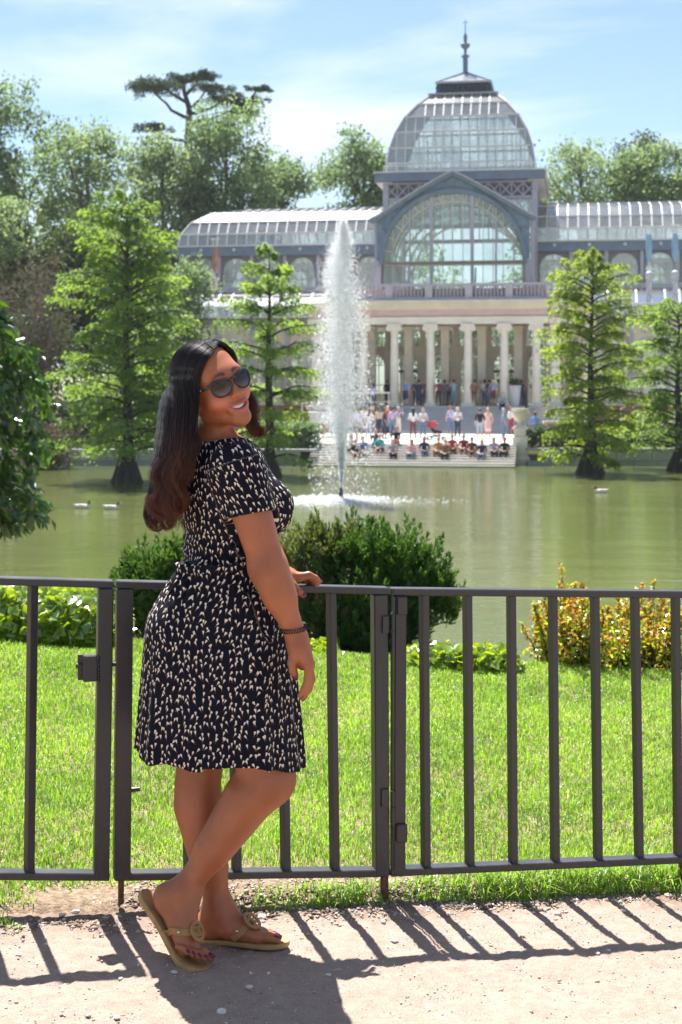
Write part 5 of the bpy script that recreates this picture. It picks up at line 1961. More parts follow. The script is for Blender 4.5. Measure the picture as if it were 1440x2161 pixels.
# --- fixed panel on the right
right, M0 = panel('railing_panel', 'long dark iron railing panel with seven thin balusters right of the gate', 'railing',
    826, 2600, ((829, 1242), (2600, 1260)), ((826, 1851), (2600, 1770)),
    [(846.5, 844, 0.036)],
    [(900, 904, 0.30), (992, 997, 0.28), (1085, 1089, 0.26), (1173, 1178, 0.22), (1262, 1269, 0.2), (1347, 1356, 0.18), (1433, 1439, 0.15), (1520, 1527, 0.15), (1606, 1613, 0.15), (1690, 1699, 0.15)] + [(1775 + 84 * k, 1784 + 84 * k, 0.12) for k in range(9)],
    'iron railing', FP(1130, 1880))
for (y0, y1, yy) in ((1294, 1371, 1330), (1668, 1738, 1702)):
    mb = MB()
    mb.tube([FP(827.5, yy + 0.6, 0.008), FP(827.5, y1, 0.008)], 0.0068, 10)
    mb.build('hinge_barrel', M_iron, right, True)
mb = MB(); mb.box(FP(848, 1278, 0.0055), (0.031, 0.052, 0.007), Mx, bev=0.002); mb.build('weld_plate', M_iron, right)
mb = MB(); mb.box(FP(846.5, 1757, 0.007), (0.034, 0.054, 0.010), Mx, bev=0.003); mb.build('stop_block', M_iron, right)
mb = MB(); mb.tube([FP(828, 1243, -0.004), FP(828, 1290, -0.004)], 0.004, 8); mb.tube([FP(828, 1372, -0.006), FP(829, 1850, -0.006)], 0.0035, 8)
mb.build('hinge_rod', M_iron, right, True)
mb = MB(); mb.beam(FP(1452, 1806, -0.03), FP(1452, 1900, -0.03), 0.024, 0.024)
mb.build('foot', bpy.data.materials['rusty_iron'], right)
reparent(right, M0)
# ================================================================ the woman at the gate
WY = 3.95
BETA = R(25)
fb = np.array([math.cos(BETA), math.sin(BETA), 0.0])       # the way her chest faces
rb = np.array([math.sin(BETA), -math.cos(BETA), 0.0])      # her right
upv = np.array([0.0, 0.0, 1.0])
BODY = np.stack([rb, fb, upv], 1)


def A(px, py, Y):
    return np.array(P(px, py, Y))


# head frame: x = her right, y = out of the face, z = crown
_a, _rho, _th = R(37), R(21), R(6)
f0 = np.array([math.sin(_a), -math.cos(_a), 0.0])
r0 = np.cross(f0, upv)
u1 = upv * math.cos(_rho) + r0 * math.sin(_rho)
r1 = r0 * math.cos(_rho) - upv * math.sin(_rho)
f1 = f0 * math.cos(_th) + u1 * math.sin(_th)
u2 = u1 * math.cos(_th) - f0 * math.sin(_th)
HEAD = np.stack([r1, f1, u2], 1)
HO = A(452, 814, 3.90)
HS = 0.97


def H(x, y, z):
    return HO + HS * (HEAD @ np.array([x, y, z], float))


# ---- joints
sh_r, sh_l = A(503, 992, 3.80), A(418, 988, 4.10)
el_r, wr_r = A(570, 1207, 3.77), A(627, 1347, 3.77)
wr_l = A(592, 1212, 4.235)
el_l = np.array([-0.345, 4.24, 1.03])
hip_r, hip_l = A(478, 1390, 3.87), A(448, 1390, 4.01)
kn_r, an_r = A(566, 1640, 3.86), A(388, 1880, 3.86)
kn_l, an_l = A(418, 1650, 3.98), A(461, 1915, 3.97)

body = Field((-0.58, 3.50, -0.03), (0.03, 4.45, 1.66), 0.0032)


def torso(fl, inf=0.0, k=0.05):
    fl.ell(A(474, 1050, WY), (0.150, 0.108, 0.175), BODY, k, inflate=inf)
    fl.cone(sh_r + np.array([-.005, .02, -.012]), sh_l, 0.056, 0.05, k, inflate=inf)
    fl.cone(A(436, 965, WY), A(470, 1010, WY), 0.075, 0.10, k, inflate=inf)
    fl.ell(A(553, 1072, 3.90), (0.070, 0.078, 0.072), BODY, 0.04, inflate=inf)
    fl.ell(A(528, 1072, 4.03), (0.070, 0.078, 0.072), BODY, 0.04, inflate=inf)
    fl.ell(A(478, 1180, WY), (0.125, 0.098, 0.12), BODY, k, inflate=inf)
    fl.ell(A(462, 1325, WY), (0.165, 0.135, 0.15), BODY, k, inflate=inf)
    fl.ell(A(402, 1335, 3.90), (0.088, 0.102, 0.105), BODY, k, inflate=inf)
    fl.ell(A(392, 1335, 4.02), (0.088, 0.102, 0.105), BODY, k, inflate=inf)


torso(body)
# neck
body.cone(A(446, 962, 3.95), H(0, -0.032, -0.07), 0.058, 0.044, 0.02)
body.cone(A(474, 945, 3.92), H(0.030, -0.012, -0.075), 0.024, 0.020, 0.02)      # the turned neck muscle
# legs
body.cone(hip_r, kn_r, 0.098, 0.064, 0.04)
body.cone(hip_l, kn_l, 0.095, 0.060, 0.04)
body.cone(kn_r, an_r, 0.054, 0.033, 0.02)
body.ell(kn_r + np.array([.012, -.005, -.005]), (0.056, 0.056, 0.066), None, 0.03)
_t = (an_r - kn_r) / np.linalg.norm(an_r - kn_r)
_n = np.array([-_t[2], 0, _t[0]]); _n = _n if _n[0] < 0 else -_n
body.cone(kn_r + _t * 0.075 + _n * 0.012, kn_r + _t * 0.23 + _n * 0.006, 0.063, 0.042, 0.04)
body.cone(kn_l, an_l, 0.053, 0.033, 0.02)
_t2 = (an_l - kn_l) / np.linalg.norm(an_l - kn_l)
body.cone(kn_l + _t2 * 0.07 + np.array([-.014, 0, 0]), kn_l + _t2 * 0.22 + np.array([-.008, 0, 0]), 0.060, 0.040, 0.04)
# arms
body.cone(sh_r, el_r, 0.058, 0.043, 0.02)
body.cone(el_r + np.array([-.002, 0, .01]), el_r + (wr_r - el_r) * 0.35, 0.043, 0.039, 0.03)
body.cone(el_r + (wr_r - el_r) * 0.3, wr_r, 0.038, 0.0245, 0.03)
body.ell(el_r + np.array([-.022, .01, 0.008]), (0.026, 0.026, 0.03), None, 0.03)
body.cone(sh_l, el_l, 0.052, 0.042, 0.02)
body.cone(el_l, wr_l, 0.042, 0.025, 0.02)

# ---- right hand, hanging: palm turned to the thigh, fingers half closed
NAILS = []


def finger(fl, pts, rad, nail=None, who='finger'):
    fl.chain(pts, rad, 0.004)
    p1, p0 = np.array(pts[-1]), np.array(pts[-2])
    if nail is not None:
        NAILS.append((p1, (p1 - p0) / np.linalg.norm(p1 - p0), np.array(nail, float), rad[-1]))


def hq(px, py, dy=0.0):
    return A(px, py, 3.765 + dy)


body.cone(wr_r, hq(634, 1372), 0.026, 0.028, 0.02)
body.cone(hq(633, 1368, -.012), hq(652, 1402, -.018), 0.020, 0.017, 0.018)     # knuckle row, near edge
body.cone(hq(634, 1372, 0.012), hq(650, 1405, 0.028), 0.020, 0.016, 0.018)     # far edge
body.cone(hq(626, 1368, 0.0), hq(640, 1400, 0.005), 0.020, 0.017, 0.015)
for i, (dy, kx, ky, mx, my, tx, ty, ex, ey) in enumerate([
        (-.026, 651, 1408, 650, 1436, 642, 1455, 634, 1468),
        (-.008, 653, 1406, 655, 1438, 648, 1458, 638, 1473),
        (0.011, 653, 1405, 658, 1434, 652, 1454, 643, 1468),
        (0.029, 650, 1402, 655, 1426, 651, 1442, 644, 1453)]):
    finger(body, [hq(kx, ky, dy), hq(mx, my, dy * 1.0), hq(tx, ty, dy * .9), hq(ex, ey, dy * .8)], [0.0108, 0.0098, 0.009, 0.0072], nail=(0.9, 0.0, -0.3))
finger(body, [hq(622, 1378, -.012), hq(617, 1398, -.016), hq(619, 1415, -.014), hq(624, 1427, -.010)], [0.0135, 0.012, 0.0105, 0.008], nail=(-0.3, -0.95, 0))

# ---- left hand resting on the rail of the gate
def lh(px, py, Y):
    return A(px, py, Y)


body.cone(wr_l, lh(612, 1215, 4.24), 0.024, 0.023, 0.02)
body.cone(lh(608, 1216, 4.222), lh(634, 1217, 4.225), 0.016, 0.013, 0.012)
body.cone(lh(608, 1216, 4.25), lh(634, 1220, 4.275), 0.016, 0.012, 0.012)
finger(body, [lh(630, 1217, 4.222), lh(652, 1213, 4.228), lh(666, 1220, 4.235), lh(675, 1227.5, 4.24)], [0.0112, 0.0098, 0.0088, 0.0068], nail=(0.3, -0.1, 0.95))
finger(body, [lh(632, 1218, 4.242), lh(654, 1214, 4.254), lh(665, 1221, 4.262), lh(671, 1232, 4.27)], [0.0112, 0.0098, 0.0088, 0.007], nail=(0.3, -0.1, 0.95))
finger(body, [lh(632, 1219, 4.260), lh(650, 1216, 4.282), lh(660, 1224, 4.296), lh(662, 1238, 4.300)], [0.0108, 0.0095, 0.0086, 0.007], nail=(0.2, 0.9, 0.2))
finger(body, [lh(628, 1220, 4.276), lh(642, 1219, 4.298), lh(650, 1226, 4.305), lh(651, 1238, 4.308)], [0.0098, 0.0085, 0.0076, 0.006], nail=(0.1, 0.9, 0.2))
finger(body, [lh(610, 1222, 4.21), lh(620, 1236, 4.203), lh(630, 1247, 4.202), lh(640, 1256, 4.205)], [0.0135, 0.0118, 0.0105, 0.008], nail=(0.55, -0.72, 0.25))

# ---- feet
G0 = lambda p: float(gz(p[0], p[1]))
heel_l = A(436, 1966, 3.965); toe_l = A(604, 1977, 3.93)
fl_dir = toe_l - heel_l; fl_dir[2] = 0; fl_dir /= np.linalg.norm(fl_dir)
fl_side = np.cross(upv, fl_dir)         # points away from the camera
zs_l = G0((heel_l + toe_l) / 2) + 0.016
def FL(u, v, z):
    """along the left foot (0 heel end .. 0.235 toe end), across (- = inner side), above the sandal"""
    p = heel_l - fl_dir * 0.024 + fl_dir * u + fl_side * v
    p[2] = zs_l + z
    return p
def left_foot(fl):
    fl.ell(FL(0.030, 0.0, 0.030), (0.036, 0.031, 0.032), np.stack([fl_dir, fl_side, upv], 1), 0.02)
    fl.cone(an_l, FL(0.036, 0, 0.036), 0.034, 0.032, 0.03)
    fl.cone(an_l + np.array([0.005, 0, -0.012]), FL(0.125, -0.006, 0.032), 0.033, 0.026, 0.03)
    fl.cone(FL(0.05, 0.004, 0.020), FL(0.165, 0.012, 0.014), 0.024, 0.017, 0.02)
    fl.cone(FL(0.09, -0.016, 0.028), FL(0.170, -0.022, 0.016), 0.024, 0.018, 0.02)
    fl.ell(an_l + np.array([0.006, -0.033, -0.004]), (0.013, 0.008, 0.014), None, 0.015)
    for i, (v, u0, u1, r) in enumerate([(-0.024, 0.172, 0.222, 0.0125), (-0.004, 0.175, 0.223, 0.0092), (0.012, 0.170, 0.214, 0.0085), (0.026, 0.162, 0.203, 0.008), (0.038, 0.150, 0.190, 0.0075)]):
        finger(fl, [FL(u0 - 0.012, v, 0.014), FL((u0 + u1) / 2, v, r + 0.004), FL(u1, v * 0.97, r * 0.95)], [r * 1.05, r * 0.98, r * 0.9], nail=(0, 0, 1))
left_foot(body)

# the right foot: heel lifted, resting on the ball of the foot
heel_r = A(345, 1892, 3.865); ball_r = A(396, 2009, 3.80)
fr_dir = (ball_r - heel_r) / np.linalg.norm(ball_r - heel_r)
side0 = np.array([-0.38, -0.85, 0.0])
fr_side = side0 - fr_dir * (side0 @ fr_dir); fr_side /= np.linalg.norm(fr_side)      # outer side, towards the camera
fr_up = np.cross(fr_side, fr_dir)
if fr_up[0] < 0: fr_up = -fr_up
def FR(u, v, z):
    return heel_r + fr_dir * u + fr_side * v + fr_up * z
LB = np.linalg.norm(ball_r - heel_r)
toe_dir = np.array([0.80, -0.42, -0.22]); toe_dir /= np.linalg.norm(toe_dir)
def right_foot(fl):
    fl.ell(FR(0.008, 0, 0.010), (0.034, 0.030, 0.033), np.stack([fr_dir, fr_side, fr_up], 1), 0.02)
    fl.cone(an_r, FR(0.010, 0, 0.016), 0.033, 0.031, 0.03)
    fl.cone(an_r + np.array([.008, -.004, -.01]), FR(LB * 0.72, 0.0, 0.026), 0.034, 0.024, 0.03)
    fl.cone(FR(0.02, 0, 0.004), FR(LB * 0.95, 0.014, 0.006), 0.026, 0.019, 0.02)
    fl.cone(FR(LB * 0.45, -0.012, 0.012), FR(LB * 0.97, -0.020, 0.008), 0.024, 0.019, 0.02)
    fl.ell(an_r + np.array([0.0, -0.031, 0.002]), (0.013, 0.009, 0.014), None, 0.015)
    for i, (v, L, r) in enumerate([(-0.026, 0.052, 0.0122), (-0.006, 0.050, 0.0092), (0.009, 0.043, 0.0086), (0.022, 0.036, 0.0082), (0.034, 0.029, 0.0078)]):
        p0 = FR(LB * (0.99 - 0.03 * abs(i - 0.5)), v, 0.004)
        p1 = p0 + toe_dir * L * 0.55 + np.array([0, 0, 0.002])
        p2 = p0 + toe_dir * L + np.array([0, 0, -0.003])
        finger(fl, [p0, p1, p2], [r * 1.05, r, r * 0.9], nail=(0.25, -0.2, 0.9))
right_foot(body)

# ---- head
def he(fl, c, r, k=0.012, op='add', inf=0.0):
    fl.ell(H(*c), np.array(r) * HS, HEAD, k, op, inflate=inf)
def hc(fl, a, b, ra, rb_, k=0.012, op='add'):
    fl.cone(H(*a), H(*b), ra * HS, rb_ * HS, k, op)


he(body, (0, -0.012, 0.036), (0.075, 0.093, 0.084), 0.02)
he(body, (0, 0.022, -0.022), (0.061, 0.070, 0.080), 0.03)
hc(body, (0.048, -0.010, -0.060), (0.012, 0.070, -0.099), 0.018, 0.017, 0.025)
hc(body, (-0.048, -0.010, -0.060), (-0.012, 0.070, -0.099), 0.018, 0.017, 0.025)
he(body, (0, 0.074, -0.099), (0.022, 0.019, 0.019), 0.02)
he(body, (0.039, 0.056, -0.036), (0.026, 0.027, 0.026), 0.02)
he(body, (-0.039, 0.056, -0.036), (0.026, 0.027, 0.026), 0.02)
he(body, (0, 0.070, 0.022), (0.050, 0.020, 0.020), 0.03)
hc(body, (0, 0.084, 0.006), (0, 0.104, -0.030), 0.0085, 0.0110, 0.012)
he(body, (0, 0.1045, -0.032), (0.0125, 0.0115, 0.0105), 0.006)
he(body, (0.0115, 0.095, -0.036), (0.0085, 0.0105, 0.0078), 0.005)
he(body, (-0.0115, 0.095, -0.036), (0.0085, 0.0105, 0.0078), 0.005)
he(body, (0.034, 0.080, 0.002), (0.016, 0.012, 0.011), 0.012, 'cut')
he(body, (-0.034, 0.080, 0.002), (0.016, 0.012, 0.011), 0.012, 'cut')
he(body, (0.033, 0.070, 0.000), (0.013, 0.012, 0.011), 0.004)
he(body, (-0.033, 0.070, 0.000), (0.013, 0.012, 0.011), 0.004)
# mouth: lips stretched in a smile, open over the teeth
he(body, (0, 0.082, -0.067), (0.034, 0.014, 0.020), 0.012)
MZ = lambda x: -0.066 + 9.0 * x * x
_xs = np.linspace(-0.031, 0.031, 9)
body.chain([H(x, 0.0935 - 14 * x * x, MZ(x) * 1.0 + 0.0050 * (1 - (x / 0.031) ** 2)) for x in _xs], [0.0028 + 0.0022 * (1 - (x / .031) ** 2) for x in _xs], 0.003)
body.chain([H(x, 0.0915 - 14 * x * x, MZ(x) * 1.0 - 0.0125 * (1 - (x / 0.031) ** 2)) for x in _xs], [0.0030 + 0.0036 * (1 - (x / .031) ** 2) for x in _xs], 0.003)
_xs2 = np.linspace(-0.026, 0.026, 9)
for x in _xs2:
    q = 1 - (x / 0.029) ** 2
    body.cone(H(x, 0.100 - 14 * x * x, MZ(x) - 0.0030 * q), H(x, 0.080 - 14 * x * x, MZ(x) - 0.0030 * q), 0.0048 * q + 0.0006, 0.0042 * q + 0.0006, 0.0, 'cut')
# ear
he(body, (0.073, -0.012, -0.012), (0.009, 0.016, 0.029), 0.008)
he(body, (0.074, -0.006, -0.040), (0.007, 0.009, 0.010), 0.006)
he(body, (0.079, -0.008, -0.008), (0.005, 0.009, 0.017), 0.004, 'cut')
he(body, (-0.073, -0.012, -0.012), (0.009, 0.016, 0.029), 0.008)

BV, BF = body.surface()
# only the skin that can be seen, plus a margin under the dress, needs to stay: keep it all as one body
loc = ((BV - HO) @ HEAD) / HS
lx, ly, lz = loc[:, 0], loc[:, 1], loc[:, 2]
headm = (np.linalg.norm(loc, axis=1) < 0.16) & (ly > 0.03)
q = np.clip(1 - (lx / 0.034) ** 2, 0, 1)
mz = MZ(lx)
lipm = headm & (np.abs(lx) < 0.0325) & (lz < mz + 0.0050 * q + 0.0050 * q + 0.0018) & (lz > mz - 0.0128 * q - 0.0068 * q - 0.0012) & (ly > 0.065)
mouth_in = lipm & (ly < 0.0895 - 14 * lx * lx) & (lz < mz + 0.003 * q) & (lz > mz - 0.009 * q)
bx = np.abs(np.abs(lx) - 0.034)
browz = 0.0315 - 7.0 * (np.abs(lx) - 0.028) ** 2 * 2
browm = headm & (np.abs(lx) > 0.011) & (np.abs(lx) < 0.055) & (np.abs(lz - browz) < 0.0048 * np.clip(1.15 - (np.abs(lx) - 0.011) / 0.050, 0.25, 1)) & (ly > 0.03)
blush = np.exp(-(((np.abs(lx) - 0.046) / 0.022) ** 2 + ((lz + 0.040) / 0.020) ** 2)) * headm
tint = np.zeros((len(BV), 4), dtype=np.float32)
tint[:, 0] = lipm * 1.0
tint[:, 1] = browm * 1.0
tint[:, 2] = mouth_in * 1.0
tint[:, 3] = 1.0
# light smoothing of the paint edges
def smooth_attr(val, F, it=1):
    for _ in range(it):
        s_ = np.zeros_like(val); c_ = np.zeros(len(val))
        for i in range(4):
            j = (i + 1) % 4
            np.add.at(s_, F[:, i], val[F[:, j]]); np.add.at(c_, F[:, i], 1)
            np.add.at(s_, F[:, j], val[F[:, i]]); np.add.at(c_, F[:, j], 1)
        val = 0.5 * val + 0.5 * s_ / np.maximum(c_, 1)[:, None]
    return val
tint = smooth_attr(tint, BF, 1)


def skin_material():
    m, nt, out = new_mat('warm_brown_skin')
    b = N(nt, 'ShaderNodeBsdfPrincipled', Roughness=0.42)
    vec = coords(nt)
    n1 = noise(nt, vec, 14, 4, 0.6)
    n2 = noise(nt, vec, 120, 3, 0.6)
    base = ramp(nt, n1, [(0.3, (0.325, 0.108, 0.045)), (0.7, (0.42, 0.148, 0.066))])
    base = mix_col(nt, math_node(nt, 'MULTIPLY', n2, 0.25), base, (0.30, 0.10, 0.045))
    n3 = noise(nt, vec, 5.5, 3, 0.5)
    base = mix_col(nt, ramp(nt, n3, [(0.45, (0, 0, 0)), (0.75, (0.45, 0.45, 0.45))]), base, (0.50, 0.145, 0.075))
    at = N(nt, 'ShaderNodeAttribute', attribute_name='tint')
    sp = N(nt, 'ShaderNodeSeparateColor')
    nt.links.new(at.outputs['Color'], sp.inputs[0])
    bl = N(nt, 'ShaderNodeAttribute', attribute_name='blush')
    c = mix_col(nt, math_node(nt, 'MULTIPLY', bl.outputs['Fac'], 0.55), base, (0.66, 0.20, 0.14))
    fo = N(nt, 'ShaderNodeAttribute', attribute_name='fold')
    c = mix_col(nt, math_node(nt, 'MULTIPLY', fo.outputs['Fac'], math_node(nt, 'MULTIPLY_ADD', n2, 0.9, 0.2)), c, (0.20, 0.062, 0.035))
    c = mix_col(nt, sp.outputs[0], c, (0.42, 0.115, 0.09))
    c = mix_col(nt, math_node(nt, 'MULTIPLY', sp.outputs[1], 0.9), c, (0.035, 0.02, 0.016))
    c = mix_col(nt, sp.outputs[2], c, (0.10, 0.018, 0.016))
    nt.links.new(c, b.inputs['Base Color'])
    b.inputs['Subsurface Weight'].default_value = 0.06
    b.inputs['Subsurface Radius'].default_value = (1.0, 0.35, 0.2)
    b.inputs['Subsurface Scale'].default_value = 0.008
    b.inputs['Specular IOR Level'].default_value = 0.45
    rr = math_node(nt, 'MULTIPLY_ADD', noise(nt, vec, 38, 5, 0.7), 0.30, 0.30, clamp=True)
    nt.links.new(rr, b.inputs['Roughness'])
    pores = math_node(nt, 'ADD', noise(nt, vec, 420, 3, 0.6), math_node(nt, 'MULTIPLY', n2, 0.8))
    nt.links.new(bump(nt, pores, 0.16, 0.0015), b.inputs['Normal'])
    nt.links.new(b.outputs[0], out.inputs['Surface'])
    return m


M_skin = skin_material()
woman = empty('person', (float(heel_l[0]), float(heel_l[1]), G0(heel_l)))
tag(woman, 'woman in sunglasses and navy petal-print dress leaning on the gate, looking back over her shoulder', 'person')
WINV = Matrix.Translation(woman.location).inverted()


def wpart(o, parent=None):
    """hang a mesh given in world coordinates under the woman (or under one of her parts)"""
    p = parent or woman
    o.parent = p
    o.matrix_parent_inverse = WINV if parent is None else Matrix.Identity(4)
    return o


me = np_mesh('body', BV, BF, M_skin, True)
point_attr(me, 'tint', tint, 'FLOAT_COLOR')
point_attr(me, 'blush', blush)
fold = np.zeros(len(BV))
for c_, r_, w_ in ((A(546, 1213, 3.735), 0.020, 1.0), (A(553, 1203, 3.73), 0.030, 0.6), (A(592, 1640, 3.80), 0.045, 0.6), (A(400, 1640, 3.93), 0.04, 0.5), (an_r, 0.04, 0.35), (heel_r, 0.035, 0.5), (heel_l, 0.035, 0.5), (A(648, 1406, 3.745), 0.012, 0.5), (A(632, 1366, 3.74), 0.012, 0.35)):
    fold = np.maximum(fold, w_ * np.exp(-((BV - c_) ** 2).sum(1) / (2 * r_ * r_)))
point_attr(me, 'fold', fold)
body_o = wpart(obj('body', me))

# nails
M_nail = plain('dark_red_nail_varnish', (0.16, 0.006, 0.018), 0.18, var=0.1)
for (p, d, nrm, r) in NAILS:
    n = nrm - d * (nrm @ d)
    n /= np.linalg.norm(n)
    s = np.cross(d, n)
    mb = MB()
    L, W = r * 1.25, r * 0.78
    vs, fs = [], []
    for i, u in enumerate((-0.55, -0.1, 0.4, 0.8)):
        for j, v in enumerate((-1, -0.5, 0, 0.5, 1)):
            w = W * (0.9 if i in (0, 3) else 1.0)
            hh = math.sqrt(max(0.0, 1 - (v * 0.72) ** 2)) * r + 0.0009 - max(0, u) ** 2 * r * 0.35
            vs.append(p + d * u * L + s * v * w + n * hh)
    for i in range(3):
        for j in range(4):
            fs.append((i * 5 + j, i * 5 + j + 1, i * 5 + j + 6, i * 5 + j + 5))
    mb.add(vs, fs)
    wpart(mb.build('nail', M_nail, smooth='all'))

# teeth
M_teeth = plain('teeth', (0.86, 0.83, 0.78), 0.2, var=0.05)
mb = MB()
for i in range(10):
    xa, xb = -0.025 + i * 0.005 + 0.0002, -0.025 + (i + 1) * 0.005 - 0.0002
    xm = (xa + xb) / 2
    qq = 1 - (xm / 0.030) ** 2
    ring = []
    yy = lambda x: 0.0900 - 14 * x * x
    zt, zb = MZ(xm) + 0.0035, MZ(xm) - 0.0068 * qq + 0.0005
    vs = [H(xa, yy(xa), zt), H(xb, yy(xb), zt), H(xb, yy(xb), zb + .0006), H(xm, yy(xm) + .0004, zb), H(xa, yy(xa), zb + .0006)]
    back = [H(xa, yy(xa) - .006, zt), H(xb, yy(xb) - .006, zt), H(xb, yy(xb) - .006, zb), H(xm, yy(xm) - .006, zb), H(xa, yy(xa) - .006, zb)]
    mb.add(vs + back, [(0, 1, 2, 3, 4), (9, 8, 7, 6, 5)] + [(k, k + 5, (k + 1) % 5 + 5, (k + 1) % 5) for k in range(5)])
wpart(mb.build('teeth', M_teeth))

# ---------------------------------------------------------------- the dress
HEMX = lambda X: np.interp(X, [-0.56, -0.53, -0.49, -0.42, -0.32, -0.20, -0.14, -0.10], [0.555, 0.552, 0.538, 0.532, 0.540, 0.535, 0.512, 0.497])
rows = [(1165, 388, 566), (1180, 385, 570), (1205, 373, 582), (1235, 352, 596), (1270, 330, 607), (1305, 314, 614), (1340, 308, 619), (1390, 305, 622), (1450, 301, 627), (1520, 296, 633), (1575, 291, 637), (1640, 288, 640)]
ZR = np.array([A(0, r[0], WY)[2] for r in rows])[::-1]
XL = np.array([A(r[1], r[0], WY)[0] for r in rows])[::-1]
XR = np.array([A(r[2], r[0], WY)[0] for r in rows])[::-1]
BD = np.interp(ZR, [0.45, 0.60, 0.85, 0.93, 1.05, 1.2], [0.225, 0.212, 0.185, 0.172, 0.140, 0.118])


def skirt(G):
    x, y, z = G[..., 0], G[..., 1], G[..., 2]
    xl, xr = np.interp(z, ZR, XL), np.interp(z, ZR, XR)
    cx, a = (xl + xr) / 2, (xr - xl) / 2
    b = np.interp(z, ZR, BD)
    dx, dy = (x - cx), (y - WY)
    th = np.arctan2(dy / b, dx / a)
    amp = np.clip((1.00 - z) / 0.5, 0, 1) ** 1.3
    fold = 0.40 * np.sin(th * 9 + 0.6 + 0.8 * np.sin(z * 5)) + 0.32 * np.sin(th * 14 + 2.1 - z * 3) + 0.26 * np.sin(th * 23 + z * 4) + 0.5 * np.exp(-((th + 2.35) / 0.14) ** 2) - 0.45 * np.exp(-((th + 2.62) / 0.12) ** 2) - 0.5 * np.exp(-((th + 0.95) / 0.10) ** 2)
    gather = np.exp(-((z - 1.0) / 0.075) ** 2) * 0.0035 * np.sin(th * 38 + 3 * np.sin(th * 5))
    r = ((np.abs(dx) / a) ** 2.4 + (np.abs(dy) / b) ** 2.4) ** (1 / 2.4)
    return (r - 1.0) * np.minimum(a, b) * 0.95 + 0.016 * amp * fold * (np.abs(th + 1.4) < 2.2) + gather


dress = Field((-0.60, 3.55, 0.46), (-0.05, 4.32, 1.40), 0.0036)
torso(dress, 0.009, 0.05)
dress_torso = dress.d.copy()
dress.cone(sh_r + np.array([-.002, .002, .004]), sh_r + (el_r - sh_r) * 0.60, 0.0685, 0.0625, 0.03)
dress.cone(sh_l, sh_l + (el_l - sh_l) * 0.5, 0.060, 0.06, 0.03)
sl, G = dress.box((-0.60, 3.55, 0.46), (-0.05, 4.32, 1.07), 0.0)
# belt level: union of bodice and skirt, blended
sk = skirt(G).astype(np.float32)
zz = G[..., 2]
sk = np.maximum(sk, zz - 1.045)
a_ = dress.d[sl]
a_ = np.where(zz < 0.80, 1.0, a_)
kk = 0.02
t_ = np.clip(0.5 + 0.5 * (sk - a_) / kk, 0, 1)
dress.d[sl] = (sk + (a_ - sk) * t_ - kk * t_ * (1 - t_)).astype(np.float32)
# hollow inside, and the hem
inner = sk + 0.008
inner = np.maximum(inner, zz - 0.90)
dress.d[sl] = np.maximum(dress.d[sl], -inner)
dress.cone(hip_r, kn_r, 0.098, 0.064, 0.03, inflate=0.010)
dress.cone(hip_l, kn_l, 0.095, 0.060, 0.03, inflate=0.010)
dress.d[sl] = np.maximum(dress.d[sl], (HEMX(G[..., 0]) + 0.008 * np.sin(G[..., 0] * 40) * (G[..., 0] < -0.35)) - zz)
# wrinkles of the bodice around the waist and under the arm; the neck opening; sleeve end
sl, G = dress.box((-0.60, 3.55, 0.98), (-0.05, 4.32, 1.40), 0.0)
x, y, z = G[..., 0], G[..., 1], G[..., 2]
w = np.exp(-((z - 1.075) / 0.06) ** 2)
wr = w * (0.0036 * np.sin(z * 170 + x * 60 + 2 * np.sin(x * 22)) + 0.0025 * np.sin(z * 95 - x * 80 + 1.0)) + 0.0022 * np.sin(x * 55 + z * 45) * np.exp(-((z - 1.2) / 0.08) ** 2)
dress.d[sl] += wr.astype(np.float32)
ad = (el_r - sh_r) / np.linalg.norm(el_r - sh_r)
sl_c = A(533, 1085, 3.78)
pl = (G - sl_c) @ (ad * 0.96 + np.array([-0.12, 0, 0]) * 1.0)
near_arm = np.linalg.norm(np.cross(G - sh_r, ad), axis=-1)
tpos = (G - sh_r) @ ad
armreg = (near_arm < 0.085) & (tpos > 0.06) & (y < 3.87)
cut = np.where(armreg & (np.linalg.norm(G - A(553, 1072, 3.90), axis=-1) > 0.088), pl, -1.0)
dress.d[sl] = np.minimum(np.maximum(dress.d[sl], cut.astype(np.float32)), dress_torso[sl] + wr.astype(np.float32))
# neck hole
dress.cone(A(448, 935, 3.95), A(452, 880, 3.93), 0.066, 0.10, 0.0, 'cut')
dress.cone(A(520, 930, 3.98), A(470, 900, 3.93), 0.05, 0.07, 0.0, 'cut')
DV, DF = dress.surface()
# print coordinates: metres round the body and up it
bx_ = np.interp(DV[:, 2], ZR, (XL + XR) / 2)
bx_ = np.where(DV[:, 2] > 1.03, np.interp(DV[:, 2], [1.03, 1.4], [bx_[np.abs(DV[:, 2] - 1.03).argmin()], A(455, 950, WY)[0]]), bx_)
th = np.arctan2(DV[:, 0] - bx_, -(DV[:, 1] - WY))
rr = np.interp(DV[:, 2], [0.5, 0.85, 1.03, 1.2, 1.3, 1.4], [0.215, 0.185, 0.125, 0.145, 0.15, 0.12])
uvw = np.stack([th * rr, DV[:, 2], np.zeros(len(DV))], 1)
onarm = (np.linalg.norm(np.cross(DV - sh_r, ad), axis=1) < 0.08) & ((DV - sh_r) @ ad > -0.02) & (DV[:, 1] < 3.85)
av = DV - sh_r
ath = np.arctan2(av[:, 0] - ad[0] * (av @ ad), -(av[:, 1] - ad[1] * (av @ ad)))
uvw[onarm] = np.stack([ath * 0.062 + 0.7, DV[:, 2] * 1.0 + 0.3, np.zeros(len(DV))], 1)[onarm]


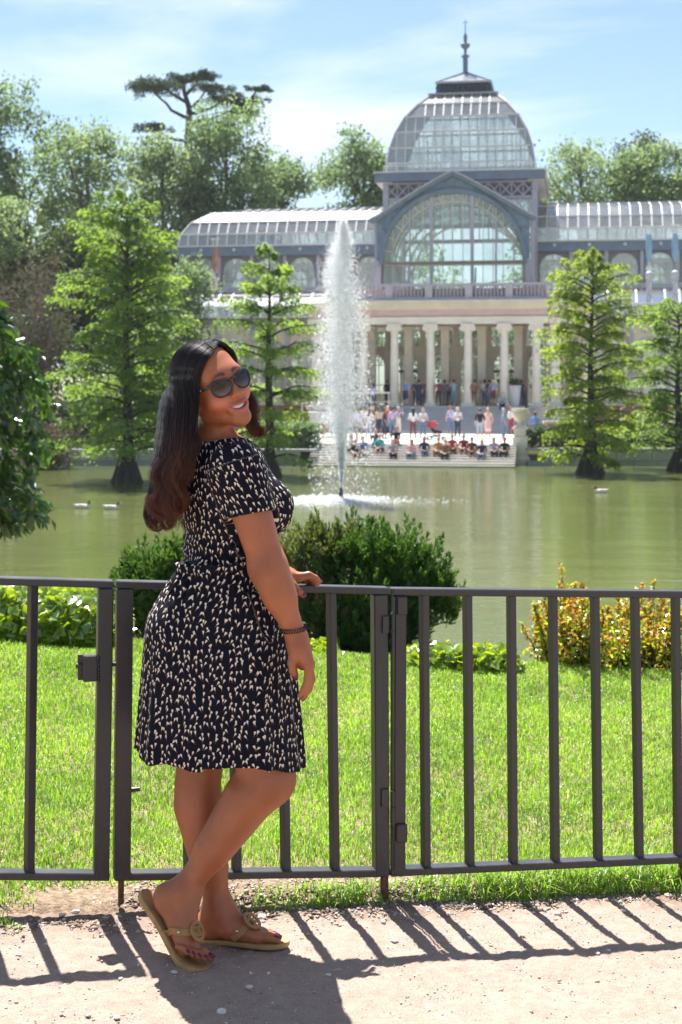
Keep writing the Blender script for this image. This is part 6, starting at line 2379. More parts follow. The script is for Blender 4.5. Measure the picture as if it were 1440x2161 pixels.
def dress_material():
    m, nt, out = new_mat('navy_petal_print')
    b = N(nt, 'ShaderNodeBsdfPrincipled', Roughness=0.75)
    b.inputs['Specular IOR Level'].default_value = 0.12
    at = N(nt, 'ShaderNodeAttribute', attribute_name='print')
    def petals(scale, off, rot0, spread, L, W, lean):
        mpn = N(nt, 'ShaderNodeMapping')
        mpn.inputs['Scale'].default_value = (scale, scale * 0.86, 1)
        mpn.inputs['Location'].default_value = (off, off * 1.7, 0)
        nt.links.new(at.outputs['Vector'], mpn.inputs['Vector'])
        vo = N(nt, 'ShaderNodeTexVoronoi', voronoi_dimensions='2D', Scale=1.0, Randomness=0.8)
        nt.links.new(mpn.outputs[0], vo.inputs['Vector'])
        sub = N(nt, 'ShaderNodeVectorMath', operation='SUBTRACT')
        nt.links.new(mpn.outputs[0], sub.inputs[0])
        nt.links.new(vo.outputs['Position'], sub.inputs[1])
        sc = N(nt, 'ShaderNodeSeparateColor')
        nt.links.new(vo.outputs['Color'], sc.inputs[0])
        ang = math_node(nt, 'MULTIPLY_ADD', sc.outputs[0], spread, rot0)
        vr = N(nt, 'ShaderNodeVectorRotate', rotation_type='Z_AXIS')
        nt.links.new(sub.outputs[0], vr.inputs['Vector'])
        nt.links.new(ang, vr.inputs['Angle'])
        sx = N(nt, 'ShaderNodeSeparateXYZ')
        nt.links.new(vr.outputs[0], sx.inputs[0])
        u = math_node(nt, 'ADD', sx.outputs[0], lean)
        v = sx.outputs[1]
        # a petal: narrow at the foot, wide and round at the top
        vv = math_node(nt, 'DIVIDE', v, L)
        wid = math_node(nt, 'MULTIPLY', math_node(nt, 'ADD', math_node(nt, 'MULTIPLY', vv, 0.55), 0.60), W)
        top = math_node(nt, 'SUBTRACT', 1.0, math_node(nt, 'POWER', math_node(nt, 'ABSOLUTE', math_node(nt, 'MULTIPLY', vv, 1.0)), 6.0))
        e = math_node(nt, 'SUBTRACT', math_node(nt, 'MULTIPLY', wid, top), math_node(nt, 'ABSOLUTE', u))
        ins = math_node(nt, 'MULTIPLY', math_node(nt, 'GREATER_THAN', e, 0.0), math_node(nt, 'LESS_THAN', math_node(nt, 'ABSOLUTE', vv), 1.0))
        # a thin rust stem below
        st = math_node(nt, 'MULTIPLY', math_node(nt, 'LESS_THAN', math_node(nt, 'ABSOLUTE', u), 0.030), math_node(nt, 'MULTIPLY', math_node(nt, 'LESS_THAN', vv, -0.9), math_node(nt, 'GREATER_THAN', vv, -1.9)))
        return ins, st
    p1, s1 = petals(62.0, 0.0, -0.75, 1.5, 0.285, 0.175, 0.0)
    p2, s2 = petals(40.0, 5.37, -0.55, 1.7, 0.17, 0.10, 0.0)
    ins = math_node(nt, 'MAXIMUM', p1, p2)
    wv = noise(nt, at.outputs['Vector'], 900, 2, 0.5)
    navy = mix_col(nt, wv, (0.0045, 0.005, 0.012), (0.008, 0.009, 0.019))
    c = mix_col(nt, math_node(nt, 'MAXIMUM', s1, s2), navy, (0.20, 0.075, 0.03))
    c = mix_col(nt, ins, c, (0.72, 0.63, 0.53))
    nt.links.new(c, b.inputs['Base Color'])
    n2 = noise(nt, coords(nt), 32, 3, 0.5)
    nt.links.new(bump(nt, n2, 0.25, 0.006), b.inputs['Normal'])
    nt.links.new(b.outputs[0], out.inputs['Surface'])
    return m


M_dress = dress_material()
me = np_mesh('dress', DV, DF, M_dress, True)
point_attr(me, 'print', uvw, 'FLOAT_VECTOR')
dress_o = wpart(obj('dress', me))
# ================================================================ hair, sunglasses, sandals, tie, bracelet, earring
def field_at(fl, p):
    q = (np.asarray(p) - fl.lo) / fl.h
    i = np.clip(np.floor(q).astype(int), 0, fl.n - 2)
    f = q - i
    v = 0.0
    for a in (0, 1):
        for b in (0, 1):
            for c in (0, 1):
                w = (f[0] if a else 1 - f[0]) * (f[1] if b else 1 - f[1]) * (f[2] if c else 1 - f[2])
                v += w * fl.d[i[0] + a, i[1] + b, i[2] + c]
    return v


def march(fl, p, d, off=0.002, step=0.0015, far=0.4):
    """from inside p outward along d to the skin, then off further"""
    p = np.array(p, float); d = np.array(d, float) / np.linalg.norm(d)
    t = 0.0
    while t < far:
        if field_at(fl, p + d * t) > 0:
            return p + d * (t + off)
        t += step
    return p + d * t


def ribbon(pts, nrms, width, thick, mb, wdirs=None):
    """a strap: pts run along it, nrms point off the skin"""
    n = len(pts)
    vs = []
    for i in range(n):
        t = np.array(pts[min(i + 1, n - 1)]) - np.array(pts[max(i - 1, 0)])
        t /= max(np.linalg.norm(t), 1e-9)
        nn = np.array(nrms[i]); nn = nn - t * (nn @ t); nn /= np.linalg.norm(nn)
        w = np.cross(t, nn)
        wd = width[i] if hasattr(width, '__len__') else width
        p = np.array(pts[i])
        vs += [p - w * wd / 2, p + w * wd / 2, p + w * wd / 2 + nn * thick, p - w * wd / 2 + nn * thick]
    fs = []
    for i in range(n - 1):
        for k in range(4):
            k2 = (k + 1) % 4
            fs.append((i * 4 + k, i * 4 + k2, i * 4 + 4 + k2, i * 4 + 4 + k))
    fs += [(0, 1, 2, 3), ((n - 1) * 4 + 3, (n - 1) * 4 + 2, (n - 1) * 4 + 1, (n - 1) * 4)]
    mb.add(vs, fs)
    return mb


# ---------------------------------------------------------------- hair
hrng = np.random.default_rng(11)
CAPC, CAPR = np.array([0, -0.020, 0.036]), np.array([0.089, 0.116, 0.092])


def cap(dx, dy, dz, grow=1.0):
    v = np.array([dx, dy, dz], float)
    v = v / np.linalg.norm(v / (CAPR * grow))
    return CAPC + v


LOW = {0.0: [(413, 905, 3.815), (418, 940, 3.808), (406, 985, 3.812), (389, 1035, 3.825), (372, 1080, 3.838), (364, 1106, 3.845)],
       0.25: [(392, 905, 3.815), (391, 945, 3.803), (386, 992, 3.810), (371, 1040, 3.825), (357, 1084, 3.838), (360, 1114, 3.842)],
       0.5: [(371, 905, 3.830), (370, 950, 3.815), (361, 1000, 3.82), (350, 1048, 3.83), (339, 1090, 3.84), (348, 1120, 3.84)],
       0.75: [(353, 905, 3.872), (351, 952, 3.848), (344, 1003, 3.848), (335, 1052, 3.85), (328, 1090, 3.85), (340, 1116, 3.845)],
       1.0: [(341, 905, 3.918), (337, 955, 3.905), (331, 1005, 3.89), (325, 1054, 3.875), (322, 1086, 3.865), (334, 1110, 3.85)]}
_ks = sorted(LOW)
TOPS = {0.0: [(0.001, 0.066, 0.093), (0.034, 0.066, 0.078), (0.064, 0.050, 0.040), (0.078, 0.026, -0.008), (0.084, 0.006, -0.048)],
        0.5: [(0.001, -0.004, 0.130), (0.052, -0.012, 0.112), (0.088, -0.028, 0.055), (0.096, -0.042, -0.010), (0.098, -0.052, -0.055)],
        1.0: [(0.001, -0.078, 0.118), (0.028, -0.112, 0.092), (0.046, -0.130, 0.040), (0.054, -0.136, -0.015), (0.056, -0.138, -0.055)]}


MID = {0.0: [(419, 852, 3.817)], 0.25: [(395, 852, 3.826)], 0.5: [(374, 852, 3.850)], 0.75: [(357, 850, 3.892)], 1.0: [(345, 848, 3.945)]}


def low_guide(s):
    s = min(max(s, 0.0), 1.0)
    i = min(int(s * 4), 3)
    f = s * 4 - i
    a, b = np.array(MID[_ks[i]] + LOW[_ks[i]]), np.array(MID[_ks[i + 1]] + LOW[_ks[i + 1]])
    return a * (1 - f) + b * f


def top_guide(s):
    a, b, c = (np.array(TOPS[k]) for k in (0.0, 0.5, 1.0))
    # quadratic through the three keys
    return a * (2 * (s - 0.5) * (s - 1)) + b * (-4 * s * (s - 1)) + c * (2 * s * (s - 0.5))


def catmull(pts, n):
    pts = np.array(pts, float)
    P_ = np.concatenate([[2 * pts[0] - pts[1]], pts, [2 * pts[-1] - pts[-2]]])
    m = len(pts) - 1
    t = np.linspace(0, m - 1e-6, n)
    i = t.astype(int); f = (t - i)[:, None]
    p0, p1, p2, p3 = P_[i], P_[i + 1], P_[i + 2], P_[i + 3]
    return 0.5 * ((2 * p1) + (-p0 + p2) * f + (2 * p0 - 5 * p1 + 4 * p2 - p3) * f * f + (-p0 + 3 * p1 - 3 * p2 + p3) * f ** 3)


def near_strand(s, lift=1.0, dpx=0.0, dY=0.0, cut=1.0, wave=(0, 0, 0), n=40):
    """s: 0 at the forehead .. 1 at the back of the head"""
    pts = []
    for k, q_ in enumerate(top_guide(s)[:3]):
        g_ = 1.0 + (0.012 + 0.030 * lift) * (0.6 if k == 0 else 1.0)
        v_ = CAPC + (q_ - CAPC) * g_
        pts.append(H(*v_))
    for j, (px, py, Y) in enumerate(low_guide(s)):
        ph = wave[1] + j * 1.35
        px2 = px + dpx * (0.25 + 0.13 * j) + wave[0] * math.sin(ph) * max(0, j - 0.7) / 5.0 + 5.0 * math.sin(py / 34.0 + 2.0 * s) * min(1, max(0, j - 1.0) / 2.0)
        pts.append(A(px2, py + wave[2] * max(0, j - 1) / 5.0, Y + dY * min(1, 0.25 + 0.2 * j) - 0.006 * lift * (j < 2)))
    g = catmull(pts, n)
    zz_ = g[:, 2]
    am = 0.017 * np.clip((1.37 - zz_) / 0.20, 0, 1) * (0.6 + wave[0] / 14.0)
    g[:, 0] += am * np.sin(zz_ * 52.0 + wave[1]); g[:, 1] += 0.6 * am * np.cos(zz_ * 52.0 + wave[1])
    if cut < 1.0:
        m = max(8, int(n * cut))
        tt = np.linspace(0, m - 1, n)
        i = np.minimum(tt.astype(int), n - 2); f = (tt - i)[:, None]
        g = g[i] * (1 - f) + g[i + 1] * f
    return g


def far_strand(s, lift=1.0, dpx=0.0, dY=0.0, n=20, tail=1.0):
    y0 = 0.064 - 0.10 * s
    zt = CAPC[2] + CAPR[2] * math.sqrt(max(0.02, 1 - ((y0 - CAPC[1]) / CAPR[1]) ** 2))
    pts = [H(-0.002, y0, zt + 0.002 * lift)]
    for (ax, ay, az) in ((-0.45, 0.62 - 0.8 * s, 0.66), (-0.82, 0.46 - 0.9 * s, 0.26), (-0.95, 0.28 - 0.9 * s, -0.2)):
        pts.append(H(*cap(ax, ay, az, 1.02 + 0.04 * lift)))
    for (px, py, Y) in ((535, 848, 3.965), (537, 880, 3.97), (543, 905, 3.965), (553, 912 + 6 * tail, 3.96)):
        pts.append(A(px + dpx - 10 * s, py, Y + dY + 0.03 * s))
    if tail > 0.5:
        pts.append(A(558 + dpx - 10 * s, 900, 3.95 + dY))
    pts[-1] = pts[-1] + hrng.normal(0, 0.006, 3)
    pts[-2] = pts[-2] + hrng.normal(0, 0.003, 3)
    g = catmull(pts, n)
    m = int(n * min(1.0, hrng.uniform(0.86, 1.08)))
    return catmull(g[:m], n)


hair = Field((-0.60, 3.68, 1.05), (-0.14, 4.14, 1.68), 0.0036)
hair.ell(H(*CAPC), (CAPR - 0.012) * HS, HEAD, 0.0)
hair.ell(H(0, 0.098, -0.022), np.array((0.080, 0.104, 0.118)) * HS, HEAD, 0.006, 'cut')
hair.ell(H(0, 0.02, -0.085), np.array((0.066, 0.07, 0.07)) * HS, HEAD, 0.006, 'cut')
for s in np.linspace(0.12, 0.97, 12):
    g = near_strand(s, -2.2, 0, 0.030, 0.86)
    rr_ = np.interp(np.linspace(0, 1, len(g)), [0, 0.25, 0.55, 0.85, 1], [0.004, 0.008, 0.016, 0.012, 0.003])
    hair.chain(g[::2], rr_[::2], 0.008)
for s in (0.1, 0.4, 0.7):
    g = far_strand(s, 0.2, -6, 0.01, tail=0)
    rr_ = np.interp(np.linspace(0, 1, len(g)), [0, 0.5, 0.8, 1], [0.003, 0.007, 0.005, 0.001])
    hair.chain(g[::2], rr_[::2], 0.006)
HV, HF = hair.surface()


def hair_mesh_material():
    m, nt, out = new_mat('dark_brown_hair')
    b = N(nt, 'ShaderNodeBsdfPrincipled', Roughness=0.45)
    vec = coords(nt)
    sp = N(nt, 'ShaderNodeSeparateXYZ'); nt.links.new(vec, sp.inputs[0])
    t = math_node(nt, 'MULTIPLY_ADD', sp.outputs[2], -2.4, 3.75, clamp=True)
    c = ramp(nt, t, [(0.0, (0.010, 0.007, 0.008)), (0.5, (0.020, 0.010, 0.008)), (1.0, (0.050, 0.018, 0.011))])
    st = noise(nt, coords(nt, 'Object', (160, 160, 9)), 1.0, 3, 0.6)
    nt.links.new(mix_col(nt, math_node(nt, 'MULTIPLY', st, 0.8), c, (0.006, 0.004, 0.004)), b.inputs['Base Color'])
    nt.links.new(bump(nt, st, 0.8, 0.01), b.inputs['Normal'])
    nt.links.new(b.outputs[0], out.inputs['Surface'])
    return m


M_hair = hair_mesh_material()
hair_o = wpart(obj('hair', np_mesh('hair', HV, HF, M_hair, True)))

M_strand, nt, out = new_mat('hair_strands')
hb = N(nt, 'ShaderNodeBsdfPrincipled', Roughness=0.33)
hb.inputs['Specular IOR Level'].default_value = 0.32
hi = N(nt, 'ShaderNodeHairInfo')
hc_ = ramp(nt, hi.outputs['Intercept'], [(0.0, (0.008, 0.005, 0.005)), (0.4, (0.016, 0.007, 0.005)), (0.7, (0.060, 0.018, 0.011)), (1.0, (0.17, 0.060, 0.032))])
hv = mix_col(nt, math_node(nt, 'MULTIPLY', hi.outputs['Random'], 0.7), hc_, (0.008, 0.004, 0.004))
nt.links.new(hv, hb.inputs['Base Color'])
nt.links.new(hb.outputs[0], out.inputs['Surface'])

strands, widths = [], []
for c in range(120):
    sc = hrng.uniform(0.0, 1)
    lift = hrng.uniform(0.0, 0.9)
    dY = hrng.uniform(-0.028, 0.03)
    wv = (hrng.uniform(3, 13), hrng.choice([0.3, 2.2, 4.0]) + hrng.normal(0, 0.5), hrng.uniform(-28, 8)); cl = hrng.uniform(0.74, 1.0)
    dp = hrng.normal(1, 2.5)
    for k in range(30):
        spread = 1 + hrng.exponential(0.5)
        s = np.clip(sc + hrng.normal(0, 0.022) * spread, -0.02, 1.03)
        w2 = (wv[0] * hrng.uniform(0.7, 1.3), wv[1] + hrng.normal(0, 0.25), wv[2] + hrng.normal(0, 5))
        strands.append(near_strand(s, lift + hrng.normal(0, 0.25), dp + hrng.normal(0, 2.2) * spread, dY + hrng.normal(0, 0.005), min(1.0, cl + hrng.normal(0, 0.03)), w2))
        widths.append(hrng.uniform(0.0004, 0.0009))
# flyaways
for k in range(110):
    s = hrng.uniform(0.1, 1.0)
    g = near_strand(s, 1.2 + hrng.exponential(0.5), hrng.normal(-3, 9), hrng.normal(-0.015, 0.03), hrng.choice([0.7, 0.85, 1.0]), (hrng.uniform(6, 18), hrng.uniform(0, 6.28), hrng.normal(0, 14)))
    strands.append(g); widths.append(0.00022)
for c in range(46):
    sc = hrng.uniform(0.0, 0.8)
    lift, dp, dY, tl = hrng.uniform(0.0, 0.9), hrng.normal(-3, 5), hrng.normal(0, 0.012), hrng.uniform(0, 1.2)
    for k in range(22):
        strands.append(far_strand(sc + hrng.normal(0, 0.02), lift + hrng.normal(0, 0.2), dp + hrng.normal(0, 2.0), dY + hrng.normal(0, 0.004), 26, tl + (0.6 if hrng.uniform() < 0.2 else 0)))
        widths.append(hrng.uniform(0.00028, 0.0005))
# loose locks that curl up at the ends, hanging free at the back
CURLS = [([(330, 985), (322, 1030), (311, 1062), (307, 1088), (317, 1112), (336, 1119), (347, 1103), (341, 1084)], 3.86, 2.2),
         ([(338, 1000), (330, 1045), (318, 1078), (318, 1102), (333, 1113), (344, 1100)], 3.85, 2.0),
         ([(352, 1010), (346, 1055), (340, 1090), (349, 1116), (364, 1112), (366, 1096)], 3.84, 2.0),
         ([(366, 1015), (360, 1060), (352, 1092), (357, 1110), (370, 1106)], 3.835, 1.8),
         ([(343, 960), (326, 1005), (316, 1040), (322, 1075), (330, 1098), (322, 1112)], 3.875, 2.0)]
for pts_, Y0, jit in CURLS:
    for k in range(46):
        j0 = hrng.normal(0, jit, 2)
        q_ = [A(x + j0[0] + hrng.normal(0, 0.8), y + j0[1] + hrng.normal(0, 0.8), Y0 + 0.010 * math.sin(i * 1.3) + hrng.normal(0, 0.004)) for i, (x, y) in enumerate(pts_)]
        m = hrng.integers(4, len(q_) + 1)
        strands.append(catmull(q_[:max(m, 4)], 26)); widths.append(hrng.uniform(0.0003, 0.0006))

cu = bpy.data.hair_curves.new('hair_strands')
cu.add_curves([len(g) for g in strands])
allp = np.concatenate(strands).astype(np.float32)
cu.attributes['position'].data.foreach_set('vector', allp.ravel())
rad_attr = cu.attributes.get('radius') or cu.attributes.new('radius', 'FLOAT', 'POINT')
rads = np.concatenate([w * np.interp(np.linspace(0, 1, len(g)), [0, 0.7, 1], [1, 1, 0.35]) for g, w in zip(strands, widths)]).astype(np.float32)
rad_attr.data.foreach_set('value', rads)
cu.materials.append(M_strand)
wpart(obj('hair_strands', cu), hair_o)

# ---------------------------------------------------------------- sunglasses
M_frame = plain('black_glasses_frame', (0.008, 0.008, 0.009), 0.12, var=0.1, spec=0.6)
M_silver = plain('silver_plate', (0.75, 0.74, 0.72), 0.2, 1.0, 0.1)
M_lens, nt, out = new_mat('dark_lens')
b = N(nt, 'ShaderNodeBsdfPrincipled', Roughness=0.03)
sp = N(nt, 'ShaderNodeSeparateXYZ')
atl = N(nt, 'ShaderNodeAttribute', attribute_name='lensz')
nt.links.new(ramp(nt, atl.outputs['Fac'], [(0.0, (0.17, 0.11, 0.12)), (0.5, (0.03, 0.018, 0.022)), (1.0, (0.004, 0.003, 0.004))]), b.inputs['Base Color'])  # reflection of the bright path painted into the lower lens colour
b.inputs['IOR'].default_value = 1.42
nt.links.new(b.outputs[0], out.inputs['Surface'])


def lens_outline(side, n=30):
    pts = []
    for i in range(n):
        t = 2 * math.pi * i / n
        c, s = math.cos(t), math.sin(t)
        x = 0.0285 * (abs(c) ** 0.86) * (1 if c > 0 else -1)
        z = 0.0245 * (abs(s) ** 0.92) * (1 if s > 0 else -1)
        if s > 0:
            z = z * 0.80
            if c > 0: z += 0.0075 * c * s ** 0.5; x += 0.004 * c * s
        else:
            x *= 1 - 0.10 * (-s)
        xx = side * (0.0345 + x)
        y = 0.1035 - 4.2 * xx * xx - 0.06 * max(0, -z)
        pts.append((xx, y, -0.002 + z))
    return pts


glasses = None
mb = MB()
for side in (1, -1):
    ol = lens_outline(side)
    loop = [H(*p) for p in ol]
    rad = [0.0027 + 0.0013 * max(0, (p[2] - 0.006) / 0.02) for p in ol]
    mb.tube(loop + [loop[0]], rad + [rad[0]], 8, cap=False)
mb.tube([H(0.0085, 0.1045, 0.0105), H(0.003, 0.1085, 0.0125), H(-0.003, 0.1085, 0.0125), H(-0.0085, 0.1045, 0.0105)], [0.003, 0.0028, 0.0028, 0.003], 8)
for side in (1, -1):
    a = H(side * 0.062, 0.0845, 0.0125); bq = H(side * 0.0725, 0.074, 0.0095); c = H(side * 0.0785, 0.025, 0.003); d = H(side * 0.080, -0.012, 0.000)
    upq = HEAD[:, 2]
    for (p, q, hgt) in ((a, bq, 0.0095), (bq, c, 0.0085), (c, d, 0.0065)):
        mb.beam(p, q, 0.0032, hgt, up=upq, bev=0.0008)
glasses = wpart(mb.build('sunglasses', M_frame, smooth=True))
for side in (1, -1):
    mb = MB()
    ol = lens_outline(side)
    cx_ = np.mean(np.array(ol), 0)
    vs = [H(cx_[0], cx_[1] + 0.0022, cx_[2])]
    lz_ = [cx_[2]]
    for f in (0.5, 1.0):
        for p in ol:
            q = cx_ + (np.array(p) - cx_) * f
            q[1] = cx_[1] + (p[1] - cx_[1]) * f + 0.0022 * (1 - f * f)
            vs.append(H(*q)); lz_.append(q[2])
    n = len(ol)
    fs = [(0, 1 + i, 1 + (i + 1) % n) for i in range(n)] + [(1 + i, 1 + n + i, 1 + n + (i + 1) % n, 1 + (i + 1) % n) for i in range(n)]
    mb.add(vs, fs)
    lo_ = mb.build('lens', M_lens, smooth='all')
    point_attr(lo_.data, 'lensz', np.clip((np.array(lz_) + 0.026) / 0.046, 0, 1))
    wpart(lo_, glasses)
mb = MB()
mb.beam(H(0.0773, 0.060, 0.0078), H(0.0782, 0.053, 0.0070), 0.0012, 0.0068, up=HEAD[:, 2])
mb.beam(H(0.0784, 0.058, 0.0095), H(0.0790, 0.054, 0.0052), 0.0008, 0.0012, up=HEAD[:, 2])
wpart(mb.build('emblem', M_silver), glasses)

# earring
mb = MB()
ec = H(0.079, -0.004, -0.060)
mb.tube([ec + 0.0095 * (HEAD[:, 1] * math.cos(t) + HEAD[:, 2] * math.sin(t)) for t in np.linspace(0, 6.283, 22)], 0.0008, 6, cap=False)
wpart(mb.build('earring', plain('gold', (0.75, 0.55, 0.25), 0.25, 1.0, 0.1), smooth='all'))

# ---------------------------------------------------------------- spiral hair tie on the right wrist
mb = MB()
ax_ = (wr_r - el_r) / np.linalg.norm(wr_r - el_r)
c0 = el_r + (wr_r - el_r) * 0.86
axt = ax_ + np.array([-0.28, 0.05, 0.0]); axt /= np.linalg.norm(axt)
e1 = np.cross(axt, [0, 1, 0]); e1 /= np.linalg.norm(e1); e2 = np.cross(axt, e1)
pts = []
for i in range(700):
    t = i / 700 * 2 * math.pi
    rad = 0.0305 + 0.0048 * math.cos(31 * t)
    pts.append(c0 + (e1 * math.cos(t) + e2 * math.sin(t)) * rad + axt * 0.0050 * math.sin(31 * t))
mb.tube(pts + [pts[0]], 0.0014, 5, cap=False)
wpart(mb.build('spiral_hair_tie', plain('black_rubber', (0.008, 0.008, 0.008), 0.35, var=0.1), smooth='all'))

# ---------------------------------------------------------------- waist tie
mb = MB()
zc = A(0, 1186, WY)[2]
pts, nr = [], []
for t in np.linspace(-math.pi * 0.98, math.pi * 0.02, 46):
    d = np.array([math.cos(t), math.sin(t), 0.0])
    p = march(dress, np.array([A(478, 1186, WY)[0], WY, zc + 0.010 * math.cos(t)]), d, -0.001)
    pts.append(p); nr.append(d)
ribbon(pts, nr, [0.020 + 0.004 * math.sin(9 * i) for i in range(len(pts))], 0.006, mb)
kx = np.array(pts[12])
def tail(x0, x1, y0, y1, w):
    P1, N1 = [], []
    for f in np.linspace(0, 1, 10):
        px, py = x0 + (x1 - x0) * f + 3 * math.sin(f * 7), y0 + (y1 - y0) * f
        p = march(dress, A(px, py, WY + 0.02), (-0.25, -1, 0), 0.002)
        P1.append(p); N1.append((-0.25, -1, 0.15))
    ribbon(P1, N1, [w * (0.7 + 0.5 * f) for f in np.linspace(0, 1, 10)], 0.003, mb)
tail(428, 424, 1188, 1292, 0.020)
tail(421, 408, 1188, 1272, 0.018)
# knot
kp = march(dress, A(426, 1186, WY + 0.02), (-0.25, -1, 0), -0.002)
mb.lathe([(0.004, -0.016), (0.014, -0.010), (0.017, 0.0), (0.014, 0.010), (0.004, 0.016)], 10, kp)
to = mb.build('waist_tie', M_dress, smooth=True)
tv = np.array([v.co[:] for v in to.data.vertices])
point_attr(to.data, 'print', np.stack([tv[:, 0] * 1.0 + 2.0, tv[:, 2] + 1.0, tv[:, 2] * 0], 1), 'FLOAT_VECTOR')
wpart(to, dress_o)

# ---------------------------------------------------------------- sandals
M_tan = plain('tan_leather', (0.40, 0.205, 0.065), 0.5, var=0.25, scale=30, bmp=0.15, bscale=200)
M_sole = plain('sandal_sole', (0.46, 0.27, 0.11), 0.6, var=0.3, scale=25, bmp=0.2, bscale=90)
M_tan_d = plain('dark_tan_edge', (0.15, 0.085, 0.04), 0.5, var=0.25, scale=30)
M_rivet = plain('gold_rivet', (0.8, 0.62, 0.35), 0.25, 1.0, 0.1)


def sole(center, width_dir, up_dir, halfw, mb, thick=0.010):
    """center: list of points along the sole's top surface"""
    n = len(center)
    vs, fs = [], []
    for i in range(n):
        c, w, u, hw = np.array(center[i]), np.array(width_dir[i]), np.array(up_dir[i]), halfw[i]
        for (a, bz) in ((-1, 0.0), (-0.93, 0.0022), (0.93, 0.0022), (1, 0.0), (1.02, -thick * 0.5), (0.97, -thick), (-0.97, -thick), (-1.02, -thick * 0.5)):
            vs.append(c + w * a * hw + u * bz)
    for i in range(n - 1):
        for k in range(8):
            k2 = (k + 1) % 8
            fs.append((i * 8 + k, i * 8 + k2, i * 8 + 8 + k2, i * 8 + 8 + k))
    fs += [tuple(range(8)), tuple(range(n * 8 - 1, n * 8 - 9, -1))]
    mb.add(vs, fs)
    return mb


US = [-0.010, -0.004, 0.006, 0.022, 0.05, 0.09, 0.125, 0.16, 0.19, 0.215, 0.232, 0.243, 0.249]
HW = [0.010, 0.021, 0.029, 0.034, 0.033, 0.031, 0.036, 0.044, 0.046, 0.041, 0.031, 0.019, 0.008]
mb = sole([FL(u, 0.004, -0.002) for u in US], [fl_side] * len(US), [upv] * len(US), HW, MB())
sand_l = wpart(mb.build('sandal', M_sole, smooth=True))
# straps
def strap_left(u, ang0, ang1, width, lean):
    pts, nr = [], []
    for t in np.linspace(ang0, ang1, 16):
        uu = u + lean * math.sin(max(0, math.sin(t)) * math.pi / 2)
        d = -fl_side * math.cos(t) + upv * math.sin(t)
        p = march(body, FL(uu, 0.0, 0.012), d, 0.0005, far=0.09)
        pts.append(p); nr.append(d)
    return pts, nr
mb = MB()
p_, n_ = strap_left(0.105, R(-14), R(194), 0.016, 0.040)
ribbon(p_, n_, 0.017, 0.003, mb)
th0 = march(body, FL(0.165, -0.002, 0.012), upv, 0.001)
th_pts = [march(body, FL(u, v, 0.008), upv + fl_dir * 0.1, 0.0006) for u, v in ((0.148, -0.004), (0.160, -0.008), (0.172, -0.0125))] + [FL(0.186, -0.0145, 0.012), FL(0.190, -0.0145, 0.0)]
ribbon(th_pts, [upv] * 5, [0.012, 0.010, 0.008, 0.006, 0.005], 0.003, mb)
wpart(mb.build('strap', M_tan, smooth=True), sand_l)


def medallion(c, nrm, along, parent, r=0.026):
    nrm = np.array(nrm) / np.linalg.norm(nrm)
    al = np.array(along) - nrm * (np.array(along) @ nrm); al /= np.linalg.norm(al)
    sd = np.cross(nrm, al)
    mb = MB()
    ring = [c + (al * math.cos(t) + sd * math.sin(t)) * r for t in np.linspace(0, 2 * math.pi, 25)]
    nn = [nrm] * 25
    vs = []
    ribbon(ring, nn, 0.009, 0.004, mb)
    # two mirrored T shapes inside the ring
    for sg in (1, -1):
        ribbon([c + al * sg * r * 0.42 - sd * r * 0.62, c + al * sg * r * 0.42 + sd * r * 0.62], [nrm] * 2, 0.007, 0.004, mb)
        ribbon([c + al * sg * r * 0.42, c + al * sg * r * 0.02], [nrm] * 2, 0.007, 0.004, mb)
    o = wpart(mb.build('medallion', M_tan, smooth=False), parent)
    return o


mc = march(body, FL(0.128, -0.012, 0.012), upv * 0.8 + fl_dir * 0.45, 0.004)
medallion(mc, upv * 0.75 + fl_dir * 0.55 - fl_side * 0.12, fl_dir, sand_l, 0.024)
for t in (R(28), R(152)):
    d = -fl_side * math.cos(t) + upv * math.sin(t)
    p = march(body, FL(0.118, 0, 0.012), d, 0.0025)
    mb = MB(); q = Vector(tuple(d)).to_track_quat('Z', 'Y').to_matrix()
    mb.lathe([(0.0045, 0), (0.004, 0.0018), (0.0015, 0.0028)], 12, p, M=q)
    wpart(mb.build('rivet', M_rivet, smooth='all'), sand_l)

# right sandal, hanging off the lifted heel
ctr = catmull([FR(-0.045, 0, -0.047), FR(-0.01, 0.0, -0.040), FR(LB * 0.45, 0.0, -0.024), FR(LB * 0.80, 0.002, -0.017), ball_r + fr_up * -0.013 + np.array([.012, -.004, -.014]), ball_r + toe_dir * 0.045 + np.array([0.0, 0, -0.019]), ball_r + toe_dir * 0.064 + np.array([0.0, 0, -0.018])], 16)
hw = np.interp(np.linspace(0, 1, 16), [0, 0.04, 0.12, 0.35, 0.5, 0.7, 0.82, 0.91, 0.97, 1], [0.012, 0.024, 0.033, 0.033, 0.033, 0.043, 0.042, 0.030, 0.017, 0.006])
tg = np.gradient(ctr, axis=0); tg /= np.linalg.norm(tg, axis=1)[:, None]
ups = [np.cross(fr_side, t) for t in tg]
ups = [u if u @ fr_up > 0 else -u for u in ups]
mb = sole(ctr, [fr_side] * 16, ups, hw, MB(), 0.012)
sand_r = wpart(mb.build('sandal', M_sole, smooth=True))
mb = MB()
pts, nr = [], []
for t in np.linspace(R(-50), R(230), 20):
    d = fr_side * math.cos(t) + fr_up * math.sin(t)
    base_p = FR(LB * 0.60 + 0.030 * max(0, math.sin(t)), 0, 0.006)
    p = march(body, base_p, d, 0.0008, far=0.09)
    pts.append(p); nr.append(d)
pts[0] = FR(LB * 0.52, 0.030, -0.026); pts[-1] = FR(LB * 0.52, -0.030, -0.026)
ribbon(pts, nr, 0.017, 0.003, mb)
wpart(mb.build('strap', M_tan, smooth=True), sand_r)
mc = march(body, FR(LB * 0.80, -0.004, 0.006), fr_up, 0.003)
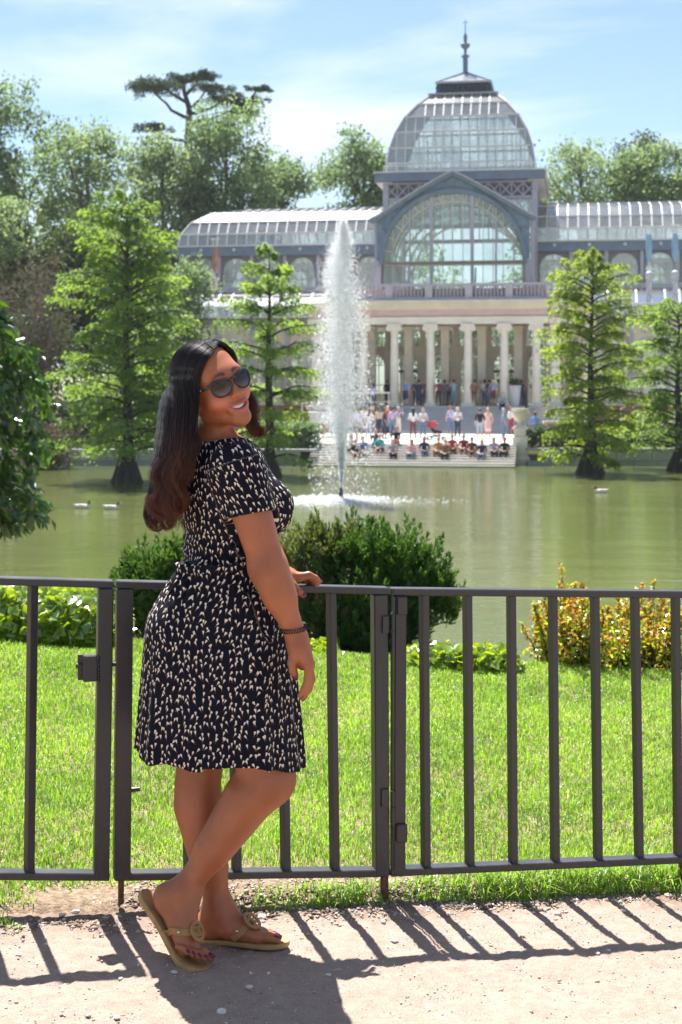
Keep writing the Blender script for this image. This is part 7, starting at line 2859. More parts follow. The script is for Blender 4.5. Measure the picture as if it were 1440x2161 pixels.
medallion(mc, fr_up * 0.9 + fr_dir * 0.2, fr_dir, sand_r, 0.022)
for t in (R(28), R(152)):
    d = fr_side * math.cos(t) + fr_up * math.sin(t)
    p = march(body, FR(LB * 0.60 + 0.014, 0, 0.006), d, 0.003)
    mb = MB(); q = Vector(tuple(d)).to_track_quat('Z', 'Y').to_matrix()
    mb.lathe([(0.0045, 0), (0.004, 0.0018), (0.0015, 0.0028)], 12, p, M=q)
    wpart(mb.build('rivet', M_rivet, smooth='all'), sand_r)
# ================================================================ visitors and small things on the terrace
PM = {}


def pmat(key, col, rough=0.8):
    if key not in PM:
        PM[key] = plain('cloth_' + key if not key.startswith('skin') and not key.startswith('hair') else key, col, rough, var=0.15, scale=9)
    return PM[key]


COLS = dict(white=(0.78, 0.78, 0.80), lilac=(0.52, 0.42, 0.62), violet=(0.36, 0.30, 0.46), pink=(0.72, 0.40, 0.44), rose=(0.80, 0.50, 0.50), red=(0.52, 0.06, 0.07), darkred=(0.26, 0.03, 0.05), maroon=(0.16, 0.05, 0.06), navy=(0.03, 0.04, 0.09), black=(0.018, 0.018, 0.022), blue=(0.14, 0.26, 0.62), sky=(0.42, 0.56, 0.78),
            jeans=(0.12, 0.19, 0.32), palejeans=(0.40, 0.48, 0.58), grey=(0.30, 0.31, 0.34), teal=(0.05, 0.42, 0.42), orange=(0.55, 0.24, 0.08), brown=(0.22, 0.13, 0.08), beige=(0.62, 0.47, 0.36), cream=(0.72, 0.66, 0.56), bluegrey=(0.27, 0.32, 0.42), lightviolet=(0.60, 0.56, 0.74))
SK = pmat('skin_light', (0.62, 0.36, 0.26), 0.6); SK2 = pmat('skin_tan', (0.42, 0.22, 0.14), 0.6)
HR = dict(dark=pmat('hair_dark', (0.025, 0.016, 0.012), 0.5), brown=pmat('hair_brown', (0.11, 0.06, 0.035), 0.5), blond=pmat('hair_blond', (0.55, 0.38, 0.18), 0.5), grey=pmat('hair_grey', (0.5, 0.48, 0.46), 0.5), red=pmat('hair_red', (0.32, 0.10, 0.04), 0.5))
SHOE = pmat('shoe', (0.10, 0.09, 0.09), 0.6)


def crowd_person(label, loc, rz, top, bottom, hair='dark', pose='stand', height=1.78, long_hair=False, legs='long', skirt=False, arms='down', group='visitors on the terrace', wide=1.0, skin=None, sleeves=True, seed=0):
    rng = np.random.default_rng(seed)
    k = height / 1.70
    h = 0.024
    fl = Field((-0.48, -0.75, -0.02), (0.48, 0.55, 1.80 * k), h)
    prims = []     # (a, b, r, part)
    def c(a, b, ra, rb_, part, kk=0.03):
        a, b = np.array(a) * k, np.array(b) * k
        ra, rb_ = ra * k, rb_ * k
        fl.cone(a, b, ra, rb_, kk)
        prims.append((a, b, ra, rb_, part))
    SKN, TOP, BOT, HAI, SHO = range(5)
    w = wide
    sit = pose == 'sit'
    hipz = 0.44 - 0.06 if sit else 0.90
    dz = hipz - 0.90
    lean = -0.10 if sit else 0.0
    # trunk (faces -y)
    c((-0.07 * w, 0, 0.93 + dz), (0.07 * w, 0, 0.93 + dz), 0.115 * w, 0.115 * w, BOT)
    c((0, 0, 1.0 + dz), (0, lean * 0.6, 1.22 + dz), 0.120 * w, 0.125 * w, TOP)
    c((-0.12 * w, lean, 1.34 + dz), (0.12 * w, lean, 1.34 + dz), 0.085, 0.085, TOP)
    c((0, lean, 1.36 + dz), (0, lean - 0.01, 1.50 + dz), 0.055, 0.05, SKN)
    c((0, lean - 0.025, 1.565 + dz), (0, lean - 0.02, 1.62 + dz), 0.082, 0.088, SKN)
    c((0, lean + 0.005, 1.60 + dz), (0, lean + 0.005, 1.635 + dz), 0.092, 0.092, HAI)
    if long_hair:
        c((0, lean + 0.03, 1.58 + dz), (0, lean + 0.09, 1.32 + dz), 0.085, 0.07, HAI)
    LG = {'long': BOT, 'shorts': SKN}[legs]
    st = rng.uniform(-0.06, 0.06)
    for sx, f in ((-1, 1), (1, -1)):
        if sit:
            kn = (sx * 0.13, -0.42, 0.46 + rng.uniform(-0.02, 0.05)); an = (sx * 0.13, -0.50, 0.09)
            c((sx * 0.09, 0, hipz), kn, 0.085, 0.062, BOT)
            c(kn, an, 0.056, 0.042, LG)
            c(an, (sx * 0.13, -0.64, 0.05), 0.045, 0.035, SHO)
        else:
            kn = (sx * 0.10 * w, -0.02 + f * st, 0.48); an = (sx * 0.11 * w, 0.02 + f * st * 2.2, 0.09)
            c((sx * 0.09 * w, 0, 0.88), kn, 0.088, 0.062, BOT)
            c(kn, an, 0.058, 0.042, LG)
            c(an, (sx * 0.12 * w, -0.13 + f * st * 2.2, 0.045), 0.045, 0.036, SHO)
        shd = (sx * 0.185 * w, lean, 1.36 + dz)
        if sit:
            el = (sx * 0.25, lean - 0.10, 1.10 + dz); wr = (sx * 0.06, lean - 0.32, 1.02 + dz)
        elif arms == 'up' and True:
            el = (sx * 0.26, -0.20, 1.24); wr = (sx * 0.05, -0.26, 1.52)
        elif arms == 'fold':
            el = (sx * 0.24, -0.05, 1.12); wr = (-sx * 0.06, -0.20, 1.14)
        else:
            el = (sx * 0.25 * w, 0.03, 1.10); wr = (sx * 0.24 * w, -0.06 + rng.uniform(-.1, .03), 0.86)
        c(shd, el, 0.052, 0.042, TOP if sleeves else SKN)
        c(el, wr, 0.040, 0.030, SKN)
        c(wr, tuple(np.array(wr) + (np.array(wr) - np.array(el)) * 0.30), 0.032, 0.022, SKN, 0.02)
    if skirt and not sit:
        c((0, 0, 0.95), (0, 0, 0.58), 0.13 * w, 0.20 * w, BOT)
    V, F = fl.surface()
    fc = V[F].mean(1)
    best = np.full(len(fc), 1e9); part = np.zeros(len(fc), int)
    for a, b, ra, rb_, pt in prims:
        ba = b - a; t = np.clip((fc - a) @ ba / max(ba @ ba, 1e-9), 0, 1)
        d = np.linalg.norm(fc - a - t[:, None] * ba, axis=1) - (ra + (rb_ - ra) * t)
        m = d < best
        best[m] = d[m]; part[m] = pt
    o = obj('person', np_mesh('person', V, F, [skin or (SK if rng.uniform() < 0.6 else SK2), pmat(top, COLS[top]), pmat(bottom, COLS[bottom]), HR[hair], SHOE], True, part))
    o.location = loc; o.rotation_euler = (0, 0, rz)
    tag(o, label, 'person', group)
    return o


ZTER = -1.42


def at_ground(px, py, zg):
    Y = (CAM_Z - zg) * F_PX / (py - HORIZON)
    return Vector(((px - 720) * Y / F_PX, Y, zg + 0.012))


T_ = [
    ('person in white shirt seen dimly through the spray, far left of the terrace', 704, 928, 3.0, 'white', 'jeans', {}),
    ('person in navy dress seen dimly through the spray beside the jet', 717, 925, 2.8, 'navy', 'navy', dict(skirt=True)),
    ('person in pink top just right of the fountain stem', 735, 929, 3.2, 'pink', 'palejeans', dict(hair='brown')),
    ('person in black t-shirt at the back of the left terrace crowd', 788, 915, 0.2, 'black', 'grey', {}),
    ('person in cream top behind the white camera holder', 769, 917, 2.9, 'cream', 'brown', dict(hair='dark')),
    # label, px, feet py, heading, top, bottom, extra
    ('person in pale lavender shirt and grey trousers, leftmost of the terrace crowd', 748, 929, 3.0, 'lightviolet', 'grey', {}),
    ('person in pale violet shirt and grey shorts beside the leftmost terrace visitor', 759, 929.5, 3.3, 'lightviolet', 'grey', dict(legs='shorts')),
    ('person in white top and pale jeans holding up a camera on the terrace', 778, 927, 3.1, 'white', 'palejeans', dict(arms='up', hair='brown', long_hair=True)),
    ('person in beige top and navy skirt on the terrace', 800, 921, 2.6, 'beige', 'navy', dict(skirt=True, legs='shorts', hair='brown')),
    ('person all in dark navy on the terrace left of the pink shirt', 812, 928, 1.6, 'navy', 'navy', {}),
    ('person in red top with white hair at the back of the left terrace crowd', 818, 917, 0.4, 'red', 'jeans', dict(hair='grey')),
    ('tall person in lilac shirt and jeans near the red top', 829, 922, 2.8, 'lilac', 'jeans', dict(height=1.8)),
    ('person in grey-violet striped shirt with arms raised below the ramp', 841, 916, 2.2, 'violet', 'cream', dict(arms='up', hair='grey', height=1.75)),
    ('person in white top and maroon trousers holding a pale blue bag', 872, 927.5, 3.4, 'white', 'maroon', dict(arms='fold', long_hair=True)),
    ('person in white t-shirt with blue chest print beside the pram', 893, 928.5, 0.2, 'white', 'jeans', dict(arms='fold')),
    ('person in pink-lilac top and jeans left of the white t-shirt by the pram', 951, 917, 3.5, 'lilac', 'jeans', dict(hair='red')),
    ('person in white t-shirt and dark jeans in the middle of the terrace', 966, 925, 0.1, 'white', 'navy', dict(arms='fold', hair='grey', height=1.78)),
    ('person in black t-shirt and pale denim shorts, back turned', 1013, 929.5, 3.1, 'black', 'palejeans', dict(legs='shorts', hair='brown')),
    ('person with long blond hair in a rose coat on the terrace', 1030, 926, 3.3, 'rose', 'rose', dict(legs='shorts', hair='blond', long_hair=True, skirt=True)),
    ('person in blue-grey shirt and jeans with a backpack near the urn', 1063, 928.5, 1.7, 'bluegrey', 'jeans', dict(hair='grey', height=1.78)),
    ('person in white top and red patterned trousers beside the urn', 1079, 919, 2.2, 'white', 'darkred', dict(hair='red')),
    ('person in pink standing half hidden behind the urn', 1111, 914, 2.4, 'pink', 'cream', {}),
]
for i, (lab, px, py, hd, tp_, bt_, kw) in enumerate(T_):
    crowd_person(lab, at_ground(px, py, ZTER), hd, tp_, bt_, seed=i, **kw)

# sitting on the steps down to the pond
def step_seat(px, row):
    """row: which step carries the seat (0 = the terrace edge)"""
    u = 0.0
    for _ in range(4):
        v = -22.5 + 1.05 - 0.33 * row
        u = UV(px, v=v)
    zt = (ZT - (WATER_Z - PO.z)) * (9 - row) / 9.0 - 0.03 + (WATER_Z - PO.z)
    p = BW(u, v + 0.05, zt)
    return p


S_ = [
    ('seated person in white behind the falling drops, far left of the steps', 741, 3, 'white', 'navy', {}),
    ('seated person in black with bare legs low on the steps at left', 752, 5, 'black', 'brown', dict(legs='shorts')),
    ('seated person in brown between the orange top and the red top', 941, 5, 'brown', 'black', {}),
    ('seated person in maroon right of the dark red t-shirt', 996, 4, 'maroon', 'navy', dict(legs='shorts')),
    ('seated person in navy alone on the right part of the steps', 1018, 5, 'navy', 'jeans', dict(long_hair=True)),
    ('seated person in dark top on the upper pond steps above the teal top', 793, 1, 'navy', 'jeans', dict(hair='brown')),
    ('seated person in black t-shirt and red shorts on the top pond step', 837, 0, 'black', 'red', dict(legs='shorts')),
    ('seated person in blue t-shirt, leftmost on the pond steps', 766, 4, 'blue', 'grey', dict(legs='shorts', hair='brown')),
    ('seated person in teal top on the pond steps', 803, 3, 'teal', 'black', dict(legs='shorts', hair='grey')),
    ('seated person in mauve striped top and black trousers on the pond steps', 829, 5, 'violet', 'black', dict(hair='brown')),
    ('seated person with long dark hair in pink top and jeans on the steps', 870, 5, 'pink', 'jeans', dict(long_hair=True)),
    ('seated person with dark hair and jeans, below the pram on the steps', 895, 4, 'navy', 'jeans', dict(long_hair=True)),
    ('seated person in orange-brown top with red hair on the pond steps', 927, 4, 'orange', 'brown', dict(hair='red')),
    ('seated person in red top, left of the pair sitting close together', 954, 3, 'red', 'maroon', dict(hair='brown', sleeves=False)),
    ('seated person in dark red t-shirt with bare knees on the steps', 980, 3, 'darkred', 'maroon', dict(legs='shorts', wide=1.1)),
    ('seated person in lilac top and navy skirt near the urn', 1042, 4, 'lilac', 'navy', dict(long_hair=True, hair='brown')),
    ('seated person in black beside the lilac top near the urn', 1066, 4, 'black', 'black', {}),
]
for i, (lab, px, row, tp_, bt_, kw) in enumerate(S_):
    p = step_seat(px, row)
    crowd_person(lab, p - Vector((0, 0, 0.32)), -PHI + 0.2 * math.sin(i * 3), tp_, bt_, pose='sit', seed=50 + i, group='visitors sitting on the pond steps', **kw)

# under the portico
P_ = [
    ('person in white shirt and dark trousers on the ramp, left of the pair', 776, -1.8, 'white', 'navy', {}, -0.30),
    ('person in pale violet shirt on the ramp, right of the pair', 788, -1.8, 'lightviolet', 'navy', {}, -0.30),
    ('person in dark clothes in the shade at the left end of the portico', 818, 2.4, 'black', 'black', {}, 0),
    ('person in blue sleeveless top and navy skirt under the portico', 856, -0.5, 'blue', 'navy', dict(skirt=True, legs='shorts', sleeves=False), 0),
    ('person with white headscarf in the portico bay above the ramp', 877, 1.0, 'navy', 'navy', dict(hair='grey'), 0),
    ('person in long navy dress in the portico left of the second column', 884, -0.4, 'navy', 'navy', dict(skirt=True), 0),
    ('person in brown top pressed to the second column', 892, 0.3, 'brown', 'navy', {}, 0),
    ('person in black leggings right of the second column', 926, -0.4, 'maroon', 'black', dict(hair='dark'), 0),
    ('person in grey-green clothes in the middle bay of the portico', 939, 1.6, 'grey', 'grey', {}, 0),
    ('person in brown coat in the middle bay of the portico', 949, 0.8, 'brown', 'navy', dict(hair='brown'), 0),
    ('person in navy with pale blue front in the middle bay', 958, -0.3, 'bluegrey', 'jeans', dict(arms='up'), 0),
    ('person in dark brown leaning at the third column', 1001, -0.2, 'brown', 'maroon', dict(hair='dark'), 0),
    ('person in pink top in the bay right of the third column', 1014, 1.8, 'pink', 'cream', dict(hair='grey'), 0),
    ('person in white top behind the purple shirt', 1023, 1.4, 'white', 'jeans', {}, 0),
    ('person in black just left of the purple shirt', 1033, 0.4, 'black', 'jeans', {}, 0),
    ('large person in purple shirt and maroon shorts under the portico', 1041, -0.3, 'violet', 'maroon', dict(legs='shorts', wide=1.15, height=1.8), 0),
    ('person in pale top beside the fourth column', 1052, 1.0, 'cream', 'cream', dict(hair='dark'), 0),
    ('person in navy right of the pale planter', 1101, 0.5, 'navy', 'navy', {}, 0),
    ('person in pink shirt at the right end of the portico', 1107, 1.2, 'pink', 'jeans', dict(hair='dark'), 0),
]
for i, (lab, px, v, tp_, bt_, kw, dz_) in enumerate(P_):
    p = BW(UV(px, v=v), v, 0.045 + dz_)
    crowd_person(lab, p, -PHI + (3.14 if i % 3 else 0.0) + 0.4 * math.sin(i * 2), tp_, bt_, seed=90 + i, group='visitors under the portico', **kw)
p = BW(UV(1061, v=-1.0), -1.0, 0.03)
crowd_person('seated person in grey on the top step by the fourth column', p - Vector((0, 0, 0.32)), -PHI, 'bluegrey', 'navy', pose='sit', seed=140, group='visitors under the portico')
# people behind the walls
for i, (lab, px, py, tp_, hr_) in enumerate((('person in red behind the white coping beside the slim cypress', 648, 868, 'red', 'dark'), ('person in black behind the white coping left of the red one', 634, 872, 'black', 'dark'),
        ('person in blue bending behind the hedge right of the urn', 1130, 878, 'blue', 'dark'), ('person in orange behind the yellow-green cypress', 1228, 874, 'orange', 'red'), ('person in white behind the parapet right of the yellow-green cypress', 1313, 866, 'white', 'brown'), ('person in white behind the parapet near the right edge', 1352, 872, 'white', 'dark'))):
    Y = 88.0
    X = (px - 720) * Y / F_PX
    crowd_person(lab, Vector((X, Y, -1.45 - (py - 866) * 0.02)), 1.0 + i, tp_, 'jeans', hr_, seed=160 + i, group='visitors behind the bank walls')


# ---------------------------------------------------------------- pram
def pram():
    g = at_ground(921, 930, ZTER)
    root = empty('pram', g, R(-8)); tag(root, 'red-hooded black pram standing on the terrace', 'pram')
    mb = MB()
    for sx in (-0.24, 0.24):
        mb.tube([(-0.36, sx, 0.12), (0.05, sx, 0.46), (0.42, sx, 0.12)], 0.016, 6)
        mb.tube([(-0.05, sx, 0.40), (-0.46, sx, 0.98), (-0.54, sx, 1.02)], 0.016, 6)
    mb.tube([(-0.54, -0.24, 1.02), (-0.54, 0.24, 1.02)], 0.02, 6); mb.tube([(0.42, -0.24, 0.12), (0.42, 0.24, 0.12)], 0.014, 6); mb.tube([(-0.36, -0.24, 0.12), (-0.36, 0.24, 0.12)], 0.014, 6)
    mb.build('frame', M_black, root, True)
    for (x_, y_, r_) in ((-0.36, -0.27, 0.14), (-0.36, 0.27, 0.14), (0.42, -0.25, 0.11), (0.42, 0.25, 0.11)):
        mb = MB(); mb.tube([(x_ + r_ * math.cos(t), y_, r_ + r_ * math.sin(t) * 0.96) for t in np.linspace(0, 6.283, 17)], 0.022, 6, cap=False)
        for t in np.linspace(0, 3.14, 4): mb.tube([(x_ - r_ * math.cos(t), y_, r_ - r_ * math.sin(t)), (x_ + r_ * math.cos(t), y_, r_ + r_ * math.sin(t))], 0.006, 4)
        mb.build('wheel', M_black, root, True)
    mb = MB(); mb.add([(-0.20, -0.2, 0.46), (0.30, -0.2, 0.40), (0.34, -0.2, 0.52), (-0.10, -0.2, 0.60), (-0.34, -0.2, 0.92), (-0.40, -0.2, 0.88)] + [(-0.20, 0.2, 0.46), (0.30, 0.2, 0.40), (0.34, 0.2, 0.52), (-0.10, 0.2, 0.60), (-0.34, 0.2, 0.92), (-0.40, 0.2, 0.88)],
        [(0, 1, 2, 3, 4, 5), (11, 10, 9, 8, 7, 6)] + [(i, (i + 1) % 6, (i + 1) % 6 + 6, i + 6) for i in range(6)])
    mb.build('seat', pmat('black', COLS['black']), root)
    mb = MB()
    for i in range(6):
        t0, t1 = R(40 + i * 20), R(60 + i * 20)
        A_ = [(-0.20 + 0.40 * math.cos(t) * 1.0, y_, 0.66 + 0.42 * math.sin(t)) for t in (t0, t1) for y_ in (-0.22, 0.22)]
        mb.add([A_[0], A_[1], A_[3], A_[2]], [(0, 1, 2, 3)])
    for y_ in (-0.22, 0.22):
        mb.add([(-0.20, y_, 0.66)] + [(-0.20 + 0.40 * math.cos(R(40 + i * 20)), y_, 0.66 + 0.42 * math.sin(R(40 + i * 20))) for i in range(7)], [(0, i + 1, i + 2) for i in range(6)])
    mb.build('hood', pmat('red', COLS['red']), root)
    mb = MB(); mb.box((0.02, 0, 0.26), (0.42, 0.36, 0.14), bev=0.03); mb.build('basket', pmat('grey', COLS['grey']), root)
pram()


# ---------------------------------------------------------------- stone urn on its pedestal
up_ = P(1098, 978, 78.3); up_.z = WATER_Z
root = empty('stone_urn', up_, -PHI); tag(root, 'pale stone urn on a tall pedestal at the right end of the pond steps', 'urn')
k_ = 78.3 / F_PX
zt_ = lambda y: (978 - y) * k_
mb = MB(); mb.box((0, 0, zt_(978) + 0.12), (1.05, 1.05, 0.5), bev=0.03); mb.box((0, 0, zt_(945)), (0.80, 0.80, 1.30), bev=0.02); mb.box((0, 0, zt_(911)), (0.62, 0.62, 0.70), bev=0.02); mb.box((0, 0, zt_(902)), (0.80, 0.80, 0.14), bev=0.03)
mb.build('pedestal', M_pale, root)
mb = MB(); mb.lathe([(0.24, zt_(899.5)), (0.24, zt_(897)), (0.10, zt_(893)), (0.10, zt_(889)), (0.26, zt_(884)), (0.36, zt_(877)), (0.40, zt_(869)), (0.36, zt_(866)), (0.46, zt_(862)), (0.46, zt_(860))], 20)
mb.build('vase', M_cream, root, True)
mb = MB()
for sg in (-1, 1):
    mb.tube([(sg * (0.40 + 0.14 * math.sin(t)), 0, zt_(872) + 0.22 * math.cos(t)) for t in np.linspace(0.2, 2.9, 9)], 0.035, 6)
mb.build('handle', M_cream, root, True)

# pale planter under the portico
p = BW(UV(1087, v=-0.2), -0.2, 0.045)
root = empty('planter', p, -PHI); tag(root, 'pale tapered planter between the fourth column and the end wall', 'planter')
mb = MB(); mb.lathe([(0.30, 0), (0.40, 1.28), (0.44, 1.30), (0.44, 1.38), (0.36, 1.38), (0.34, 1.25)], 16); mb.build('pot', plain('pale_pot', (0.62, 0.62, 0.66), 0.6), root, True)
obj('plant', leaf_mesh('plant', rand_unit(260) * np.array([0.42, 0.4, 0.30]) * RNG.uniform(0.3, 1, (260, 1)) + np.array([0, 0, 1.62]), 0.14, L_dark), root)

# ---------------------------------------------------------------- ramp with its handrail
slab('ramp', M_step, [((-6.5, -2.2, -0.80), (6.4, 2.2, 0.9))])
root = empty('handrail', BW(-6.2, -3.3, -0.35), -PHI); tag(root, 'white metal handrail of the ramp left of the steps', 'handrail')
mb = MB(); mb.tube([(-3.4, 0, 1.22), (2.6, 0, 1.30)], 0.045, 8); mb.build('rail', M_roofbar, root, True)
mb = MB(); mb.tube([(-3.4, 0, 0.62), (2.6, 0, 0.70)], 0.025, 8); mb.build('rail', M_roofbar, root, True)
for i in range(6):
    mb = MB(); mb.tube([(-3.3 + i * 1.16, 0, 0), (-3.3 + i * 1.16, 0, 1.25)], 0.03, 6); mb.build('post', M_roofbar, root, True)

# ---------------------------------------------------------------- park lamp beside the slim cypress
lp = P(574, 905, 93.0); lp.z = -1.47
root = empty('park_lamp', lp); tag(root, 'white glass lantern on a dark post seen beside the slim cypress trunk', 'lamp')
hl = P(574, 750, 93.0).z - lp.z
mb = MB(); mb.tube([(0, 0, 0), (0, 0, 0.4), (0, 0, 0.6), (0, 0, hl - 0.1)], [0.12, 0.10, 0.06, 0.045], 10); mb.build('post', M_black, root, True)
mb = MB(); mb.lathe([(0.12, hl - 0.1), (0.24, hl + 0.5), (0.22, hl + 0.52)], 6); mb.build('glass', plain('opal_glass', (0.8, 0.8, 0.78), 0.3, var=0.05), root)
mb = MB(); mb.lathe([(0.27, hl + 0.52), (0.12, hl + 0.72), (0.03, hl + 0.85)], 6); mb.build('cap', M_black, root)


# ---------------------------------------------------------------- hanging pieces in front of the wings
M_mos = plain('silver_mosaic', (0.72, 0.74, 0.80), 0.3, var=0.55, scale=7, col2=(0.30, 0.32, 0.42))
def hanging(label, px, v, y0, y1, y2, y3, col, white=M_mos, r=0.22):
    u = UV(px, v=v)
    root = empty('hanging_sculpture', BW(u, v, 0)); tag(root, label, 'sculpture', 'hanging pieces before the palace wings')
    Yd = BW(u, v, 0).y
    z = lambda y: CAM_Z - (y - HORIZON) * Yd / F_PX - PO.z
    mb = MB(); mb.tube([(0, 0, z(y2)), (0, 0, z(y0 - 18))], 0.02, 6); mb.tube([(-0.35, 0, z(y0 - 18)), (0.35, 0, z(y0 - 18))], 0.04, 6)
    mb.tube([(-0.18, 0, z(y0 - 18)), (-0.18, 0, z(y0 - 2))], 0.035, 6); mb.tube([(0.18, 0, z(y0 - 18)), (0.18, 0, z(y0 - 2))], 0.035, 6)
    mb.build('hanger', M_roofbar, root, True)
    h0, h1 = z(y1), z(y0)
    mb = MB(); mb.lathe([(r * 0.35, h0), (r * 0.8, h0 + 0.25), (r * 1.05, h0 + (h1 - h0) * 0.3), (r, h0 + (h1 - h0) * 0.8), (r * 0.8, h1 - 0.1), (r * 0.7, h1)], 14); mb.build('cylinder', col, root, True)
    g0, g1 = z(y3), z(y2)
    L_ = g1 - g0
    mb = MB(); mb.lathe([(r * 0.5, g0), (r * 0.95, g0 + L_ * 0.10), (r * 0.75, g0 + L_ * 0.25), (r * 1.0, g0 + L_ * 0.40), (r * 0.8, g0 + L_ * 0.58), (r * 0.9, g0 + L_ * 0.72), (r * 1.35, g0 + L_ * 0.86), (r * 1.1, g0 + L_ * 0.96), (r * 0.3, g1)], 14); mb.build('mosaic_body', white, root, True)
M_cyl = plain('pale_blue_cloth', (0.30, 0.48, 0.70), 0.6, var=0.2, scale=3)
hanging('pale blue cylinder hung above a silvery shape before the right wing, nearer the dome', 1370, 5.2, 495, 554, 572, 655, M_cyl)
hanging('pale blue cylinder hung above a silvery shape before the right wing, at the edge', 1425, 5.2, 493, 552, 570, 655, M_cyl)
hanging('reddish cylinder hung above a white shape before the left wing', 455, 5.2, 522, 578, 585, 612, plain('reddish_cloth', (0.55, 0.27, 0.22), 0.6, var=0.3, scale=3), M_pale)
# ================================================================ grass, gravel and stones
L_grass = leaf_mat('lawn_blade', (0.165, 0.30, 0.035), (0.40, 0.55, 0.100), 0.55, 0.4, 0.045, (1.12, 1.25, 0.5))
grng = np.random.default_rng(33)


def blades(x, y, z, length, width, lean, tone, mat, name):
    n = len(x)
    az = grng.uniform(0, 6.283, n)
    d = np.stack([np.cos(az), np.sin(az), np.zeros(n)], 1)
    s = np.stack([-np.sin(az + grng.normal(0, .6, n)), np.cos(az), np.zeros(n)], 1)
    s = unit(s)
    b = np.stack([x, y, z], 1)
    l = length[:, None]; w = width[:, None] * 0.5; ln = lean[:, None]
    m = b + np.array([0, 0, 1.0]) * l * 0.55 + d * l * ln * 0.28
    t = b + np.array([0, 0, 1.0]) * l * (1 - 0.45 * ln ** 2) + d * l * ln
    V = np.stack([b - s * w, b + s * w, m + s * w * 0.85, m - s * w * 0.85, t], 1).reshape(-1, 3)
    i = np.arange(n)[:, None] * 5
    F = np.concatenate([i + np.array([[0, 1, 2]]), i + np.array([[0, 2, 3]]), i + np.array([[3, 2, 4]])], 0)
    me = np_mesh(name, V, F, mat)
    point_attr(me, 'rnd', np.repeat(np.clip(tone, 0, 1), 5))
    return me


n = 175000
yy = grng.uniform(4.0, 8.3, n) 
yy = 3.95 + (8.45 - 3.95) * grng.uniform(0, 1, n) ** 0.9
xx = grng.uniform(-1, 1, n) * (yy * 0.245 + 0.12)
# a thinner stand outside the part in view
yo = 3.6 + 5.2 * grng.uniform(0, 1, 45000); xo = grng.uniform(-4.0, 4.0, 45000)
sel = np.abs(xo) > yo * 0.245 + 0.10
xx = np.concatenate([xx, xo[sel]]); yy = np.concatenate([yy, yo[sel]]); n = len(xx)
dist = yy - edge_y(xx)
# bare earth near the fence on the left, grass right up to it and over the edge on the right
soil = np.interp(xx, [-1.4, -0.75, -0.45, 0.15, 0.45, 1.4], [0.10, 0.16, 0.28, 0.20, 0.06, 0.02])
patch = 0.09 * vnoise(xx, yy, 4.0, 12) + 0.05 * vnoise(xx, yy, 11, 13)
keep = (dist + patch > soil) & (dist > -0.01)
clump = (np.abs(xx + 1.02) < 0.12 + 0.05 * np.sin(yy * 40)) & (dist > -0.10) & (dist < 0.3)
keep = keep | (clump & (grng.uniform(0, 1, n) < 0.8))
thin = grng.uniform(0, 1, n) < np.clip(0.35 + (dist + patch - soil) * 3.5, 0.25, 1)
keep &= thin | clump
xx, yy, dist = xx[keep], yy[keep], dist[keep]
n = len(xx)
zz = np.where(dist > 0, lawn_z(xx, yy), gz(xx, yy)) - 0.004
near = np.clip(1 - dist / 0.25, 0, 1) * (xx > 0.3)
length = grng.uniform(0.018, 0.044, n) * (1 + 0.25 * vnoise(xx, yy, 3, 14)) + near * grng.uniform(0, 0.025, n)
width = grng.uniform(0.0022, 0.0042, n) * np.interp(yy, [4, 8], [1.0, 1.5]) * np.where(np.abs(xx) > yy * 0.245 + 0.12, 2.2, 1.0)
lean = grng.uniform(0.15, 0.9, n) + near * 0.35
tone = 0.5 + 0.28 * vnoise(xx, yy, 1.6, 15) + 0.15 * vnoise(xx, yy, 6, 16) + grng.normal(0, 0.2, n)
tag(obj('grass', blades(xx, yy, zz, length, width, lean, tone, L_grass, 'grass')), 'bright green lawn grass behind the railing', 'grass', None, 'stuff')
# dry blades mixed in
L_dry = leaf_mat('dry_blade', (0.34, 0.27, 0.12), (0.52, 0.46, 0.25), 0.35, 0.5, 0.05, (1.1, 1.0, 0.6))
k = grng.choice(n, 9000, replace=False)
tag(obj('dry_grass', blades(xx[k] + 0.004, yy[k], zz[k], length[k] * 0.9, width[k], np.clip(lean[k] + 0.3, 0, 1.3), grng.uniform(0, 1, 9000), L_dry, 'dry_grass')), 'straw-coloured dry blades scattered through the lawn grass', 'grass', None, 'stuff')

# long grass hanging over the path edge on the right
n2 = 1700
x2 = np.concatenate([grng.uniform(0.20, 1.25, 1200), grng.normal(-0.13, 0.10, 220), grng.normal(0.04, 0.07, 280)])
y2 = edge_y(x2) + grng.uniform(-0.015, 0.11, n2)
z2 = np.maximum(lawn_z(x2, y2), gz(x2, y2)) - 0.004
amp = np.interp(x2, [-0.4, 0.2, 0.5, 1.2], [0.5, 0.55, 0.9, 1.15])
tag(obj('edge_grass', blades(x2, y2, z2, grng.uniform(0.04, 0.105, n2) * amp, grng.uniform(0.003, 0.0055, n2), grng.uniform(0.3, 1.25, n2), grng.uniform(0.1, 0.9, n2), L_grass, 'edge_grass')), 'long ragged grass hanging over the earth edge under the right railing', 'grass', None, 'stuff')

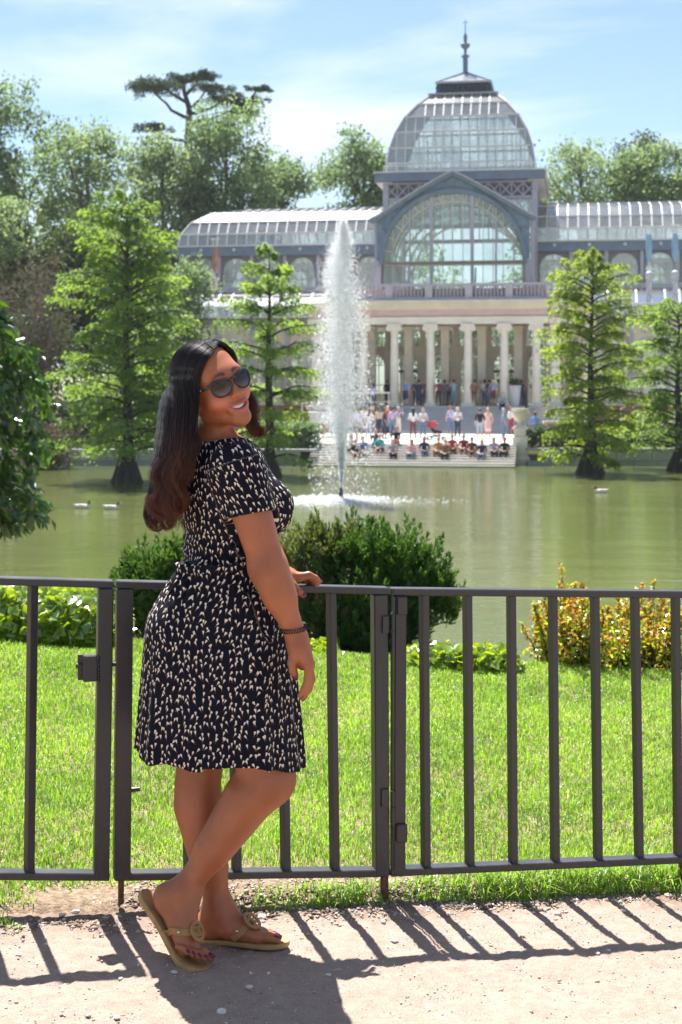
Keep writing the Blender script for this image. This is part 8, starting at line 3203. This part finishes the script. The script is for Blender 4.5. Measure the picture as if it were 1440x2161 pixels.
# gravel: many small chips on the path and the earth strip
def chips(n, xs, ys, size, mat, name, label, seed):
    rng = np.random.default_rng(seed)
    base = np.array([[1, 0, 0], [-1, 0, 0], [0, 1, 0], [0, -1, 0], [0, 0, 1], [0, 0, -1]], float)
    faces = np.array([[0, 2, 4], [2, 1, 4], [1, 3, 4], [3, 0, 4], [2, 0, 5], [1, 2, 5], [3, 1, 5], [0, 3, 5]])
    V = base[None] * (size * rng.lognormal(0, 0.45, n))[:, None, None] * rng.uniform(0.5, 1.2, (n, 6, 1)) * np.array([1.0, 1.0, 0.6])
    a = rng.uniform(0, 6.283, n)
    c, s = np.cos(a), np.sin(a)
    X = V[..., 0] * c[:, None] - V[..., 1] * s[:, None]; Y_ = V[..., 0] * s[:, None] + V[..., 1] * c[:, None]
    z = gz(xs, ys) + size * 0.15
    z = np.where(ys > edge_y(xs), lawn_z(xs, ys), z)
    V = np.stack([X + xs[:, None], Y_ + ys[:, None], V[..., 2] + z[:, None]], -1).reshape(-1, 3)
    F = (np.arange(n)[:, None, None] * 6 + faces[None]).reshape(-1, 3)
    me = np_mesh(name, V, F, mat)
    point_attr(me, 'rnd', np.repeat(rng.uniform(0, 1, n), 6))
    return tag(obj(name, me), label, 'gravel', None, 'stuff')


def stone_mat(name, stops, rough=0.85):
    m, nt, out = new_mat(name)
    b = N(nt, 'ShaderNodeBsdfPrincipled', Roughness=rough)
    at = N(nt, 'ShaderNodeAttribute', attribute_name='rnd')
    c = ramp(nt, at.outputs['Fac'], stops)
    n_ = noise(nt, coords(nt), 90, 4, 0.6)
    c = mix_col(nt, math_node(nt, 'MULTIPLY', n_, 0.4), c, (0.36, 0.29, 0.24))
    nt.links.new(c, b.inputs['Base Color'])
    nt.links.new(bump(nt, n_, 0.4, 0.004), b.inputs['Normal'])
    nt.links.new(b.outputs[0], out.inputs['Surface'])
    return m


M_chip = stone_mat('gravel_chip', [(0.0, (0.24, 0.18, 0.15)), (0.35, (0.46, 0.36, 0.29)), (0.8, (0.62, 0.53, 0.46)), (1.0, (0.75, 0.70, 0.66))])
n = 7000
gx = grng.uniform(-1.15, 1.15, n); gy = grng.uniform(3.35, 4.6, n)
ok = gy < fence_y(gx) + 0.05
chips(ok.sum(), gx[ok], gy[ok], 0.0021, M_chip, 'gravel', 'fine gravel strewn over the sandy path', 1)
n = 6500
gx = grng.uniform(-1.1, 1.3, n); gy = fence_y(gx) + np.where(grng.uniform(0, 1, n) < 0.4, grng.normal(-0.04, 0.06, n), grng.uniform(-0.06, 0.26, n))
chips(n, gx, gy, 0.0046, M_chip, 'coarse_gravel', 'coarser chips along the earth strip under the railing', 2)
# crumbs of dark soil
M_crumb = stone_mat('soil_crumb', [(0.0, (0.07, 0.045, 0.03)), (1.0, (0.20, 0.13, 0.09))])
n = 3200
gx = grng.uniform(-1.1, 1.3, n); gy = edge_y(gx) + grng.normal(0.0, 0.035, n)
chips(n, gx, gy, 0.006, M_crumb, 'soil', 'dark crumbs of soil along the lawn edge', 3)

# the stones one can pick out
def stone_mesh(seed, r):
    rng = np.random.default_rng(seed)
    import bmesh
    bm = bmesh.new()
    bmesh.ops.create_icosphere(bm, subdivisions=2, radius=1.0)
    ax = rng.uniform(0.55, 1.0, 3); ax[0] = 1.0; ax[2] *= 0.75
    cuts = [(rand_unit(1, rng)[0], rng.uniform(0.55, 0.85)) for _ in range(7)]
    for v in bm.verts:
        p = np.array(v.co[:])
        for nn, dd in cuts:
            k = p @ nn - dd
            if k > 0: p = p - nn * k
        v.co = p * ax * r
    me = bpy.data.meshes.new('stone'); bm.to_mesh(me); bm.free()
    me.materials.append(M_stone)
    point_attr(me, 'rnd', np.full(len(me.vertices), rng.uniform(0.3, 1)))
    return me


M_stone = stone_mat('pale_stone_chip', [(0.0, (0.50, 0.40, 0.32)), (1.0, (0.72, 0.66, 0.60))])
stones = [(810, 1941, 9), (833, 1982, 10), (906, 2129, 6), (978, 1898, 9), (945, 1896, 7), (926, 1900, 6), (1036, 1880, 9), (1410, 1888, 9), (1262, 2009, 6), (1285, 2004, 5), (1261, 2068, 7), (1316, 1920, 6), (992, 1975, 7), (634, 1884, 10), (632, 1917, 6), (553, 1930, 11), (607, 1900, 8), (208, 1881, 7), (244, 1951, 6), (246, 2144, 8), (98, 1990, 6), (97, 1980, 5), (160, 1920, 10), (132, 1927, 9), (24, 1935, 7), (88, 1938, 6), (368, 2048, 8), (528, 2079, 10), (468, 2130, 11), (693, 2055, 7), (255, 2062, 6), (294, 2034, 6), (1148, 1894, 7), (1066, 2108, 5), (40, 2012, 8), (530, 2052, 5), (567, 2052, 5)]
for i, (px, py, r_) in enumerate(stones):
    # where the sight line meets the ground
    Y = 4.0
    for _ in range(8):
        X = (px - 720) * Y / F_PX
        Y = (CAM_Z - float(gz(X, Y)) - r_ * 0.0005) * F_PX / (py + r_ * 0.3 - HORIZON)
    X = (px - 720) * Y / F_PX
    o = obj('stone', stone_mesh(i, r_ * Y / F_PX * 1.05), None, (X, Y, float(gz(X, Y)) + r_ * Y / F_PX * 0.30))
    o.rotation_euler = (0, 0, random.uniform(0, 6.28))
    tag(o, 'small pale loose stone lying on the sandy path', 'stone', 'loose stones on the path')
# a straw lying on the path
mb = MB(); mb.tube([P(463, 2112, 3.66) + Vector((0, 0, -0.01)), P(478, 2140, 3.60), P(496, 2172, 3.54)], 0.0012, 5)
tag(mb.build('straw', plain('straw', (0.62, 0.5, 0.32), 0.6)), 'thin dry straw lying on the path below the feet', 'straw')
# ================================================================ summer haze over the pond
M_haze = bpy.data.materials.new('haze')
M_haze.use_nodes = True
nt = M_haze.node_tree
nt.nodes.clear()
out = nt.nodes.new('ShaderNodeOutputMaterial')
pv = nt.nodes.new('ShaderNodeVolumePrincipled')
pv.inputs['Color'].default_value = (0.90, 0.95, 1.0, 1)
pv.inputs['Density'].default_value = 0.00016
pv.inputs['Anisotropy'].default_value = 0.3
nt.links.new(pv.outputs[0], out.inputs['Volume'])
mb = MB(); mb.box((0, 1060, 19.5), (1860, 2300, 50))
tag(mb.build('haze', M_haze), 'thin bright summer haze over the park', 'haze', None, 'stuff')
